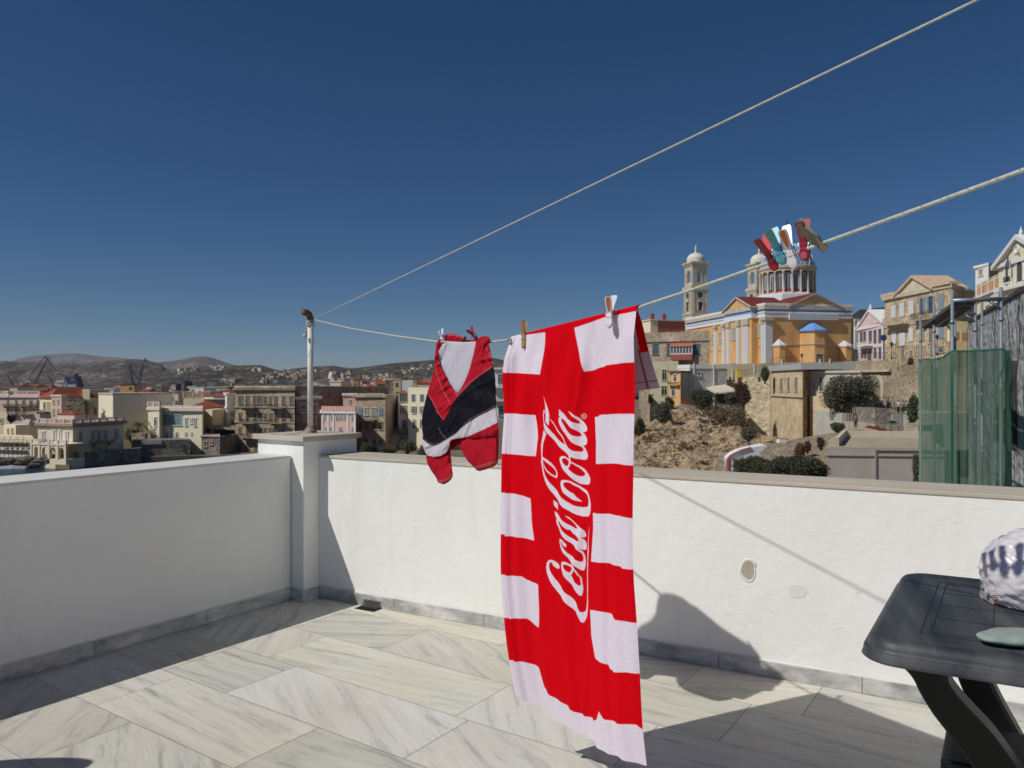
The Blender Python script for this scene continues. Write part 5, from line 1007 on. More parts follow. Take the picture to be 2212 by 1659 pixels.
# small mid-town clutter
rng=random.Random(5)
base=[(-10,110,838),(110,240,842),(330,440,846),(420,500,844),(640,760,826),(760,1000,824),(1060,1110,826),(300,500,838),(690,950,820)]
cl=0
for x0,x1,yt in base:
    X=x0
    while X<x1:
        w=rng.uniform(9,26); d=rng.uniform(240,560); yt_=yt+rng.uniform(-3,14); z=zat(yt_,d); px_=P2(X,d)
        farhouse(px_[0],d,ZG+2,w*d/1662,8,z-ZG-2,rng.choice(HH+[K_cream,K_white,K_tan,K_sal]),roof=rng.random()<.4,name='town_house',label=None,group='crowded town houses below the hills',yaw=rng.uniform(-.3,.3)); X+=w*rng.uniform(.5,1.0); cl+=1
for o in COL.objects:
    if o.name.startswith('town_house'):
        rf=any(c.name.startswith('roof') for c in o.children); X_=1106+o.location.x/o.location.y*1662; wm=[c for c in o.children if c.name.startswith('wall')][0].data.materials[0].name; wm={'far_white':'white','far_cream':'cream','far_pink':'pink','far_grey':'grey','cream_render':'deep cream','white_render':'greyish white','tan_render':'tan','salmon_render':'salmon'}.get(wm,'pale'); o['label']='small '+wm+(' orange roofed' if rf else ' flat roofed')+' house in the crowded town '+('at the far left' if X_<110 else 'behind the blank block' if X_<330 else 'behind the glazed bay house' if X_<510 else 'above the stone apartment block' if X_<660 else 'right of the clothesline pole' if X_<860 else 'around the swim shorts'); o['category']='house'
b2=None
# church bell tower far, pole side
bt=empty('small_bell_tower',W(710,830,600),'tiny white bell tower in the town right of the pole','tower'); b=MB(); p=V(P2(707,600)+(0,)); b.box((p.x-.1,p.y,-6),(p.x+5.2,p.y+5,zat(Z('r3',350,650)[1],600))); b.lathe((p.x+2.6,p.y+2.5,zat(Z('r3',350,650)[1],600)),[(2.2,0),(2.2,2),(1.9,3.2),(1.2,4.2),(0,4.8)],10); b.build('tower_body',K_white,bt)
# ---------------- trees and shrubs
LEAFM={}
def leafmat(n,a,b_):
    return mat('leaf_'+n,a,.8,b_,.9,.6,spec=.1,trans=.42)
def leaves(name,blobs,m,parent,n,size,seed=0,droop=0,flat=.6):
    r=np.random.default_rng(seed); vol=np.array([b[1]*b[2]*b[3] for b in blobs])**.67; pr=vol/vol.sum(); k=r.choice(len(blobs),n,p=pr)
    c=np.array([b[0] for b in blobs])[k]; rad=np.array([b[1:4] for b in blobs])[k]; d=r.normal(size=(n,3)); d/=np.linalg.norm(d,axis=1)[:,None]; q=np.where(r.random(n)<.25,r.uniform(.9,1.32,n),r.uniform(.45,1.05,n)**.7)
    P=c+d*rad*q[:,None]; a=r.normal(size=(n,3)); a/=np.linalg.norm(a,axis=1)[:,None]; b_=np.cross(a,r.normal(size=(n,3))); b_/=np.linalg.norm(b_,axis=1)[:,None]
    s=size*r.uniform(.5,1.3,n)[:,None]; v=np.stack([P-a*s,P+b_*s*flat,P+a*s,P-b_*s*flat],1).reshape(-1,3)
    base=np.array(WL[parent.name]); me=bpy.data.meshes.new(name); me.vertices.add(len(v)); me.vertices.foreach_set('co',(v-base).astype(np.float32).ravel()); me.loops.add(len(v)); me.loops.foreach_set('vertex_index',np.arange(len(v),dtype=np.int32)); me.polygons.add(n); me.polygons.foreach_set('loop_start',np.arange(0,4*n,4,dtype=np.int32)); me.update(); me.validate(); me.materials.append(m)
    o=bpy.data.objects.new(name,me); COL.objects.link(o); o.parent=parent; WL[o.name]=V(base); return o
M_bark=mat('bark',c8(86,72,56),.95,c8(56,46,36),3)
def shrub(name,label,cat,X,Y,d,w,h,m,n=1500,size=.18,seed=1,trunk=True,nb=7,core=None):
    """X,Y pixel of the centre; w,h pixel half sizes"""
    c=W(X,Y,d); hw=w*d/1662; hh=h*d/1662; r=random.Random(seed); root=empty(name,(c.x,c.y,c.z-hh),label,cat); blobs=[]; n=int(n*2.2); size*=.62
    for i in range(nb):
        a=r.uniform(0,6.28); q=r.uniform(.1,.62); blobs.append(((c.x+math.cos(a)*hw*q,c.y+math.sin(a)*hw*q*.8,c.z+r.uniform(-.45,.5)*hh),hw*r.uniform(.34,.55),hw*r.uniform(.34,.5),hh*r.uniform(.34,.55)))
    blobs.append(((c.x,c.y,c.z-.1*hh),hw*.7,hw*.6,hh*.75))
    leaves('foliage',blobs,m,root,n,size,seed)
    if trunk:
        b=MB(); 
        for i in range(4):
            a=i*1.7+seed; b.tube([(c.x+.1*math.cos(a),c.y,c.z-hh*1.25),(c.x+hw*.15*math.cos(a),c.y+hw*.1*math.sin(a),c.z-hh*.4),(c.x+hw*.45*math.cos(a),c.y+hw*.4*math.sin(a),c.z+hh*.3)],[hw*.06+.03,hw*.045+.02,.02],6)
        b.build('trunk',M_bark,root)
    return root
L_dark=leafmat('dark',c8(100,100,66),c8(56,58,40)); L_olive=leafmat('olive',c8(126,120,88),c8(72,70,50)); L_brown=leafmat('brown',c8(120,86,66),c8(76,56,44)); L_green=leafmat('green',c8(104,116,64),c8(62,72,38)); L_rust=leafmat('rust',c8(138,92,44),c8(100,66,34)); L_dry=leafmat('dry',c8(124,100,70),c8(84,66,46))
def palm(label,X,Y,d,h,r_):
    c=W(X,Y,d); root=empty('palm_tree',(c.x,c.y,c.z-h),label,'tree'); b=MB(); b.tube([(c.x,c.y,c.z-h),(c.x+.1,c.y,c.z-h*.5),(c.x,c.y,c.z)],[.28,.22,.2],7); b.build('trunk',M_bark,root); b=MB()
    for i in range(22):
        a=i*2.4; el=.9-1.3*(i/22); pts=[]; 
        for j in range(7):
            t=j/6; pts.append(V((c.x+math.cos(a)*r_*t*math.cos(el*.5),c.y+math.sin(a)*r_*t,c.z+r_*(t*math.sin(el)-.9*t*t*.8))))
        for p,q in zip(pts,pts[1:]):
            dd=(q-p).normalized(); s_=dd.cross(V((0,0,1))).normalized()
            for sg in(1,-1):
                for k in range(3):
                    o=p.lerp(q,k/3); b.add([o,o+dd*.12,o+s_*sg*.42+dd*.3-V((0,0,.18))],[(0,1,2)])
    b.build('crown',L_olive,root)
palm('tall palm in front of the shaded wing of the orange roofed mansion',185,868,148,4.5,2.0)
palm('low palm in shade between the villa and the glazed bay house',298,915,143,2.5,2.6)
shrub('garden_bush','dark bushes in shade behind the villa','bush',283,940,142,16,14,L_dark,700,.3,21)
shrub('town_tree','round dark tree among the roofs at the far left','tree',24,904,150,10,9,L_dark,500,.3,22)
shrub('garden_bush','dark green bush at the foot of the brick townhouse, left','bush',790,968,140,16,14,L_dark,900,.22,23)
shrub('garden_bush','dark green bush at the foot of the brick townhouse, right','bush',838,972,140,20,10,L_dark,900,.22,24)
shrub('garden_bush','green bush by the pale yellow house','bush',880,965,138,22,15,L_green,1100,.22,25)
shrub('garden_bush','rough bush half behind the swim shorts','bush',915,972,136,18,14,L_olive,900,.22,26)
# rocks at the shore
def rocks(label,pts,d,m,seed,sc=1):
    r=random.Random(seed)
    for i,(X,Y,s_) in enumerate(pts):
        c=W(X,Y,d); root=None; b=MB(); G=[]
        for a in range(9):
            ph=math.pi*a/8; row=[]
            for j in range(15):
                th=2*math.pi*(j%14)/14; q=V((math.sin(ph)*math.cos(th),math.sin(ph)*math.sin(th),math.cos(ph))); e=1+.45*noise.noise(q*1.7+V((i*3.1,seed,0))); row.append(c+V((q.x*s_*1.6*e,q.y*s_*e,q.z*s_*.55*e)))
            G.append(row)
        b.grid(G); o=b.build('shore_rock',m,label=('large' if s_>.85 else 'small')+' '+label+(', left end' if X<40 else ', middle' if X<85 else ', right end'),cat='rock',group='rocks along the left shore',origin=c)
rk=[]; r_=random.Random(4)
for i in range(26): X=r_.uniform(-5,128); rk.append((X,r_.uniform(992,1004)-(.05*X if X>80 else 0),r_.uniform(.5,1.2)))
rocks('rough brown rock in the surf below the villa arcade',rk,125.2,mat('shore_rock',c8(110,94,76),.95,c8(56,48,40),1.2),3)
foam=MB(); r_=random.Random(9)
for i in range(60):
    X=r_.uniform(-8,50); Y=r_.uniform(998,1012); d=13.55*1662/(Y-829.5); c=P2(X,d); w=r_.uniform(.4,1.6); foam.box((c[0]-w,c[1]-.4,SEA),(c[0]+w,c[1]+.4,SEA+r_.uniform(.05,.45)))
foam.build('surf',mat('sea_foam',(.55,.58,.6),.9),kind='stuff')['category']='surf'
# ---------------- shipyard cranes, ferry, funnels
C_steel=mat('crane_steel',c8(120,112,92),.8); C_dark=mat('crane_dark',c8(60,62,70),.8)
def crane(label,segs,d,w=1.2):
    w*=.55
    p=W(*segs[0][0],d); root=empty('harbour_crane',(p.x,p.y,ZG),label,'crane')
    names=['mast','jib','tie','counter_jib','tie','tie']
    for i,(a,b_) in enumerate(segs):
        A,B_=W(*a,d),W(*b_,d); b=MB(); k=w if i<2 else w*.5
        for ox,oy in((-.5,-.5),(.5,-.5),(.5,.5),(-.5,.5)): b.tube([A+V((ox*k*1.4,oy*k*1.4,0)),B_+V((ox*k*.5,oy*k*.5,0))],k*.28,4)
        n_=max(3,int((B_-A).length/(k*2.5)))
        for j in range(n_):
            t0,t1=j/n_,(j+1)/n_; e0=k*lerp(.7,.25,t0); e1=k*lerp(.7,.25,t1); sg=1 if j%2 else -1; b.tube([A.lerp(B_,t0)+V((sg*e0,0,0)),A.lerp(B_,t1)+V((-sg*e1,0,0))],k*.18,3)
        b.build(names[min(i,5)],C_steel if i%2 else C_dark,root)
    return root
q=lambda *s:[(r1(a,b_),r1(c,d)) for a,b_,c,d in s]
crane('tall luffing harbour crane at the left with its jib folded over',q((382,515,525,235),(495,205,625,378),(340,415,497,205),(305,408,388,560),(525,235,560,215)),900,2.2)
crane('small pale harbour crane left of the tall one',q((160,555,72,408),(140,560,100,470)),850,1.6)
crane('pale slanted crane jib beside the grey ship',q((512,560,370,460),(512,560,500,590)),840,1.6)
crane('short crane post near the grey ship superstructure',q((575,495,530,408),(575,495,575,560)),840,1.3)
crane('yellowish harbour crane rising above the yellow funnel',q((1482,560,1430,290),(1330,510,1435,285),(1435,290,1530,475)),820,2.0)
crane('dim harbour crane farther right of the yellow funnel',q((1535,520,1605,230),(1605,230,1668,360),(1540,420,1605,232)),1000,2.0)
crane('single slanted crane jib in front of the hills near the blue funnel',[(Z('r2',400,570),Z('r2',437,365)),(Z('r2',437,365),Z('r2',452,430))],820,1.4)
def shipfun(name,label,cat,outline,d,m,thick,parts=()):
    p=W(*outline[0],d); root=empty(name,(p.x,p.y,ZG),label,cat); A=[W(x,y,d) for x,y in outline]; b=MB(); b.hexa(A,0,V((0,thick,0))); recalc(b.build('hull' if cat=='ship' else 'casing',m,root))
    for nm,o,mm,fwd in parts:
        b=MB(); b.hexa([W(x,y,d)+V((0,-fwd,0)) for x,y in o],0,V((0,fwd+thick*.5,0))); recalc(b.build(nm,mm,root))
    return root
rp=lambda *s:[r1(a,b_) for a,b_ in s]; r2p=lambda *s:[Z('r2',a,b_) for a,b_ in s]
sy=mat('funnel_yellow',c8(200,140,36),.7,c8(176,118,30),.4)
shipfun('ferry_funnel','broad yellow ferry funnel with a dark star emblem above the blank block','ship',rp((1195,640),(1225,585),(1270,545),(1330,520),(1400,512),(1475,512),(1482,560),(1490,640)),420,sy,9,
 [('star',[ (r1(1440,558)[0]+ (3.6 if i%2==0 else 1.5)*math.sin(i*math.pi/5), r1(1440,558)[1]-(3.6 if i%2==0 else 1.5)*math.cos(i*math.pi/5)) for i in range(10)],mat('star_navy',c8(40,48,84),.7),.3),
  ('funnel_rim',rp((1325,522),(1400,512),(1476,512),(1478,522),(1400,522),(1330,530)),C_dark,.25),('louvre',rp((1205,620),(1255,560),(1290,545),(1240,600),(1222,625)),mat('gold',c8(225,170,60),.6),.3)])
shipfun('grey_ship','pale grey ship superstructure moored behind the red roofs','ship',rp((600,560),(600,500),(630,470),(700,470),(705,435),(716,435),(722,470),(735,480),(740,560)),800,mat('ship_grey',c8(140,146,150),.8),14,[('bridge',rp((625,500),(625,478),(715,478),(715,500)),HH[0],.5),('mast',rp((707,470),(709,430),(713,430),(715,470)),HH[0],.6),('deck_house',rp((606,545),(606,520),(690,520),(690,545)),HH[0],.5)])
shipfun('blue_ship_funnel','dark blue ship funnel with pale stripes behind the orange roof','ship',rp((748,560),(750,500),(790,480),(795,440),(820,425),(838,430),(850,475),(862,520),(865,560)),790,mat('navy_paint',c8(40,52,84),.7),10,[('stripe',rp((795,480),(796,455),(802,455),(801,480)),HH[0],.5),('stripe',rp((808,480),(809,455),(815,455),(814,480)),HH[0],.5),('mast',rp((826,430),(827,400),(832,400),(833,430)),C_dark,.4),('deck_house',rp((750,560),(750,520),(845,520),(848,560)),mat('ship_grey2',c8(150,156,160)),.6)])
shipfun('striped_funnel','blue, white and yellow striped ship funnel right of the blank block','ship',r2p((208,700),(212,640),(235,620),(237,530),(250,512),(275,512),(288,530),(290,700)),430,mat('navy_paint',c8(40,52,84)),7,[('yellow_band',r2p((236,540),(240,520),(285,520),(287,540)),sy,.3),('white_band',r2p((236,578),(236,541),(287,541),(287,578)),HH[0],.25)])
shipfun('moored_hull','dark blue hull silhouette moored beside the crane jib','ship',r2p((300,660),(305,610),(370,590),(380,480),(395,480),(400,590),(440,600),(445,660)),600,mat('dark_navy',c8(38,44,62),.8),12,[('wheelhouse',r2p((412,560),(412,538),(455,538),(455,575)),HH[0],.5)])
def c8(r,g,b,k=1.2,ds=.12):
    a=lin((r,g,b)); l=.3*a[0]+.6*a[1]+.1*a[2]; v=[(x*(1-ds)+l*ds)*k for x in a]; s=min(1,.80/max(v)); return tuple(x*s for x in v)
# ---------------- right hillside
K_rub=stone('pale_rubble',c8(172,156,128),c8(120,106,84),4.5); K_sand=mat('limestone',c8(206,186,148),.95,c8(168,142,104),.7,.3,bump=.05,bscale=2,det=10); K_conc=mat('pale_concrete',c8(186,180,166),.9,c8(158,150,136),.4,.6)
K_och=mat('church_ochre',c8(216,168,98),.9,c8(184,138,78),.5,.45,stretch=(1,1,.3),det=9); K_blue=mat('church_blue',c8(100,150,208),.8,c8(88,136,194),.5); K_cw=mat('church_white',(.74,.74,.74),.85,(.66,.66,.66),1,.5); K_cs=mat('church_stone',c8(196,184,160),.95,c8(150,138,116),.9,.6,bump=.03,bscale=3); K_maroon=mat('maroon_wall',c8(150,50,48),.85)
r6=lambda x,y:Z('r6',x,y); r7=lambda x,y:Z('r7',x,y); r8=lambda x,y:Z('r8',x,y); q1=lambda x,y:Z('q1',x,y); r5=lambda x,y:Z('r5',x,y)
PZ=5.0
pl=[P2(X,d) for X,d in((1440,172),(1560,156),(1665,146),(1760,140),(1830,138),(1990,119),(2110,112),(2300,104),(2600,120),(2600,420),(1380,420))]
b=MB(); b.hexa([V((x,y,-12)) for x,y in pl],PZ+12); b.build('church_terrace',mat('terrace_paving',c8(158,144,118),.95,c8(126,112,92),.3),kind='structure')
# --- church
Cx=(1653,180); C0=V((*P2(*Cx),0)); dA_=V((.981,.194,0)); dS_=V((-.194,.981,0))
R0=C0+dA_*22.4; L0=C0+dS_*44
class Church(Bld):
    def __init__(s):
        s.zt=zat(r6(1000,745)[1],180); s.zb=PZ-1; s.FR=Fac(C0,R0); s.FL=Fac(L0,C0)
        s.root=empty('domed_church',(C0.x,C0.y,PZ-1),'large ochre church with white pilasters, blue frieze and blue dome on the hill','church'); s.foot=[L0,C0,R0,R0+L0-C0]
        b=MB(); b.hexa([p+V((0,0,s.zb)) for p in s.foot],s.zt-s.zb); s.wall=b.build('wall',K_och,s.root); s.mat=K_och
CH=Church(); B=CH; y2z=lambda y,d=180,X=1000: zat(r6(X,y)[1],d)
zW0,zW1,zB1,zC1,zP1=y2z(880),y2z(828),y2z(792),y2z(748),y2z(722)
B.band('white_frieze',zW0,zW1,.25,K_cw); B.band('white_frieze',zW0+1.0,zW0+1.35,.40,K_cw); B.band('blue_frieze',zW1,zB1,.15,K_blue); B.band('cornice',zB1,zC1,.5,K_cs); B.band('parapet',zC1,zP1,.3,K_cw)
FA,FS=B.FR,B.FL
def pilaster(F,x,w_,cap=True,z1=zW0,fl=5,o=.4):
    a=F.hit(*r6(x,1100))[0]; b=MB(); w=w_
    F.slab(b,a-w/2,a+w/2,PZ-.5,z1-(1.5 if cap else 0),0,o*.7)
    for i in range(fl): t=a-w/2+w*(i+.5)/fl; F.slab(b,t-w/fl*.32,t+w/fl*.32,PZ+.5,z1-1.8,o*.7,o)
    o_=b.build('pilaster',K_cw,B.root)
    if cap: b=MB(); F.slab(b,a-w*.5,a+w*.5,z1-1.5,z1-.8,0,o*1.2); F.slab(b,a-w*.62,a+w*.62,z1-.8,z1,0,o*1.7); b.build('capital',K_cs,o_)
pilaster(FA,1028,1.9,o=.5); pilaster(FA,2000,1.1)
for x,w in((455,1.4),(545,1.4),(885,1.1),(975+5,1.2)): pilaster(FS,x,w,fl=3)
# projecting middle bay of the side front
FM=FS.off(1.6); a0=FM.hit(*r6(560,1000))[0]; a1=FM.hit(*r6(848,1000))[0]; b=MB(); FS.slab(b,a0,a1,PZ-1,zC1-.1,-.5,1.6); b.build('side_portico',K_och,B.root)
for z0,z1,o,m,nm in((zW0,zW1,1.85,K_cw,'white_frieze'),(zW1,zB1,1.75,K_blue,'blue_frieze'),(zB1,zC1,2.05,K_cs,'cornice')): b=MB(); FS.slab(b,a0-.3,a1+.3,z0+.003,z1+.003,.2,o); b.build(nm,m,B.root)
def pil2(x,w,fl=4):
    a=FM.hit(*r6(x,1100))[0]; b=MB(); FM.slab(b,a-w/2,a+w/2,PZ-.5,zW0-1.5,0,.3)
    for i in range(fl): t=a-w/2+w*(i+.5)/fl; FM.slab(b,t-w/fl*.3,t+w/fl*.3,PZ+.5,zW0-1.8,.3,.45)
    o_=b.build('pilaster',K_cw,B.root); b=MB(); FM.slab(b,a-w*.6,a+w*.6,zW0-1.5,zW0,0,.6); b.build('capital',K_cs,o_)
for x,w in((598,1.5),(708,1.4),(790,2.8)): pil2(x,w,4 if w<2 else 7)
# side pediment + red roof
def pediment(F,a0,a1,z0,h,o,depth,tym,roofm,name='pediment'):
    m=(a0+a1)/2; b=MB(); b.add([F.pt(a0,z0,o),F.pt(a1,z0,o),F.pt(m,z0+h,o),F.pt(a0,z0,o-depth),F.pt(a1,z0,o-depth),F.pt(m,z0+h,o-depth)],[(0,1,2),(5,4,3),(0,2,5,3),(2,1,4,5),(1,0,3,4)]); p=recalc(b.build(name,K_cs,B.root))
    b=MB(); b.add([F.pt(lerp(a0,m,.2),z0+.35,o+.03),F.pt(lerp(a1,m,.2),z0+.35,o+.03),F.pt(m,z0+h*.74,o+.03)],[(0,1,2)]); b.build('tympanum',tym,p)
    b=MB()
    for A,s_ in((a0,-1),(a1,1)):
        q=[F.pt(A+s_*.5,z0-.05,o+.5),F.pt(m,z0+h+.35,o+.5),F.pt(m,z0+h+.35,o-depth),F.pt(A+s_*.5,z0-.05,o-depth)]; b.add(q+[p_-V((0,0,.35)) for p_ in q],[(0,1,2,3),(7,6,5,4),(0,4,5,1),(1,5,6,2),(2,6,7,3),(3,7,4,0)])
    c_=recalc(b.build('raking_cornice',K_cs,p)); b=MB()
    for A,s_ in((a0,-1),(a1,1)):
        q=[F.pt(A+s_*.4,z0+.06,o+.2),F.pt(m,z0+h+.42,o+.2),F.pt(m,z0+h+.42,o-depth-1),F.pt(A+s_*.4,z0+.06,o-depth-1)]; b.add(q,[(0,1,2,3) if s_<0 else (3,2,1,0)])
    b.build('pediment_roof',roofm,p)
zap=zat(r6(620,700)[1],195); pediment(FS,a0-.3,a1+.3,zC1,max(1.5,zap-zC1),1.9,9,K_och,R_red)
b0=FA.hit(*r6(1260,740))[0]; b1=FA.hit(*r6(1820,760))[0]; zap=zat(r6(1525,622)[1],181); pediment(FA,b0,b1,zC1,zap-zC1,.25,16,K_och,R_red)
b=MB(); FA.slab(b,FA.hit(*r6(1252,870))[0],FA.hit(*r6(1785,870))[0],y2z(905),y2z(840),.25,.6); 
for i in range(4): FA.slab(b,FA.hit(*r6(1252,870))[0]-.1,FA.hit(*r6(1785,870))[0]+.1,lerp(y2z(905),y2z(830),i/4)+.08,lerp(y2z(905),y2z(830),i/4)+.3,.6,.8)
b.build('frieze_panel',K_cw,B.root)
B.win(FS,'r6',[(405,1080,428,1175),(490,1055,512,1165),(922,968,950,1095)],trim=K_cs,tw=.3,pane=mat('church_glass',c8(150,160,160),.4)); FSx=FM
B.win(FM,'r6',[(632,1005,678,1130)],trim=K_cs,tw=.3,pane=MATS['church_glass'])
B.win(FM,'r6',[(608,1395,668,1500)],trim=K_cs,tw=.4,pane=G_dark,name='door')
B.win(FS,'r6',[(905,1410,960,1470)],trim=K_cs,tw=.3,pane=G_dark)
b=MB(); FS.slab(b,1,43,y2z(1200),y2z(1190),0,.15); b.build('string_course',K_cs,B.root)
b=MB(); FA.slab(b,1.6,FA.L-1.4,y2z(1185),y2z(1172),0,.15); b.build('string_course',K_cs,B.root)
def apse(cx,wpx,ytop,yap,m,roofm,win=None):
    a=FA.hit(*r6(cx,1200))[0]; R=wpx*.1953*178/1662/2/math.cos(math.pi/8)*.98; c=FA.pt(a,0,0); z1=zat(r6(cx,ytop)[1],178); za=zat(r6(cx,yap)[1],180)
    ang=math.atan2(FA.n.y,FA.n.x)+math.pi/8; ring=lambda r,z:[V((c.x+r*math.cos(ang+i*math.pi/4),c.y+r*math.sin(ang+i*math.pi/4),z)) for i in range(8)]
    b=MB(); b.hexa(ring(R,PZ-.5),z1-PZ+.5); o=b.build('apse',m,B.root); b=MB(); b.hexa(ring(R*1.06,y2z(1185)),.3); b.build('string_course',K_cs,o) if wpx>200 else None
    b=MB(); r_=ring(R*1.12,z1); b.add(r_+[V((c.x,c.y,za))]+[p-V((0,0,.35)) for p in r_],[(i,(i+1)%8,8) for i in range(8)]+[(i+9,(i+1)%8+9,(i+1)%8,i) for i in range(8)]+[tuple(range(16,8,-1))]); recalc(b.build('apse_roof',roofm,o))
    if win:
        F=Fac(ring(R,0)[7],ring(R,0)[0]); 
        B.win1(F,F.L/2-win[0]/2,F.L/2+win[0]/2,PZ+win[1],PZ+win[2],K_cs,G_dark,None,False,2,.25,True)
apse(1514,300,1015,918,K_och,K_blue,(1.9,.5,2.9)); apse(1146,158,1183,1117,K_och,mat('pyramid_white',(.72,.7,.66),.85),(1.0,.2,1.5)); apse(1875,160,1183,1125,K_och,MATS['pyramid_white'],(1.0,.2,1.5))
# drum and dome
dc=203; X0=r6(1242,500)[0]; cc=V((*P2(X0,dc),0)); rz=lambda y: zat(r6(1242,y)[1],dc); RD=6.3
b=MB(); e=V((8.2,0,0)); b.lathe((cc.x,cc.y,0),[(8.6,zP1-2),(8.6,rz(655)),(7.4,rz(645)+.1),(0,rz(645)+.1)],8,a0=.3,a1=.3+2*math.pi); b.build('drum_base',K_cw,B.root)
dr=MB().lathe((cc.x,cc.y,0),[(RD,rz(655)),(RD,rz(395))],32).build('drum',K_maroon,B.root,smooth=True)
MB().lathe((cc.x,cc.y,0),[(RD+.3,rz(655)),(RD+.3,rz(625)),(RD,rz(620))],32).build('drum_plinth',mat('pinkish_plinth',c8(176,110,104),.85),dr)
pr_=[(RD,rz(402)),(7.05,rz(402)),(7.1,rz(378)),(7.35,rz(372)),(7.4,rz(350)),(7.1,rz(345)),(6.7,rz(345))]; MB().lathe((cc.x,cc.y,0),pr_,40).build('drum_cornice',K_cs,dr)
for i in range(20):
    a=2*math.pi*(i+.5)/20; x,y=cc.x+6.85*math.cos(a),cc.y+6.85*math.sin(a); MB().lathe((x,y,0),[(.42,rz(640)),(.42,rz(630)),(.30,rz(625)),(.27,rz(425)),(.42,rz(415)),(.42,rz(402)),(0,rz(402))],8).build('column',K_cs,dr,smooth=True)
for i in range(20):
    a=2*math.pi*i/20; p=V((cc.x+(RD+.02)*math.cos(a),cc.y+(RD+.02)*math.sin(a),0)); t=V((-math.sin(a),math.cos(a),0)); 
    if math.sin(a)>.35: continue
    F=Fac(p-t*.72,p+t*.72); 
    if F.n.dot(p-cc)<0: F=Fac(p+t*.72,p-t*.72)
    B.win1(F,0,1.44,rz(600),rz(420),K_cw,G_mid,None,True,1,.22,False)
dome=[(6.7*math.cos(t)**.9 if t<1.5 else .5,rz(345)+6.4*math.sin(t)) for t in [i*1.5/12 for i in range(13)]]; dm=MB().lathe((cc.x,cc.y,0),dome,40).build('dome',K_blue,B.root,smooth=True)
b=MB()
for i in range(20):
    a=2*math.pi*i/20; b.tube([(cc.x+(r+.05)*math.cos(a),cc.y+(r+.05)*math.sin(a),z) for r,z in dome],.10,4)
b.build('dome_rib',K_cw,dm); b=MB()
for i in range(32):
    a=2*math.pi*i/32; u_=V((math.cos(a),math.sin(a),0)); t=V((-math.sin(a),math.cos(a),0)); c=cc+u_*6.85+V((0,0,rz(345))); b.add([c-t*.5,c+t*.5,c+V((0,0,1.0)),c-t*.5-u_*.2,c+t*.5-u_*.2,c+V((0,0,1.0))-u_*.2],[(0,1,2),(5,4,3),(0,2,5,3),(2,1,4,5)])
b.build('dome_crest',K_cs,dm)
zd=dome[-1][1]; b=MB(); b.lathe((cc.x,cc.y,0),[(1.0,zd-.3),(1.0,zd+.8),(.5,zd+1.6),(.15,zd+2.4),(0,zd+2.5)],10); b.build('finial',K_cs,dm); zc=zat(477,dc); b=MB(); b.box((cc.x-.1,cc.y-.1,zd+2.3),(cc.x+.1,cc.y+.1,zc)); b.box((cc.x-.8,cc.y-.1,zc-1.4),(cc.x+.8,cc.y+.1,zc-1.1)); b.build('cross',IRON,dm)
b=MB(); c=FA.pt(12,0,-6); b.hexa([c+V((x,y,y2z(722)-.5)) for x,y in((-1,-1),(1,-1),(1,1),(-1,1))],1.6); b.lathe((c.x,c.y,y2z(722)+1.1),[(1.5,0),(0,.9)],8); b.build('roof_vent',K_cw,B.root)
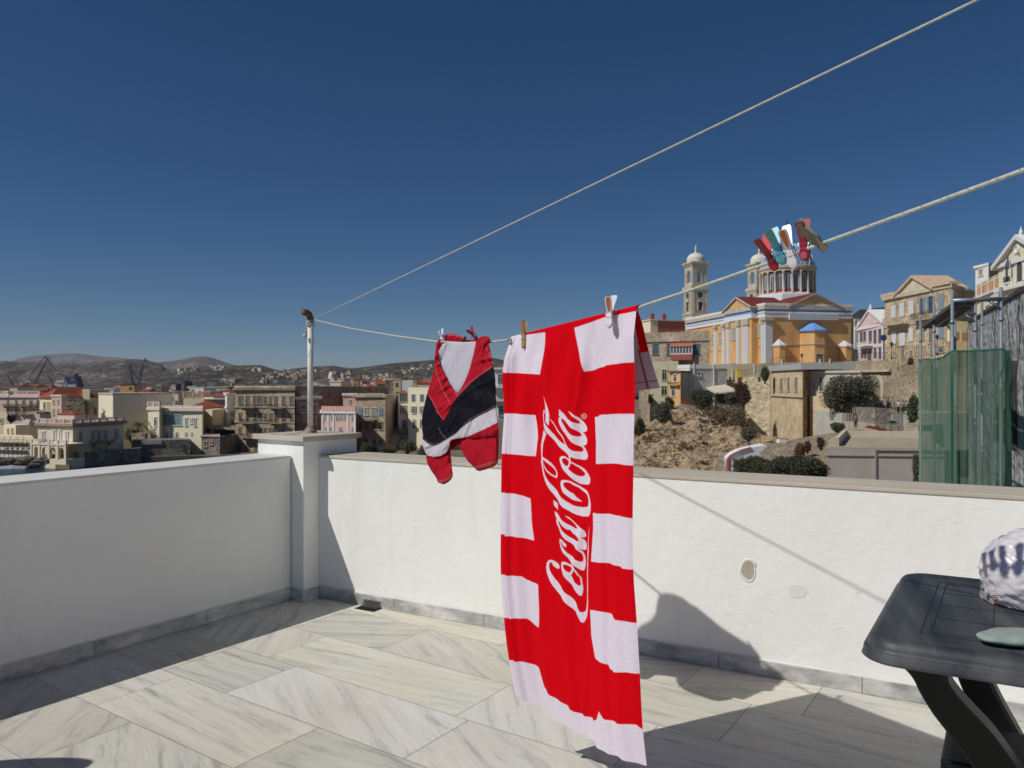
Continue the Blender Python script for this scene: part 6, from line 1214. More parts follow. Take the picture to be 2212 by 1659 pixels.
# bell towers
def belltower(xc,d,label,dx=0,zoff=0):
    yaw=math.radians(15); u_=V((math.cos(yaw),math.sin(yaw),0)); v_=V((-math.sin(yaw),math.cos(yaw),0)); c=V((*P2(xc,d),0)); rt=empty('bell_tower',(c.x,c.y,PZ),label,'bell tower')
    zy=lambda y:zat(r6(230,y)[1]+dx,d)
    def sq(b,w,z0,z1): b.hexa([c+u_*(-w/2)+v_*(-w/2)+V((0,0,z0)),c+u_*(w/2)-v_*(w/2)+V((0,0,z0)),c+u_*(w/2)+v_*(w/2)+V((0,0,z0)),c-u_*(w/2)+v_*(w/2)+V((0,0,z0))],z1-z0)
    b=MB(); sq(b,5.4,PZ-1,zy(858)); sq(b,5.0,zy(858),zy(600)); sq(b,4.7,zy(548),zy(515)); 
    # belfry corner piers
    for sx in(-1,1):
        for sy in(-1,1):
            q=c+u_*sx*1.95+v_*sy*1.95; b.hexa([q-u_*.4-v_*.4+V((0,0,zy(515))),q+u_*.4-v_*.4+V((0,0,zy(515))),q+u_*.4+v_*.4+V((0,0,zy(515))),q-u_*.4+v_*.4+V((0,0,zy(515)))],zy(375)-zy(515))
    sq(b,4.7,zy(375),zy(322)); b.build('shaft',K_cs,rt)
    for l_ in (((5.9,862,845),),((5.4,602,585),(5.8,585,548)),((5.2,322,300),(5.8,300,280))):
        b=MB(); [sq(b,w_,zy(a_),zy(b__)) for w_,a_,b__ in l_]; b.build('cornice',K_cs,rt)
    b=MB(); r0=2.65; z0=zy(280); b.lathe((c.x,c.y,0),[(r0,z0),(r0*.97,z0+.7)]+[(r0*math.cos(t),z0+.7+2.2*math.sin(t)) for t in [i*1.45/8 for i in range(1,9)]]+[(.35,z0+3.0),(.25,z0+4.2),(.1,z0+5.2),(0,z0+5.3)],16); do=b.build('cupola',mat('cupola_stone',c8(214,208,190),.9,c8(180,172,152),.8),rt,smooth=True)
    b=MB(); zc=zy(105); b.box((c.x-.08,c.y-.08,z0+5.2),(c.x+.08,c.y+.08,zc)); b.box((c.x-.5,c.y-.08,zc-1.1),(c.x+.5,c.y+.08,zc-.9)); b.build('cross',IRON,do)
    for F in(Fac(c-u_*2.35-v_*2.35,c+u_*2.35-v_*2.35),Fac(c-u_*2.35+v_*2.35,c-u_*2.35-v_*2.35)):
        b=MB()
        F.slab(b,1.21,1.49,zy(515),zy(395),-.3,-.05); b.build('colonnette',K_cs,rt); b=MB(); F.slab(b,3.21,3.49,zy(515),zy(395),-.3,-.05)
        # arches heads
        for a,w in((1.0,.34),(2.35,.78),(3.7,.34)): pass
        b.build('colonnette',K_cs,rt); b=MB(); F.slab(b,.75,3.95,zy(515),zy(505),-.3,.02); F.slab(b,.75,1.6,zy(400),zy(375),-.3,-.02); F.slab(b,3.1,3.95,zy(400),zy(375),-.3,-.02); b.build('belfry_arch',K_cs,rt)
        F2=F.off(.17); b=MB(); m=F2.L/2; cz=zy(648); n=18
        P_=[F2.pt(m+.95*math.cos(2*math.pi*i/n),cz+.95*math.sin(2*math.pi*i/n),.05) for i in range(n)]; b.add(P_,[tuple(range(n))]); ck=b.build('clock_face',mat('clock_dark',c8(70,74,72),.7),rt)
        b=MB(); 
        for i in range(n): a_=2*math.pi*i/n;a2=2*math.pi*(i+1)/n; b.add([F2.pt(m+r*math.cos(t),cz+r*math.sin(t),o) for t in(a_,a2) for r,o in((.95,.0),(.95,.16),(1.25,.16),(1.25,0))],[(1,5,6,2),(0,4,5,1),(2,6,7,3)])
        b.build('clock_rim',K_cs,ck)
        b=MB(); F2.slab(b,m-.6,m+.6,zy(815),zy(725),0,.06); nf=b.build('window',G_dark,rt); b=MB(); F2.slab(b,m-.95,m-.6,zy(820),zy(700),0,.25); F2.slab(b,m+.6,m+.95,zy(820),zy(700),0,.25); F2.slab(b,m-1.1,m+1.1,zy(720),zy(700),0,.4); F2.slab(b,.1,.55,zy(845),zy(602),0,.2); F2.slab(b,F2.L-.55,F2.L-.1,zy(845),zy(602),0,.2); b.build('frame',K_cs,nf)
    return rt
belltower(1503,224,'left bell tower of the church, standing free against the sky'); belltower(1640,230,'right bell tower half hidden behind the church dome',dx=2)
# --- buildings left of the church
B=Bld('brown_corner_house','old brown stone house with a glazed red and white bay window left of the church',None,(1385,171),(1533,164),r5(170,378)[1],-8,K_stoneb,back=14,roofm=R_flat)
B.band('cornice',zat(r5(170,445)[1],166),zat(r5(170,425)[1],166),.25,K_stoneb)
B.win('R','r5',[(232,472,276,555),(350,472,384,560),(578,475,620,555)],trim=S_grey,pane=G_mid,tw=.25)
F=B.FR.off(0); a0=F.hit(*r5(392,530))[0];a1=F.hit(*r5(570,530))[0]; zz=lambda y:zat(r5(480,y)[1],168)
b=MB(); F.slab(b,a0,a1,zz(605),zz(558),0,1.4); bw=b.build('bay_window',mat('bay_red',c8(160,78,66),.8),B.root); b=MB(); F.slab(b,a0,a1,zz(558),zz(490),0,1.3); b.build('pane',G_mid,bw); b=MB()
for i in range(8): a=lerp(a0,a1,i/7); F.slab(b,a-.07,a+.07,zz(558),zz(490),1.3,1.42)
F.slab(b,a0,a1,zz(495),zz(486),1.3,1.42); F.slab(b,a0,a1,zz(558),zz(550),1.3,1.42); b.build('frame',K_white,bw); b=MB(); b.add([F.pt(a0-.2,zz(490),1.6),F.pt(a1+.2,zz(490),1.6),F.pt(a1+.2,zz(462),0),F.pt(a0-.2,zz(462),0),F.pt(a0-.2,zz(494),1.6),F.pt(a1+.2,zz(494),1.6)],[(0,1,2,3),(4,5,1,0)]); b.build('bay_roof',mat('orange_tile',c8(176,96,62),.85),bw)
B=Bld('sage_house','pale sage green house with tall windows below the brown stone house',None,(1404,162),(1465,157),r5(215,615)[1],-8,mat('sage_render',c8(176,170,142),.9,c8(150,146,120),.5),back=4); B.win('R','r5',[(308,682,350,770),(302,818,352,892),(198,885,236,958)],trim=T_cream,pane=G_dark)
B=Bld('brick_red_house','brick red house with chimneys on the skyline above the brown stone house',None,(1405,205),(1480,208),r5(215,275)[1],0,mat('brick_red',c8(168,92,72),.9,c8(140,76,60),.6),back=10); 
for x in(245,342): F=B.FR; a=F.hit(*r5(x,270))[0]; b=MB(); F.slab(b,a-.5,a+.5,B.zt,B.zt+2.0,-2,-1); b.build('chimney',MATS['brick_red'],B.root)
b=MB(); F.slab(b,0,2.2,0,B.zt+.4,-8,.05); b.build('side_wall',K_cream,B.root); b=MB(); F.slab(b,-.2,F.L,B.zt,B.zt+.25,-8,.3); b.build('roof_slab',K_conc,B.root)
B=Bld('rough_grey_house','rough plastered grey house with a whitewashed end wall',(1464.6,150),(1490.6,146),(1570,147.5),r5(540,650)[1],-6,mat('rough_grey',c8(200,197,192),.95,c8(150,146,142),2.2,.5,bump=.25,bscale=2.5),roofm=K_white)
b=MB(); F=B.FL; F.slab(b,0,F.L,-6,B.zt-.1,0,.05); b.build('whitewashed_wall',K_white,B.root); B.band('parapet',B.zt-.5,B.zt+.25,.12,K_white); B.win(B.FL.off(.06),'r5',[(472,692,490,768),(500,692,522,768)],trim=K_white,pane=G_dark); B.win('R','r5',[(600,702,628,733)],trim=K_white)
b=MB(); F=B.FR
for x in(570,733): a=F.hit(*r5(x,750))[0]; b.tube([F.pt(a,-4,.15),F.pt(a,B.zt+.6,.15)],.09,6)
b.build('drain_pipe',K_white,B.root)
B=Bld('yellow_balcony_house','small yellow ochre house with brown eaves below the rough grey house',(1447.6,147),(1470,142.5),(1488,146),r5(460,705)[1],-8,K_och); B.band('eave',B.zt,B.zt+.35,.5,mat('brown_eave',c8(120,76,44),.85)); B.win('L','r5',[(405,722,432,780),(388,825,420,900)],trim=K_white,pane=G_dark); B.balcony('L','r5',380,785,460,812,.7,m=K_och)
b=MB(); F=B.FR; F.slab(b,.2,F.L,zat(r5(500,925)[1],144),zat(r5(500,710)[1],144),0,.05); b.build('blue_grey_wall',mat('blue_grey',c8(150,152,156),.9),B.root)
# --- retaining walls and halls below the church
B=Bld('pale_rubble_wall','pale rough retaining wall below the church side door',None,(1556,153),(1664,146),r8(1300,300)[1],-12,mat('rough_lime',c8(206,192,160),.95,c8(150,130,98),.8,.5,bump=.5,bscale=1.2),cat='wall',back=6)
B=Bld('limestone_hall','sandy limestone hall with four narrow windows under the church terrace',None,(1665.4,143),(1734,125),r8(1700,200)[1],-12,K_sand,back=10)
B.win('R','r8',[(1647,320,1671,445),(1722,318,1746,450),(1801,310,1826,450),(1886,308,1912,450)],trim=K_cs,pane=G_dark,tw=.2); b=MB(); F=B.FR; F.slab(b,-.1,F.L+.1,zat(r8(1700,517)[1],134),zat(r8(1700,505)[1],134),0,.25); b.build('string_course',K_cs,B.root)
b=MB(); F.slab(b,-.4,F.L+.3,zat(r6(1200,1470)[1],134),zat(r6(1200,1408)[1],134),-8,.35); b.build('terrace_parapet',mat('grey_parapet',c8(168,168,164),.9),B.root)
B=Bld('eroded_brick_pier','strip of eroded brown brickwork beside the limestone hall',None,(1734,125.3),(1749,127.5),r8(2000,215)[1],-12,stone('eroded_brick',c8(178,140,100),c8(110,82,58),2.6),cat='wall',back=3)
B=Bld('concrete_house','pale concrete house with deep square openings beside the olive tree',None,(1749,127.3),(1862,120),q1(250,335)[1],q1(250,575) and zat(q1(250,575)[1],134),K_conc,back=12,roofm=R_flat)
B.win('R','q1',[(132,448,156,525),(192,396,232,530),(292,398,372,520),(400,398,500,520)],trim=K_conc,pane=G_dark,tw=.15); b=MB(); F=B.FR; F.slab(b,F.L*.05,F.L,B.zt-2.2,B.zt,0,.8) if False else F.slab(b,0,F.L,B.zt-.3,B.zt+.05,0,.3); b.build('eave',K_conc,B.root)
B=Bld('lower_retaining_wall','stained tan retaining wall under the concrete house',None,(1749,126.5),(1850,119.5),q1(200,578)[1],-12,K_sand,cat='wall',back=4)
b2=Bld('roof_hatch','small white stair hatch on the terrace in front of the church',None,(1804,139),(1823,139),q1(390,248)[1],PZ-1,K_conc,cat='hatch',back=3); b2.win('R','q1',[(402,275,424,322)],trim=K_conc,mull=0)
B=Bld('arched_retaining_wall','high rubble retaining wall with a walled up stone arch below the pink house',None,(1822,136),(2010,116),q1(900,238)[1],-6,K_rub,cat='wall',back=5)
F=B.FR; (xa,_),(xb,_)=[q1(x,480) for x in(640,820)]; a0=F.hit(xa,830)[0];a1=F.hit(xb,830)[0]; z1=zat(q1(730,345)[1],127); z0=zat(q1(730,620)[1],127); B.win1(F,a0,a1,z0,z1,K_cs,mat('arch_infill',c8(150,136,108),.95,c8(110,98,76),1.5,bump=.2,bscale=2),None,True,0,.7,False,'blind_arch')
b=MB(); F.slab(b,a0-2,a1+2,zat(q1(730,340)[1],127),zat(q1(730,318)[1],127),0,.6); b.build('arch_ledge',K_cs,B.root)
# --- pink house, mansion, cream houses
B=Bld('pink_pediment_villa','pink neoclassical house with white trim and pediment right of the church',(1854,165),(1909,149),(1917.5,157),r7(345,990)[1],PZ-.5,mat('villa_pink',c8(226,190,190),.9,c8(210,172,172),.5),cat='villa')
b=MB(); F=B.FL; zb0=B.zt
B.band('cornice',B.zt-.6,B.zt,.35,K_white); m=F.L/2; b.add([F.pt(-.3,zb0,.2),F.pt(F.L+.3,zb0,.2),F.pt(m,zb0+2.9,.2),F.pt(-.3,zb0,-6),F.pt(F.L+.3,zb0,-6),F.pt(m,zb0+2.9,-6)],[(0,1,2),(5,4,3),(0,2,5,3),(2,1,4,5),(1,0,3,4)]); pd=recalc(b.build('pediment',MATS['villa_pink'],B.root)); b=MB()
for A,s_ in((-.5,1),(F.L+.5,-1)): q=[F.pt(A,zb0-.05,.5),F.pt(m,zb0+3.2,.5),F.pt(m,zb0+3.2,-6),F.pt(A,zb0-.05,-6)]; b.add(q+[p-V((0,0,.4)) for p in q],[(0,1,2,3),(7,6,5,4),(0,4,5,1),(1,5,6,2),(2,6,7,3),(3,7,4,0)])
recalc(b.build('raking_cornice',K_white,pd)); b=MB(); [b.lathe(F.pt(a,z_,0),[(.25,0),(.3,.5),(.1,1.0),(0,1.5)],6) for a,z_ in((m,zb0+3.1),(0,zb0+.3),(F.L,zb0+.3))]; b.build('acroterion',K_white,pd)
B.win('L','r7',[(108,1102,130,1198),(142,1095,164,1200),(197,1088,224,1195),(247,1080,270,1195),(296,1070,322,1190),(118,1275,138,1345),(150,1275,170,1345),(186,1270,216,1380),(250,1262,270,1345),(300,1258,320,1350)],trim=S_grey,pane=G_mid,tw=.16); B.balcony('L','r7',135,1195,240,1240,1.3,m=K_white,rm=K_white)
b=MB(); F.slab(b,F.L-.9,F.L,PZ,zb0-.6,0,.12); F.slab(b,0,F.L,zat(r7(230,1250)[1],155),zat(r7(230,1235)[1],155),0,.1); b.build('quoin',K_white,B.root)
B=Bld('stone_mansion','weathered stone mansion with a tiled pediment and mixed white and blue shutters',(1911,145),(2055,125),(2110,137),r7(1010,605)[1],PZ-.5,stone('mansion_stone',c8(196,176,142),c8(148,124,92),2.4))
F=B.FL; B.band('cornice',B.zt-.5,B.zt+.1,.5,K_cs); a0=F.hit(*r7(480,690))[0]; a1=F.hit(*r7(850,620))[0]; m=(a0+a1)/2; zz=B.zt+.1; zap=zat(r7(660,530)[1],135)
b=MB(); b.add([F.pt(a0,zz,.2),F.pt(a1,zz,.2),F.pt(m,zap,.2),F.pt(a0,zz,-6),F.pt(a1,zz,-6),F.pt(m,zap,-6)],[(0,1,2),(5,4,3),(0,2,5,3),(2,1,4,5),(1,0,3,4)]); pd=recalc(b.build('pediment',mat('tympanum_plaster',c8(206,196,170),.9,c8(170,150,116),.8),B.root)); b=MB()
for A,s_ in((a0-.4,1),(a1+.4,-1)): q=[F.pt(A,zz,.6),F.pt(m,zap+.35,.6),F.pt(m,zap+.35,-6),F.pt(A,zz,-6)]; b.add(q+[p-V((0,0,.45)) for p in q],[(0,1,2,3),(7,6,5,4),(0,4,5,1),(1,5,6,2),(2,6,7,3),(3,7,4,0)])
recalc(b.build('pediment_roof',mat('old_tile',c8(206,180,146),.9,c8(170,130,96),1.6),pd)); b=MB(); F.slab(b,-.6,a0,B.zt+.1,B.zt+.7,-3,.5); b.build('tiled_eave',MATS['old_tile'],B.root); b=MB(); F.slab(b,a1,F.L+.2,B.zt+.1,B.zt+.5,-1.5,.45); b.build('tiled_eave',MATS['old_tile'],B.root)
B.closed('L','r7',[(428,818,470,950),(510,795,557,938),(602,768,653,922),(430,1080,474,1212),(510,1095,566,1230),(605,1050,648,1190)],S_white,.12)
B.closed('L','r7',[(908,705,960,860),(912,1020,958,1155),(735,1075,755,1180)],mat('sea_shutter',c8(118,142,158),.8),.15); B.win('L','r7',[(722,752,750,895),(806,730,848,878)],trim=MATS['sea_shutter'],pane=G_dark,shut=MATS['sea_shutter'])
B.win('L','r7',[(808,1050,848,1200),(524,1235,556,1350),(820,1240,850,1320),(612,1285,640,1340),(444,1300,466,1345),(908,1240,960,1300)],trim=K_cs,pane=G_mid,tw=.2); B.balcony('L','r7',405,945,610,1020,1.5,m=K_cs,rm=K_cs); B.balcony('L','r7',690,895,880,970,1.3,m=K_cs)
b=MB(); F.slab(b,0,F.L,zat(r7(700,1010)[1],135),zat(r7(700,995)[1],135),0,.15); b.build('string_course',K_cs,B.root)
B=Bld('mansion_lower_wing','low tan wing with balustraded terraces between mansion and grey wall',None,(2052,119),(2112,121),r7(1120,978)[1],PZ-.5,K_cream,back=5); b=MB(); F=B.FR
b2=Bld('balustrade_terrace','small cream terrace with orange balusters behind the scaffold poles',None,(2052,114),(2098,116),r7(1120,1185)[1],PZ-1.5,K_cream,cat='terrace',back=3); b2.balustrade(b2.zt,b2.zt+4.2*.38,K_cream,'R',2.2)
b=MB(); F=b2.FR; [F.slab(b,lerp(.4,F.L-.4,i/14)-.07,lerp(.4,F.L-.4,i/14)+.07,b2.zt+.1,b2.zt+1.3,-.2,-.1) for i in range(15)]; b.build('terracotta_baluster',mat('terracotta',c8(170,84,58),.85),b2.root)
B=Bld('cream_balustrade_house','cream house with orange balusters on its terrace left of the pedimented house',(2108.5,118),(2162,104),(2200,110),r7(1400,665)[1],PZ-.5,K_yel); B.balustrade(B.zt,B.zt+2.4,K_cream,'L',3.2); b=MB(); F=B.FL
[F.slab(b,lerp(.8,F.L-.4,i/24)-.09,lerp(.8,F.L-.4,i/24)+.09,B.zt+.2,B.zt+1.9,-.15,0) for i in range(25)]; b.build('terracotta_baluster',MATS['terracotta'],B.root); B.band('cornice',zat(r7(1400,712)[1],111),zat(r7(1400,690)[1],111),.6,K_white); B.win('L','r7',[(1385,820,1440,862)],trim=K_white,pane=S_grey)
B=Bld('rooftop_white_room','white rooftop room beside a brown stone wall left of the pedimented house',(2107,140),(2135,136),(2165,142),r7(1410,405)[1],PZ,K_white,cat='rooftop room'); b=MB(); F=B.FR; F.slab(b,0,F.L,PZ,B.zt-.3,0,.1); b.build('stone_side_wall',K_stoneb,B.root); B.win('L','r7',[(1315,455,1362,518)],trim=K_white,pane=mat('olive_door',c8(150,150,110),.8),mull=0); B.band('roof_edge',B.zt-.1,B.zt+.35,.3,K_white)
B=Bld('pedimented_cream_house','cream neoclassical house with a white pediment and arched loggia at the right edge',(2157,100),(2262,88),(2330,95),r7(1776,272)[1]-6,PZ-.5,K_yel); F=B.FL; z0=B.zt; B.band('cornice',z0-.5,z0,.4,K_white)
m=F.hit(*r7(1745,200))[0]; hz=zat(r7(1740,135)[1],95)-z0; b=MB(); e=2*m; b.add([F.pt(-.4,z0,.2),F.pt(e,z0,.2),F.pt(m,z0+hz,.2),F.pt(-.4,z0,-7),F.pt(e,z0,-7),F.pt(m,z0+hz,-7)],[(0,1,2),(5,4,3),(0,2,5,3),(2,1,4,5),(1,0,3,4)]); pd=recalc(b.build('pediment',K_yel,B.root)); b=MB()
for A in(-.6,e+.2): q=[F.pt(A,z0-.1,.7),F.pt(m,z0+hz+.3,.7),F.pt(m,z0+hz+.3,-7),F.pt(A,z0-.1,-7)]; b.add(q+[p-V((0,0,.55)) for p in q],[(0,1,2,3),(7,6,5,4),(0,4,5,1),(1,5,6,2),(2,6,7,3),(3,7,4,0)])
recalc(b.build('raking_cornice',K_white,pd)); b=MB(); [b.lathe(F.pt(a,z_,0),[(.2,0),(.25,.4),(.1,.7),(0,1.2)],6) for a,z_ in((m,z0+hz+.2),(0,z0+.1))]; n=16; cz=z0+hz*.45
for i in range(n):
    t0,t1=2*math.pi*i/n,2*math.pi*(i+1)/n; b.add([F.pt(m-.6+r*math.cos(t),cz+r*math.sin(t),o) for t in(t0,t1) for r,o in((.4,.2),(.4,.32),(.6,.32),(.6,.2))],[(1,5,6,2),(0,4,5,1),(2,6,7,3)])
b.build('acroterion',K_white,pd)
for x0,x1,y0,y1 in((1582,1632,405,600),(1698,1776,345,575)): B.win('L','r7',[(x0,y0,x1,y1)],trim=K_white,pane=mat('loggia_shade',c8(84,78,66),.9),arch=True,mull=0,tw=.35)
B.balcony('L','r7',1590,530,1640,600,.3,m=K_white); b=MB(); F.slab(b,-.3,F.L,zat(r7(1600,675)[1],98),zat(r7(1600,640)[1],98),0,.5); b.build('string_course',K_white,B.root)
def flag(label,base,top,cx,cy,w,h,m,d):
    p=W(*r7(*base),d); q=W(*r7(*top),d); rt=empty('flagpole',p,label,'flag'); MB().tube([p,q],.05,6).build('pole',K_white,rt); b=MB(); G=[]
    for i in range(8):
        G.append([W(*r7(cx+w*(j/4-.5)+12*math.sin(i*.9+j),cy+h*(i/7-.5)),d-.1*math.sin(j*1.7+i)) for j in range(5)])
    b.grid(G); o=b.build('flag_cloth',m,rt,smooth=True); sm=o.modifiers.new('s','SOLIDIFY'); sm.thickness=.02
flag('purple flag hanging from a leaning pole on the pedimented house',(1645,600),(1622,330),1610,385,34,130,mat('purple_cloth',c8(92,88,122),.8),96)
flag('dark blue and white striped flag on a leaning pole at the right edge',(1772,560),(1748,240),1742,280,34,70,mat('dark_flag',c8(60,66,100),.8,c8(150,156,176),.9),94)
# --- lamps, railings, signs, people
def lamp(label,x,y0,y1,fr,d):
    p=W(*Z(fr,x,y1),d); t=W(*Z(fr,x,y0),d); rt=empty('street_lamp',p,label,'street lamp'); MB().lathe(p,[(.14,0),(.12,.4),(.06,.6),(.05,t.z-p.z-.8)],8).build('post',IRON,rt); MB().lathe((t.x,t.y,t.z-.8),[(.08,0),(.28,.5),(.30,.55),(.12,.75),(.03,.95)],8).build('lantern',mat('lantern',(.05,.05,.045),.4),rt)
lamp('black street lamp before the tall central apse of the church',1403,1285,1402,'r6',150); lamp('black street lamp by the fluted pilasters of the church side',812,1398,1525,'r6',158); lamp('black street lamp at the right corner of the church',2003,1238,1340,'r6',146); lamp('black street lamp before the white shutters of the stone mansion',425,1195,1372,'r7',122); lamp('black street lamp before the blue shutters of the stone mansion',890,1120,1335,'r7',118)
def fence(name,label,pts,h,cat='railing',m=None,step=.35,spike=False,r=.02):
    P=[V(p) for p in pts]; rt=empty(name,P[0],label,cat); b=MB()
    for a,c in zip(P,P[1:]):
        L=(c-a).length; n_=max(2,int(L/step))
        for i in range(n_+1): q=a.lerp(c,i/n_); b.tube([q,q+V((0,0,h*(1.15 if spike and i%3==0 else 1)))],r,4)
        for z in(.12,h*.92): b.tube([a+V((0,0,z)),c+V((0,0,z))],r*1.1,4)
    b.build('bars',m or IRON,rt); return rt
fence('iron_railing','black railing along the terrace below the stone mansion',[W(*r7(385,1365),121),W(*r7(700,1350),116)],1.9)
fence('iron_railing','black railing along the terrace below the pink villa',[W(*r7(85,1400),137),W(*r7(385,1400),127)],1.7)
fence('iron_railing','black railing in front of the left apse of the church',[W(*r6(1070,1425),140),W(*r6(1340,1400),140)],1.6)
fence('iron_railing','black railing by the lamp on the church side terrace',[W(*r6(720,1545),150),W(*r6(1060,1445),145)],1.1)
fence('iron_railing','black railing below the mansion behind the scaffold poles',[W(*r7(700,1350),116),W(*r7(1035,1300),112)],1.6)
for x,y in((560,1545),(640,1540),(880,1480)):
    p=W(*r6(x,y+10),151 if x<800 else 147); b=MB(); b.lathe((0,0,0),[(.3,-.4),(.3,1.3),(.36,1.35),(.36,1.5),(0,1.55)],8); b.v=[(a+p.x,c+p.y,e+p.z) for a,c,e in b.v]
    o=b.build('stone_bollard',K_cs,label='pale stone bollard along the edge of the church side terrace',cat='bollard',group='bollards by the church side door',origin=p)
for x,lb in((1185,'white post left of the lamp on the church terrace'),(1605,'white post below the central apse door'),(1715,'white post right of the central apse')):
    p=W(*r6(x,1415),139); b=MB(); b.lathe((0,0,0),[(.22,-.5),(.22,1.0),(.27,1.02),(.27,1.15),(0,1.2)],8); b.v=[(a+p.x,c+p.y,e+p.z) for a,c,e in b.v]; b.build('terrace_post',K_cs,label=lb,cat='post',origin=p)
p=W(*r6(702,1552),150); b=MB(); b.box((p.x-.45,p.y-.3,p.z),(p.x+.45,p.y+.3,p.z+1.5)); b.box((p.x-.5,p.y-.35,p.z+1.5),(p.x+.5,p.y+.35,p.z+1.65)); b.build('grit_bin',mat('bright_yellow',c8(226,200,40),.6),label='bright yellow bin by the side door of the church',cat='bin',origin=p,bevel=.05)
p=W(*r7(342,1400),133); rt=empty('road_sign',p,'round blue road sign on a post below the pink villa','sign'); MB().tube([p,p+V((0,0,4.6))],.06,6).build('post',IRON,rt); b=MB(); b.add([p+V((.55*math.cos(t*math.pi/8),-.08+o,4.2+.55*math.sin(t*math.pi/8))) for o in(0,.06) for t in range(16)],[tuple(range(15,-1,-1)),tuple(range(16,32))]+[(i,(i+1)%16,(i+1)%16+16,i+16) for i in range(16)]); recalc(b.build('sign_plate',mat('sign_blue',c8(40,60,120),.6),rt))
def person(label,x,y1,h,fr,d,shirt,pants,skin=c8(150,110,86),lean=0):
    base=W(*Z(fr,x,y1),d); s_=h/1.7; rt=empty('person',base,label,'person')
    J=[(0,0,.93),(0,0,1.12),(0,.0,1.38),(0,0,1.48),(0,-.02,1.60),(0,-.02,1.70),(.09,0,.90),(.10,-.04,.48),(.10,.05,.06),(.10,-.10,.03),(-.09,0,.90),(-.11,.06,.48),(-.12,.16,.06),(-.12,.03,.03),(.19,0,1.36),(.24,.04,1.10),(.22,-.08,.88),(-.19,0,1.36),(-.24,-.02,1.10),(-.22,-.12,.90)]
    E=[(0,1),(1,2),(2,3),(3,4),(4,5),(0,6),(6,7),(7,8),(8,9),(0,10),(10,11),(11,12),(12,13),(2,14),(14,15),(15,16),(2,17),(17,18),(18,19)]
    R_=[.14,.13,.14,.055,.10,.075,.09,.07,.045,.04,.09,.07,.045,.04,.06,.045,.035,.06,.045,.035]
    me=bpy.data.meshes.new('body'); me.from_pydata([(a*s_+lean*c*.1,b_*s_,c*s_) for a,b_,c in J],E,[]); o=bpy.data.objects.new('body',me); COL.objects.link(o); o.parent=rt; WL[o.name]=base
    sk=o.modifiers.new('skin','SKIN'); 
    for i,v in enumerate(me.skin_vertices[0].data): v.radius=(R_[i]*s_,R_[i]*s_*.8); v.use_root=(i==0)
    o.modifiers.new('sub','SUBSURF').levels=1; me.materials.append(mat('skin_tone',skin,.6))
    def wrap(nm,prof,m): b=MB(); b.lathe(base,[(r*s_,z*s_) for r,z in prof],10); q=b.build(nm,m,rt,smooth=True); q.scale=(1,.8,1) if False else (1,1,1)
    wrap('shirt',[(.02,1.46),(.14,1.43),(.21,1.36),(.19,1.15),(.17,.95),(.18,.88)],shirt); 
    b=MB()
    for sx in(-1,1): b.tube([base+V((sx*.09*s_,0,.93*s_)),base+V((sx*.10*s_,.0,.55*s_)),base+V((sx*.11*s_,.04*s_*sx,.14*s_))],[.115*s_,.09*s_,.06*s_],8)
    b.build('trousers',pants,rt,smooth=True); MB().lathe(base+V((0,0,1.66*s_)),[(.105*s_,-.03),(.10*s_,.04),(.06*s_,.09),(0,.105)],10).build('hair',mat('dark_hair',(.02,.015,.01),.7),rt,smooth=True)
M_ws=mat('white_cloth',(.7,.7,.72),.9); M_pk=mat('dusty_pink',c8(160,116,106),.9); M_dk=mat('dark_cloth',(.03,.03,.035),.9); M_bl=mat('navy_cloth',c8(60,66,120),.9); M_lb=mat('light_blue_cloth',c8(110,150,190),.9)
person('person in a white top and dark trousers walking on the stepped path',975,748,1.72,'q1',104,M_ws,M_dk); person('person in a dusty pink top beside the one in white on the path',1019,748,1.72,'q1',104.6,M_pk,mat('brown_cloth',c8(84,62,50),.9)); person('person in a navy top half hidden behind the path railing',872,735,1.7,'q1',107,M_bl,M_dk); person('person in light blue at the edge of the green tree on the path',1046,742,1.6,'q1',105.5,M_lb,M_dk); person('person in a patterned top standing below the olive tree',551,893,1.65,'q1',92,mat('patterned_cloth',c8(150,120,104),.9,c8(70,56,60),9),M_dk)
# --- promenade, steps, fences
def surf(name,top,bot,m,nj,ni,amp,sc,kind='structure',seed=0,curve=1.0,ridge=0):
    rows=[]
    for j in range(nj+1):
        t=j/nj; row=[]
        for i in range(ni+1):
            s_=i/ni; k=[sinterp([(a/(len(top)-1),p[c]) for a,p in enumerate(top)],s_) for c in range(3)]; q=[sinterp([(a/(len(bot)-1),p[c]) for a,p in enumerate(bot)],s_) for c in range(3)]
            A=W(*k);B_=W(*q); p=A.lerp(B_,t); p.z=lerp(A.z,B_.z,t**curve)
            e=min(1,t*8)*1.0; f=noise.fractal(p*sc+V((seed,0,0)),.75,2.3,7); r_=1-abs(noise.noise(V((p.x*sc*1.3+p.z*sc*1.8,p.y*sc*.6,p.z*sc*.9-p.x*sc*.7))*1.5))*2
            dp=(f*amp+ridge*r_*amp)*e; row.append(p+V((-.25,-.85,.45))*dp)
        rows.append(row)
    return MB().grid(rows).build(name,m,smooth=False,kind=kind)
M_rock=mat('cliff_rock',c8(196,170,134),.95,c8(124,102,78),.5,.5,det=10,bump=.6,bscale=1.6)
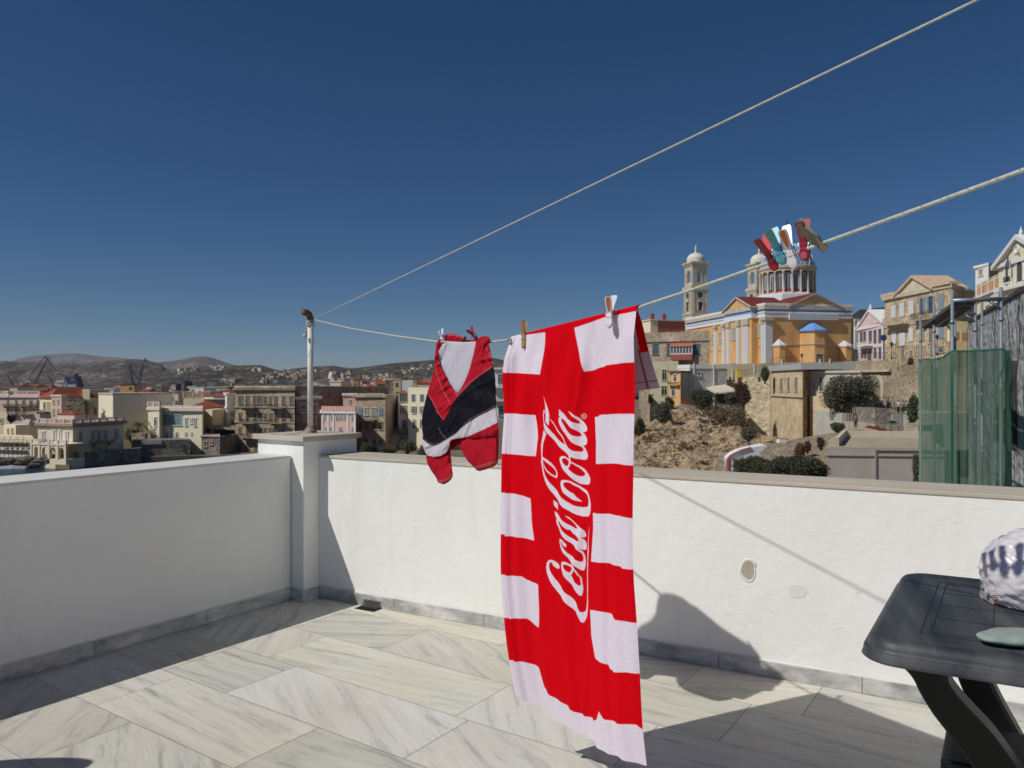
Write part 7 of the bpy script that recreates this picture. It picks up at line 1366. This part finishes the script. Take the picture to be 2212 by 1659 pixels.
def rockmat():
    m=M_rock; n=m.node_tree;N=n.nodes;L=n.links; mx=[q for q in N if q.bl_idname=='ShaderNodeMix'][0]; tc=[q for q in N if q.bl_idname=='ShaderNodeTexCoord'][0]
    mp=N.new('ShaderNodeMapping'); mp.inputs['Rotation'].default_value=(0,.7,0); mp.inputs['Scale'].default_value=(.25,.3,1.4); L.new(tc.outputs['Object'],mp.inputs[0]); t=N.new('ShaderNodeTexNoise'); t.inputs['Scale'].default_value=.9; t.inputs['Detail'].default_value=9; t.inputs['Roughness'].default_value=.75; L.new(mp.outputs[0],t.inputs[0])
    r=N.new('ShaderNodeMapRange'); r.inputs[1].default_value=.36; r.inputs[2].default_value=.62; r.inputs[3].default_value=.45; r.inputs[4].default_value=1.15; L.new(t.outputs[0],r.inputs[0]); m2=N.new('ShaderNodeMix'); m2.data_type='RGBA'; m2.blend_type='MULTIPLY'; m2.inputs[0].default_value=.9; L.new(mx.outputs[2],m2.inputs[6]); L.new(r.outputs[0],m2.inputs[7]); L.new(m2.outputs[2],N['Principled BSDF'].inputs['Base Color'])
rockmat()
surf('rock_cliff',[(1340,975,118),(1372,948,120),(1402,915,124),(1440,890,130),(1472,874,136),(1520,878,138),(1560,882,139),(1598,884,139),(1615,922,137),(1650,940,132),(1700,945,126)],[(1300,1060,98),(1372,1045,99),(1420,1045,99),(1460,1045,99),(1500,1045,98),(1540,1045,97),(1580,1045,96),(1640,1045,94),(1700,1045,90),(1760,1045,88)],M_rock,200,340,1.7,.20,ridge=.65)
M_rubs=mat('rubble_slope',c8(168,150,122),.95,c8(96,82,64),1.4,.5,det=8,bump=.4,bscale=3)
surf('rubble_slope',[(1550,985,92),(1600,972,94),(1640,962,96),(1680,955,98),(1730,946,100),(1780,938,101),(1830,930,101),(1870,925,100),(1930,925,99),(2010,935,96)],[(1520,1120,62),(1600,1120,60),(1640,1120,58),(1680,1120,58),(1720,1120,58),(1760,1110,62),(1790,1000,70),(1870,990,72),(1930,985,74),(2010,985,74)],M_rubs,80,160,.5,.3,ridge=.5,seed=9)
pr=[W(*q1(x,y),d) for x,y,d in((250,800,112),(700,850,96),(1000,960,90),(1200,960,88),(1200,745,112),(700,680,122),(250,700,128))]; zz=-3.1
b=MB(); b.hexa([V((p.x,p.y,-12)) for p in pr],12+zz-.9); b.build('lower_path',mat('path_paving',c8(178,168,148),.95,c8(140,130,112),.6),kind='structure')
st_=empty('stone_stair',W(*q1(1000,870),94),'pale broad stone steps climbing to the walkers at the right','stairs'); b=MB()
for i in range(8):
    t=i/7; d=lerp(94,103,t); y=lerp(872,762,t); A=W(*q1(lerp(905,925,t),y),d); B_=W(*q1(lerp(1110,1085,t),y),d); b.box((A.x,A.y,-8),(B_.x,104.5,A.z))
b.build('steps',K_conc,st_)
A=W(*q1(850,748),104.6); b=MB(); b.box((A.x-6,104.6,-8),(A.x+16,114,zat(q1(850,748)[1],104.6))); b.build('upper_landing',K_conc,kind='structure')
fence('iron_fence','dark spiked iron fence descending beside the stone steps',[W(*q1(745,890),95),W(*q1(1015,958),88)],3.0,'fence',spike=True,step=.32,r=.035)
fence('iron_fence','dark iron fence on the wall top behind the stepped path',[W(*q1(705,690),112),W(*q1(920,700),108)],1.6,'fence',spike=True,r=.03)
fence('iron_fence','dark iron fence under the olive tree',[W(*q1(300,812),108),W(*q1(690,848),100)],2.6,'fence',spike=True,step=.4,r=.035)
b=MB(); A=W(*q1(700,860),98); B_=W(*q1(895,800),96); b.hexa([V((A.x,A.y,-8)),V((B_.x,B_.y,-8)),V((B_.x+.3,B_.y+6,-8)),V((A.x+.3,A.y+6,-8))],8+zat(q1(800,700)[1],97)); b.build('stair_side_wall',K_dark,label='grey stone wall block behind the spiked fence by the steps',cat='wall')
bpy.data.objects['stair_side_wall'].name='stair_side_wall'
w2=MB(); 
for P_,Q_ in(((1048,845),(1170,905)),): A=W(*q1(*P_),93);B_=W(*q1(*Q_),88); w2.hexa([V((A.x,A.y,-8)),V((B_.x,B_.y,-8)),V((B_.x+4,B_.y+2,-8)),V((A.x+4,A.y+2,-8))],8+A.z)
w2.build('planter_wall',K_rub,label='low rubble planter under the green tree at the foot of the steps',cat='planter')
b=MB(); A=[q1(x,y) for x,y in((690,868),(740,880),(1000,962),(960,965),(730,905),(650,890))]; b.hexa([W(x,y,87.5) for x,y in A],0,V((0,.5,0))); recalc(b.build('red_kerb',mat('red_paint',c8(150,64,54),.85),label='red painted slanting kerb in front of the spiked fence',cat='kerb'))
# white curved stair parapet with red edge
wc=empty('white_stair_parapet',W(*r8(1150,1340),80),'whitewashed curving stair parapet with a red painted edge on the rocky slope','parapet')
def ext(pts,d0,d1,m,name,par): b=MB(); n=len(pts); A=[W(*r8(x,y),d0) for x,y in pts]; b.hexa(A,0,V((0,d1-d0,0))); return recalc(b.build(name,m,par))
ext([(1152,1215),(1165,1185),(1210,1150),(1290,1112),(1400,1080),(1560,1050),(1580,1070),(1495,1125),(1490,1165),(1420,1180),(1300,1200),(1285,1185),(1230,1230),(1175,1350)],81,83,mat('whitewash',(.78,.78,.77),.85,(.66,.66,.66),2),'parapet_body',wc)
ext([(1128,1350),(1130,1210),(1160,1170),(1210,1140),(1290,1104),(1395,1073),(1400,1079),(1290,1112),(1212,1150),(1170,1182),(1150,1215),(1150,1350)],80.8,81.1,mat('faded_red_paint',c8(176,92,84),.85),'red_edge',wc)
ext([(1195,1350),(1200,1225),(1300,1205),(1335,1215),(1335,1240),(1300,1250),(1300,1350)],80.2,83.5,K_conc,'steps',wc)
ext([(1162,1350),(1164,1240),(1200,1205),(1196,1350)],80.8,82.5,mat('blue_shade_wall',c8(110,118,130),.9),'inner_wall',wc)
b=MB(); A=[r8(x,y) for x,y in((1700,1050),(1710,990),(1825,1005),(1760,1030))]; b.hexa([W(x,y,97) for x,y in A],0,V((0,1.0,0))); recalc(b.build('white_slab',MATS['whitewash'],label='small whitewashed ramp at the foot of the limestone hall',cat='ramp'))
# awning terrace
aw=empty('awning_terrace',W(*r5(830,960),138),'dark terrace under a pale flat awning among bushes below the church','terrace'); b=MB(); A=W(*r5(750,882),140);B_=W(*r5(935,862),138); b.add([A,B_,B_+V((0,8,1.0)),A+V((0,8,1.0)),A+V((0,0,.25)),B_+V((0,0,.25)),B_+V((0,8,1.25)),A+V((0,8,1.25))],[(3,2,1,0),(4,5,6,7),(0,1,5,4),(1,2,6,5),(2,3,7,6),(3,0,4,7)]); b.build('awning',mat('awning_cloth',c8(196,184,160),.9),aw)
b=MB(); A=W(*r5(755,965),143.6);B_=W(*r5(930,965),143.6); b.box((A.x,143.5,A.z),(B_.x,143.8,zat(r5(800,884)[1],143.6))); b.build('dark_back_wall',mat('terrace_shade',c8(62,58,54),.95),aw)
b=MB(); [b.tube([W(*r5(x,965),139),W(*r5(x,868),139)],.08,6) for x in(765,845,925)]; b.build('awning_post',IRON,aw)
wl=MB(); 
for (xa,ya),(xb,yb) in (((590,590),(780,628)),((880,632),(1010,634)),((1010,634),(1210,612))): A=W(*r8(xa,ya),137);B_=W(*r8(xb,yb),137); wl.hexa([V((A.x,A.y,A.z-1.6)),V((B_.x,B_.y,B_.z-1.6)),V((B_.x,B_.y+.5,B_.z-1.6)),V((A.x,A.y+.5,A.z-1.6))],1.6)
wl.build('white_edge_wall',MATS['whitewash'],label='low whitewashed wall along the top of the cliff',cat='wall')
# tan flat roofed building
B=Bld('flat_roofed_building','plain mauve grey flat roofed building just below the parapet on the right',(1797.5,60.5),(1786,50),(2040,49.2),q1(270,1093)[1],-12,mat('mauve_render',c8(182,168,154),.92,c8(164,150,138),.6,.5),back=11)
b=MB(); b.hexa([p.lerp((B.foot[0]+B.foot[2])/2,.02)+V((0,0,B.zt+.01)) for p in B.foot],.03); b.build('roof',mat('roof_screed',c8(170,158,134),.95,c8(134,124,100),.8,.6,stretch=(1,.4,1)),B.root)
b=MB(); F=B.FR; A=B.foot[0].lerp(B.foot[3],.12); C_=B.foot[3]; b.hexa([V((A.x,A.y-.4,B.zt)),V((C_.x,C_.y-.4,B.zt)),V((C_.x,C_.y-.05,B.zt)),V((A.x,A.y-.05,B.zt))],.5); b.build('rear_parapet',mat('warm_white',c8(206,190,164),.9),B.root); b=MB(); F.slab(b,0,F.L,zat(q1(500,1168)[1],50),zat(q1(500,1158)[1],50),0,.08); F.slab(b,F.hit(*q1(735,1250))[0],F.hit(*q1(752,1250))[0],-12,zat(q1(735,1105)[1],50),0,.10); F.slab(b,F.hit(*q1(735,1250))[0],F.L,zat(q1(735,1112)[1],50),zat(q1(735,1100)[1],50),0,.10); b.build('moulding',mat('mauve_trim',c8(160,146,134),.9),B.root)
A=B.foot[0].lerp(B.foot[3],.12); C_=B.foot[1].lerp(B.foot[2],.14)+V((0,1.2,0)); b=MB(); b.hexa([V((A.x,A.y,B.zt)),V((C_.x,C_.y,B.zt)),V((C_.x+.25,C_.y,B.zt)),V((A.x+.25,A.y,B.zt))],.6); b.build('side_upstand',mat('warm_white',c8(206,190,164)),B.root)
# --- vegetation on the right
shrub('olive_tree','wide dark olive tree spreading beside the concrete house','olive tree',*q1(500,580),107,60,43,L_olive,14000,.30,31,nb=16)
shrub('green_tree','dense green tree at the foot of the scaffold net by the steps','tree',*q1(1112,710),94,13,34,L_green,2400,.24,32,nb=8)
shrub('round_bush','rounded green bush below the olive tree','bush',*q1(375,885),90,18,10,L_green,1300,.2,33)
shrub('dark_bush','big dark green bush at the cliff top below the rough grey house','bush',*r8(865,550),136,29,25,L_dark,3600,.3,34,nb=10)
shrub('green_bush','small green bush beneath the pale awning','bush',*r8(1165,545),137,12,14,L_green,900,.24,35)
shrub('brown_bush','tall brown dried bush right of the pale awning','bush',*r8(1305,485),137,18,27,L_brown,2200,.28,36,nb=9)
shrub('hanging_shrub','green shrub hanging from the wall below the church pilasters','shrub',*r8(1550,255),140,12,19,L_green,1000,.24,37)
shrub('cliff_bush','dark bush at the left end of the cliff beside the stone house','bush',*r5(320,1040),124,22,30,L_olive,2000,.28,38,nb=9)
shrub('cliff_bush','low brown bush between yellow house and cliff top','bush',*r5(370,955),132,12,16,L_brown,900,.24,39)
shrub('cliff_bush','dark bush low beside the small white framed window','bush',*r5(120,1160),118,14,20,L_dark,900,.24,40)
shrub('cliff_bush','green bush on the rock face below the pale wall','bush',*r8(1370,920),112,20,15,L_olive,1500,.22,41)
shrub('rust_bush','rust coloured bush on the rubble slope, larger one','bush',*r8(1930,1120),84,13,23,L_rust,1800,.16,42)
shrub('rust_bush','rust coloured bush on the rubble slope, smaller one','bush',*r8(2020,1065),86,8,13,L_rust,900,.16,43)
shrub('grey_bush','thin grey leafless bush on the rubble slope','bush',*r8(2170,1020),84,12,14,L_brown,600,.14,44)
shrub('foreground_shrub','dark green shrub mass right of the white stair parapet, nearest the stair','shrub',*r8(1420,1310),42,44,27,L_dark,8000,.10,45,nb=18)
shrub('foreground_shrub','dark green shrub mass in the middle below the rubble slope','shrub',*r8(1720,1320),41,46,27,L_dark,8000,.10,46,nb=18)
shrub('foreground_shrub','dark green shrub mass touching the mauve building','shrub',*r8(2050,1320),40,46,29,L_dark,8000,.10,47,nb=18)
shrub('grey_sapling','slender grey leaved sapling at the foot of the green net','sapling',*q1(1145,1270),30,10,28,L_olive,700,.07,48)
shrub('terrace_shrub','loose green shrub under the right corner of the church','shrub',*q1(565,270),134,12,12,L_olive,900,.24,49)
shrub('wall_weed','green weeds on the rubble retaining wall','weeds',*q1(1035,420),124,13,20,L_dry,500,.2,50,trunk=False)
shrub('wall_weed','rusty tuft on top of the rubble retaining wall','weeds',*q1(1095,240),117,6,8,L_rust,300,.2,51,trunk=False)
# dry scrub growing over the upper cliff
CB=bvh(['rock_cliff','rubble_slope']); rng=np.random.default_rng(3); pts=[]
for X,Y in zip(rng.uniform(1470,1665,900),rng.uniform(872,945,900)):
    if Y<885+abs(X-1560)*.12 or Y>930-(X-1665)*(-.25)+8: continue
    h=CB.ray_cast(V((0,0,1)),V(((X-1106)/1662,1,-(Y-829.5)/1662)).normalized())[0]
    if h: pts.append(h)

v=[];f=[]
for p in pts:
    for k in range(16):
        a=V(rng.normal(size=3)).normalized(); b_=a.orthogonal().normalized(); c=p+V(rng.normal(size=3))*.45+V((0,0,.25)); s_=rng.uniform(.1,.3); i=len(v); v+=[c-a*s_,c+b_*s_*.6,c+a*s_,c-b_*s_*.6]; f.append((i,i+1,i+2,i+3))
b=MB(); b.add(v,f); b.build('dry_scrub',L_dry,label='brown dry scrub over the upper part of the cliff',cat='scrub',kind='stuff')
# --- grey rough wall
B=Bld('rough_grey_wall','tall rough grey rendered wall with cables behind the scaffold at the right edge',None,(2093,26),(2235,16.1),r7(1215,1000)[1],-12,mat('grey_roughcast',c8(184,184,184),.95,c8(112,112,112),2.6,.45,bump=.22,bscale=3.5,det=9),cat='wall',back=3)
F=B.FR; r_=random.Random(8)
for nm,n_,rr_,mm in(('cable',5,.009,mat('cable_black',(.02,.02,.02),.7)),('stem',4,.011,M_bark)):
    for k in range(n_):
        a=r_.uniform(.3,F.L-1); z=B.zt-.1; pts=[]
        for i in range(12): pts.append(F.pt(a,z,.06+.03*math.sin(i))); a+=r_.uniform(-.25,.32); z-=r_.uniform(.1,.45)
        MB().tube(pts,rr_,5).build(nm,mm,B.root)
b=MB(); a0=F.L*.70; F.slab(b,a0,a0+1.3,-.5,zat(q1(2080,240)[1],19),0,.06); b.build('dark_plaster_patch',mat('dark_patch',c8(78,80,84),.95,c8(48,48,50),3),B.root)  # thin dark slab stands in for a shadow on the wall
b=MB(); 
for i in range(90): a=F.L*i/90; F.slab(b,a,a+F.L/90*.98,B.zt,B.zt+.06+.16*abs(noise.noise(V((i*.4,0,0)))),-.25,.05*random.random()+.02)
b.build('rough_crest',mat('crest_dark',c8(80,78,72),.95,c8(50,48,44),4),B.root)
# --- scaffold and green net
M_gal=mat('galvanised',c8(150,158,164),.45,c8(120,128,136),6,.5,metal=.5); M_plank=mat('steel_deck',c8(98,96,92),.8,c8(70,68,64),5)
sc=empty('tube_scaffold',W(*r7(1045,1300),14),'galvanised tube scaffold rising above the green net at the right','scaffold')
for x,y,d in((720,950,20),(860,820,17.6),(1045,660,14),(1543,635,14),(1073,935,19.5),(1280,810,17.6),(1348,780,19.8)):
    t=W(*r7(x,y),d); b=MB(); b.tube([(t.x,t.y,-12),(t.x,t.y,t.z)],.030 if d<15 else .028,10); b.tube([(t.x,t.y,t.z-.62),(t.x,t.y,t.z-.56)],.040,10); b.build('standard',M_gal,sc,smooth=True)
def seg(nm,a,da,c,dc_,r,m=M_gal): MB().tube([W(*r7(*a),da),W(*r7(*c),dc_)],r,8).build(nm,m,sc,smooth=True)
seg('ledger',(1045,775),14,(1543,755),14,.040); seg('ledger',(870,915),17.6,(1280,905),17.6,.032); seg('ledger',(730,1022),20,(1040,1020),19.5,.026)
seg('brace',(1430,778),14,(1535,860),14,.03); seg('brace',(1180,915),17.6,(1272,985),17.6,.026); seg('brace',(985,1025),19.5,(1035,1062),19.5,.024); seg('brace',(755,1080),20,(800,1035),20,.024)
for (x0,y0),(x1,y1),(x2,y2),(x3,y3) in (((728,1030),(845,1030),(1165,792),(1040,792)),((880,915+105),(960,1015),(1270,790),(1180,792))):
    A=[W(*r7(x0,y0),20),W(*r7(x1,y1),20),W(*r7(x2,y2),14.0),W(*r7(x3,y3),14.0)]; b=MB(); b.hexa(A,0,V((0,0,-.07))); recalc(b.build('deck_plank',M_plank,sc))
nm_=bpy.data.materials.new('green_net'); nm_.use_nodes=True; n=nm_.node_tree; N=n.nodes; L=n.links; pb=N['Principled BSDF']; pb.inputs['Base Color'].default_value=(*c8(108,142,118),1); pb.inputs['Roughness'].default_value=1; pb.inputs['Specular IOR Level'].default_value=0; tp=N.new('ShaderNodeBsdfTransparent'); ms=N.new('ShaderNodeMixShader'); tl_=N.new('ShaderNodeBsdfTranslucent'); tl_.inputs[0].default_value=(*c8(60,120,80),1); m1=N.new('ShaderNodeMixShader'); m1.inputs[0].default_value=.35; L.new(pb.outputs[0],m1.inputs[1]); L.new(tl_.outputs[0],m1.inputs[2])
tx=N.new('ShaderNodeTexNoise'); tx.inputs['Scale'].default_value=1.6; tc=N.new('ShaderNodeTexCoord'); L.new(tc.outputs['Object'],tx.inputs[0]); mr=N.new('ShaderNodeMapRange'); mr.inputs[1].default_value=.3; mr.inputs[2].default_value=.7; mr.inputs[3].default_value=.60; mr.inputs[4].default_value=.82; L.new(tx.outputs[0],mr.inputs[0])
wv=N.new('ShaderNodeTexWave'); wv.inputs['Scale'].default_value=8; mpw=N.new('ShaderNodeMapping'); L.new(tc.outputs['Object'],mpw.inputs[0]); L.new(mpw.outputs[0],wv.inputs[0]); mt=N.new('ShaderNodeMath'); mt.operation='MULTIPLY_ADD'; mt.inputs[1].default_value=.10; L.new(wv.outputs['Fac'],mt.inputs[0]); L.new(mr.outputs[0],mt.inputs[2])
L.new(mt.outputs[0],ms.inputs[0]); L.new(tp.outputs[0],ms.inputs[1]); L.new(m1.outputs[0],ms.inputs[2]); L.new(ms.outputs[0],N['Material Output'].inputs[0])
net=empty('debris_net',W(*r7(1040,1300),14),'green debris netting hung around the scaffold at the right','netting')
def netpan(top,bulge,nw_=60,nh_=40,seed=0):
    G=[]
    for j in range(nh_+1):
        t=j/nh_; row=[]
        for i in range(nw_+1):
            s_=i/nw_; k=[interp([(a/(len(top)-1),p[c]) for a,p in enumerate(top)],s_) for c in range(3)]; A=W(*r7(k[0],k[1]),k[2]); A.z=lerp(A.z,-9,t)
            w_=noise.noise(V((s_*6,t*2+seed,seed)))*bulge+math.sin(s_*13+t*3+seed)*bulge*.3*min(1,t*3); row.append(A+V((w_*.5,-abs(w_),0)))
        G.append(row)
    return MB().grid(G).build('net_panel',nm_,net,smooth=True)
netpan([(700,1378,19.5),(740,1392,18.9),(860,1372,16.9),(950,1350,15.5),(1036,1292,13.7)],.12,seed=1); netpan([(1036,1292,13.7),(1200,1290,13.7),(1400,1278,13.7),(1575,1266,13.7)],.07,seed=4); netpan([(1575,1266,13.86),(1600,1290,15),(1585,1300,17)],.2,nw_=20,seed=7)
b=MB(); G_=mat('net_edge',c8(56,112,86),.7); b.tube([W(*r7(x,y),d) for x,y,d in((1036,1292,13.8),(1200,1290,13.8),(1400,1278,13.8),(1578,1266,13.8))],.025,6); b.tube([W(*r7(x,y),d) for x,y,d in((700,1378,20.1),(860,1372,17.3),(950,1350,15.7),(1036,1292,13.8))],.018,6); b.tube([W(*r7(1040,1292),13.8),W(2058,1150,13.8)],.035,6); b.build('net_hem',G_,net)
# --- things added outside the frame for their shadow and bounce
b=MB(); b.box((2.9,-2.4,-.3),(6,1.2,2.5)); b.box((2.85,-2.45,2.5),(6,1.25,2.6)); b.build('stair_house',M_plaster,label='unseen white block added right of the terrace to bounce sunlight',cat='building')  # added out of view to throw sunlight back onto the shaded left wall

ch=empty('garden_chair',(-1.9,1.51,0),'unseen dark chair added by the left parapet to cast a rounded shadow','chair')  # unseen chair shape, added as caster of the rounded floor shadow
def chp(nm,f): b=MB(); f(b); return b.build(nm,M_leg,ch,bevel=.003)
cx_,cy_=-1.9,1.51
chp('seat',lambda b:b.box((cx_-.2,cy_-.2,.36),(cx_+.2,cy_+.2,.385)))
pts_=[(cx_-.2,.38)]+[(cx_-.2*math.cos(math.pi*i/12),.62+.17*math.sin(math.pi*i/12)) for i in range(13)]+[(cx_+.2,.38)]
chp('backrest',lambda b:b.hexa([V((x,cy_+.2,z)) for x,z in pts_],0,V((0,.02,0))))
for a_ in(-1,1):
    for c_ in(-1,1): chp('leg',lambda b:b.tube([(cx_+a_*.2,cy_+c_*.19,.001),(cx_+a_*.17,cy_+c_*.17,.37)],.018,8))

b=MB(); b.box((-9300,-6300,-15.5),(9300,9300,290)); hz=bpy.data.materials.new('haze_air'); hz.use_nodes=True; n=hz.node_tree; n.nodes.remove(n.nodes['Principled BSDF']); pv=n.nodes.new('ShaderNodeVolumePrincipled'); pv.inputs['Color'].default_value=(.80,.88,1,1); pv.inputs['Density'].default_value=.00006; n.links.new(pv.outputs[0],n.nodes['Material Output'].inputs['Volume'])
b.build('haze',hz,kind='stuff',label='thin pale haze in the air over the far hills',cat='haze')
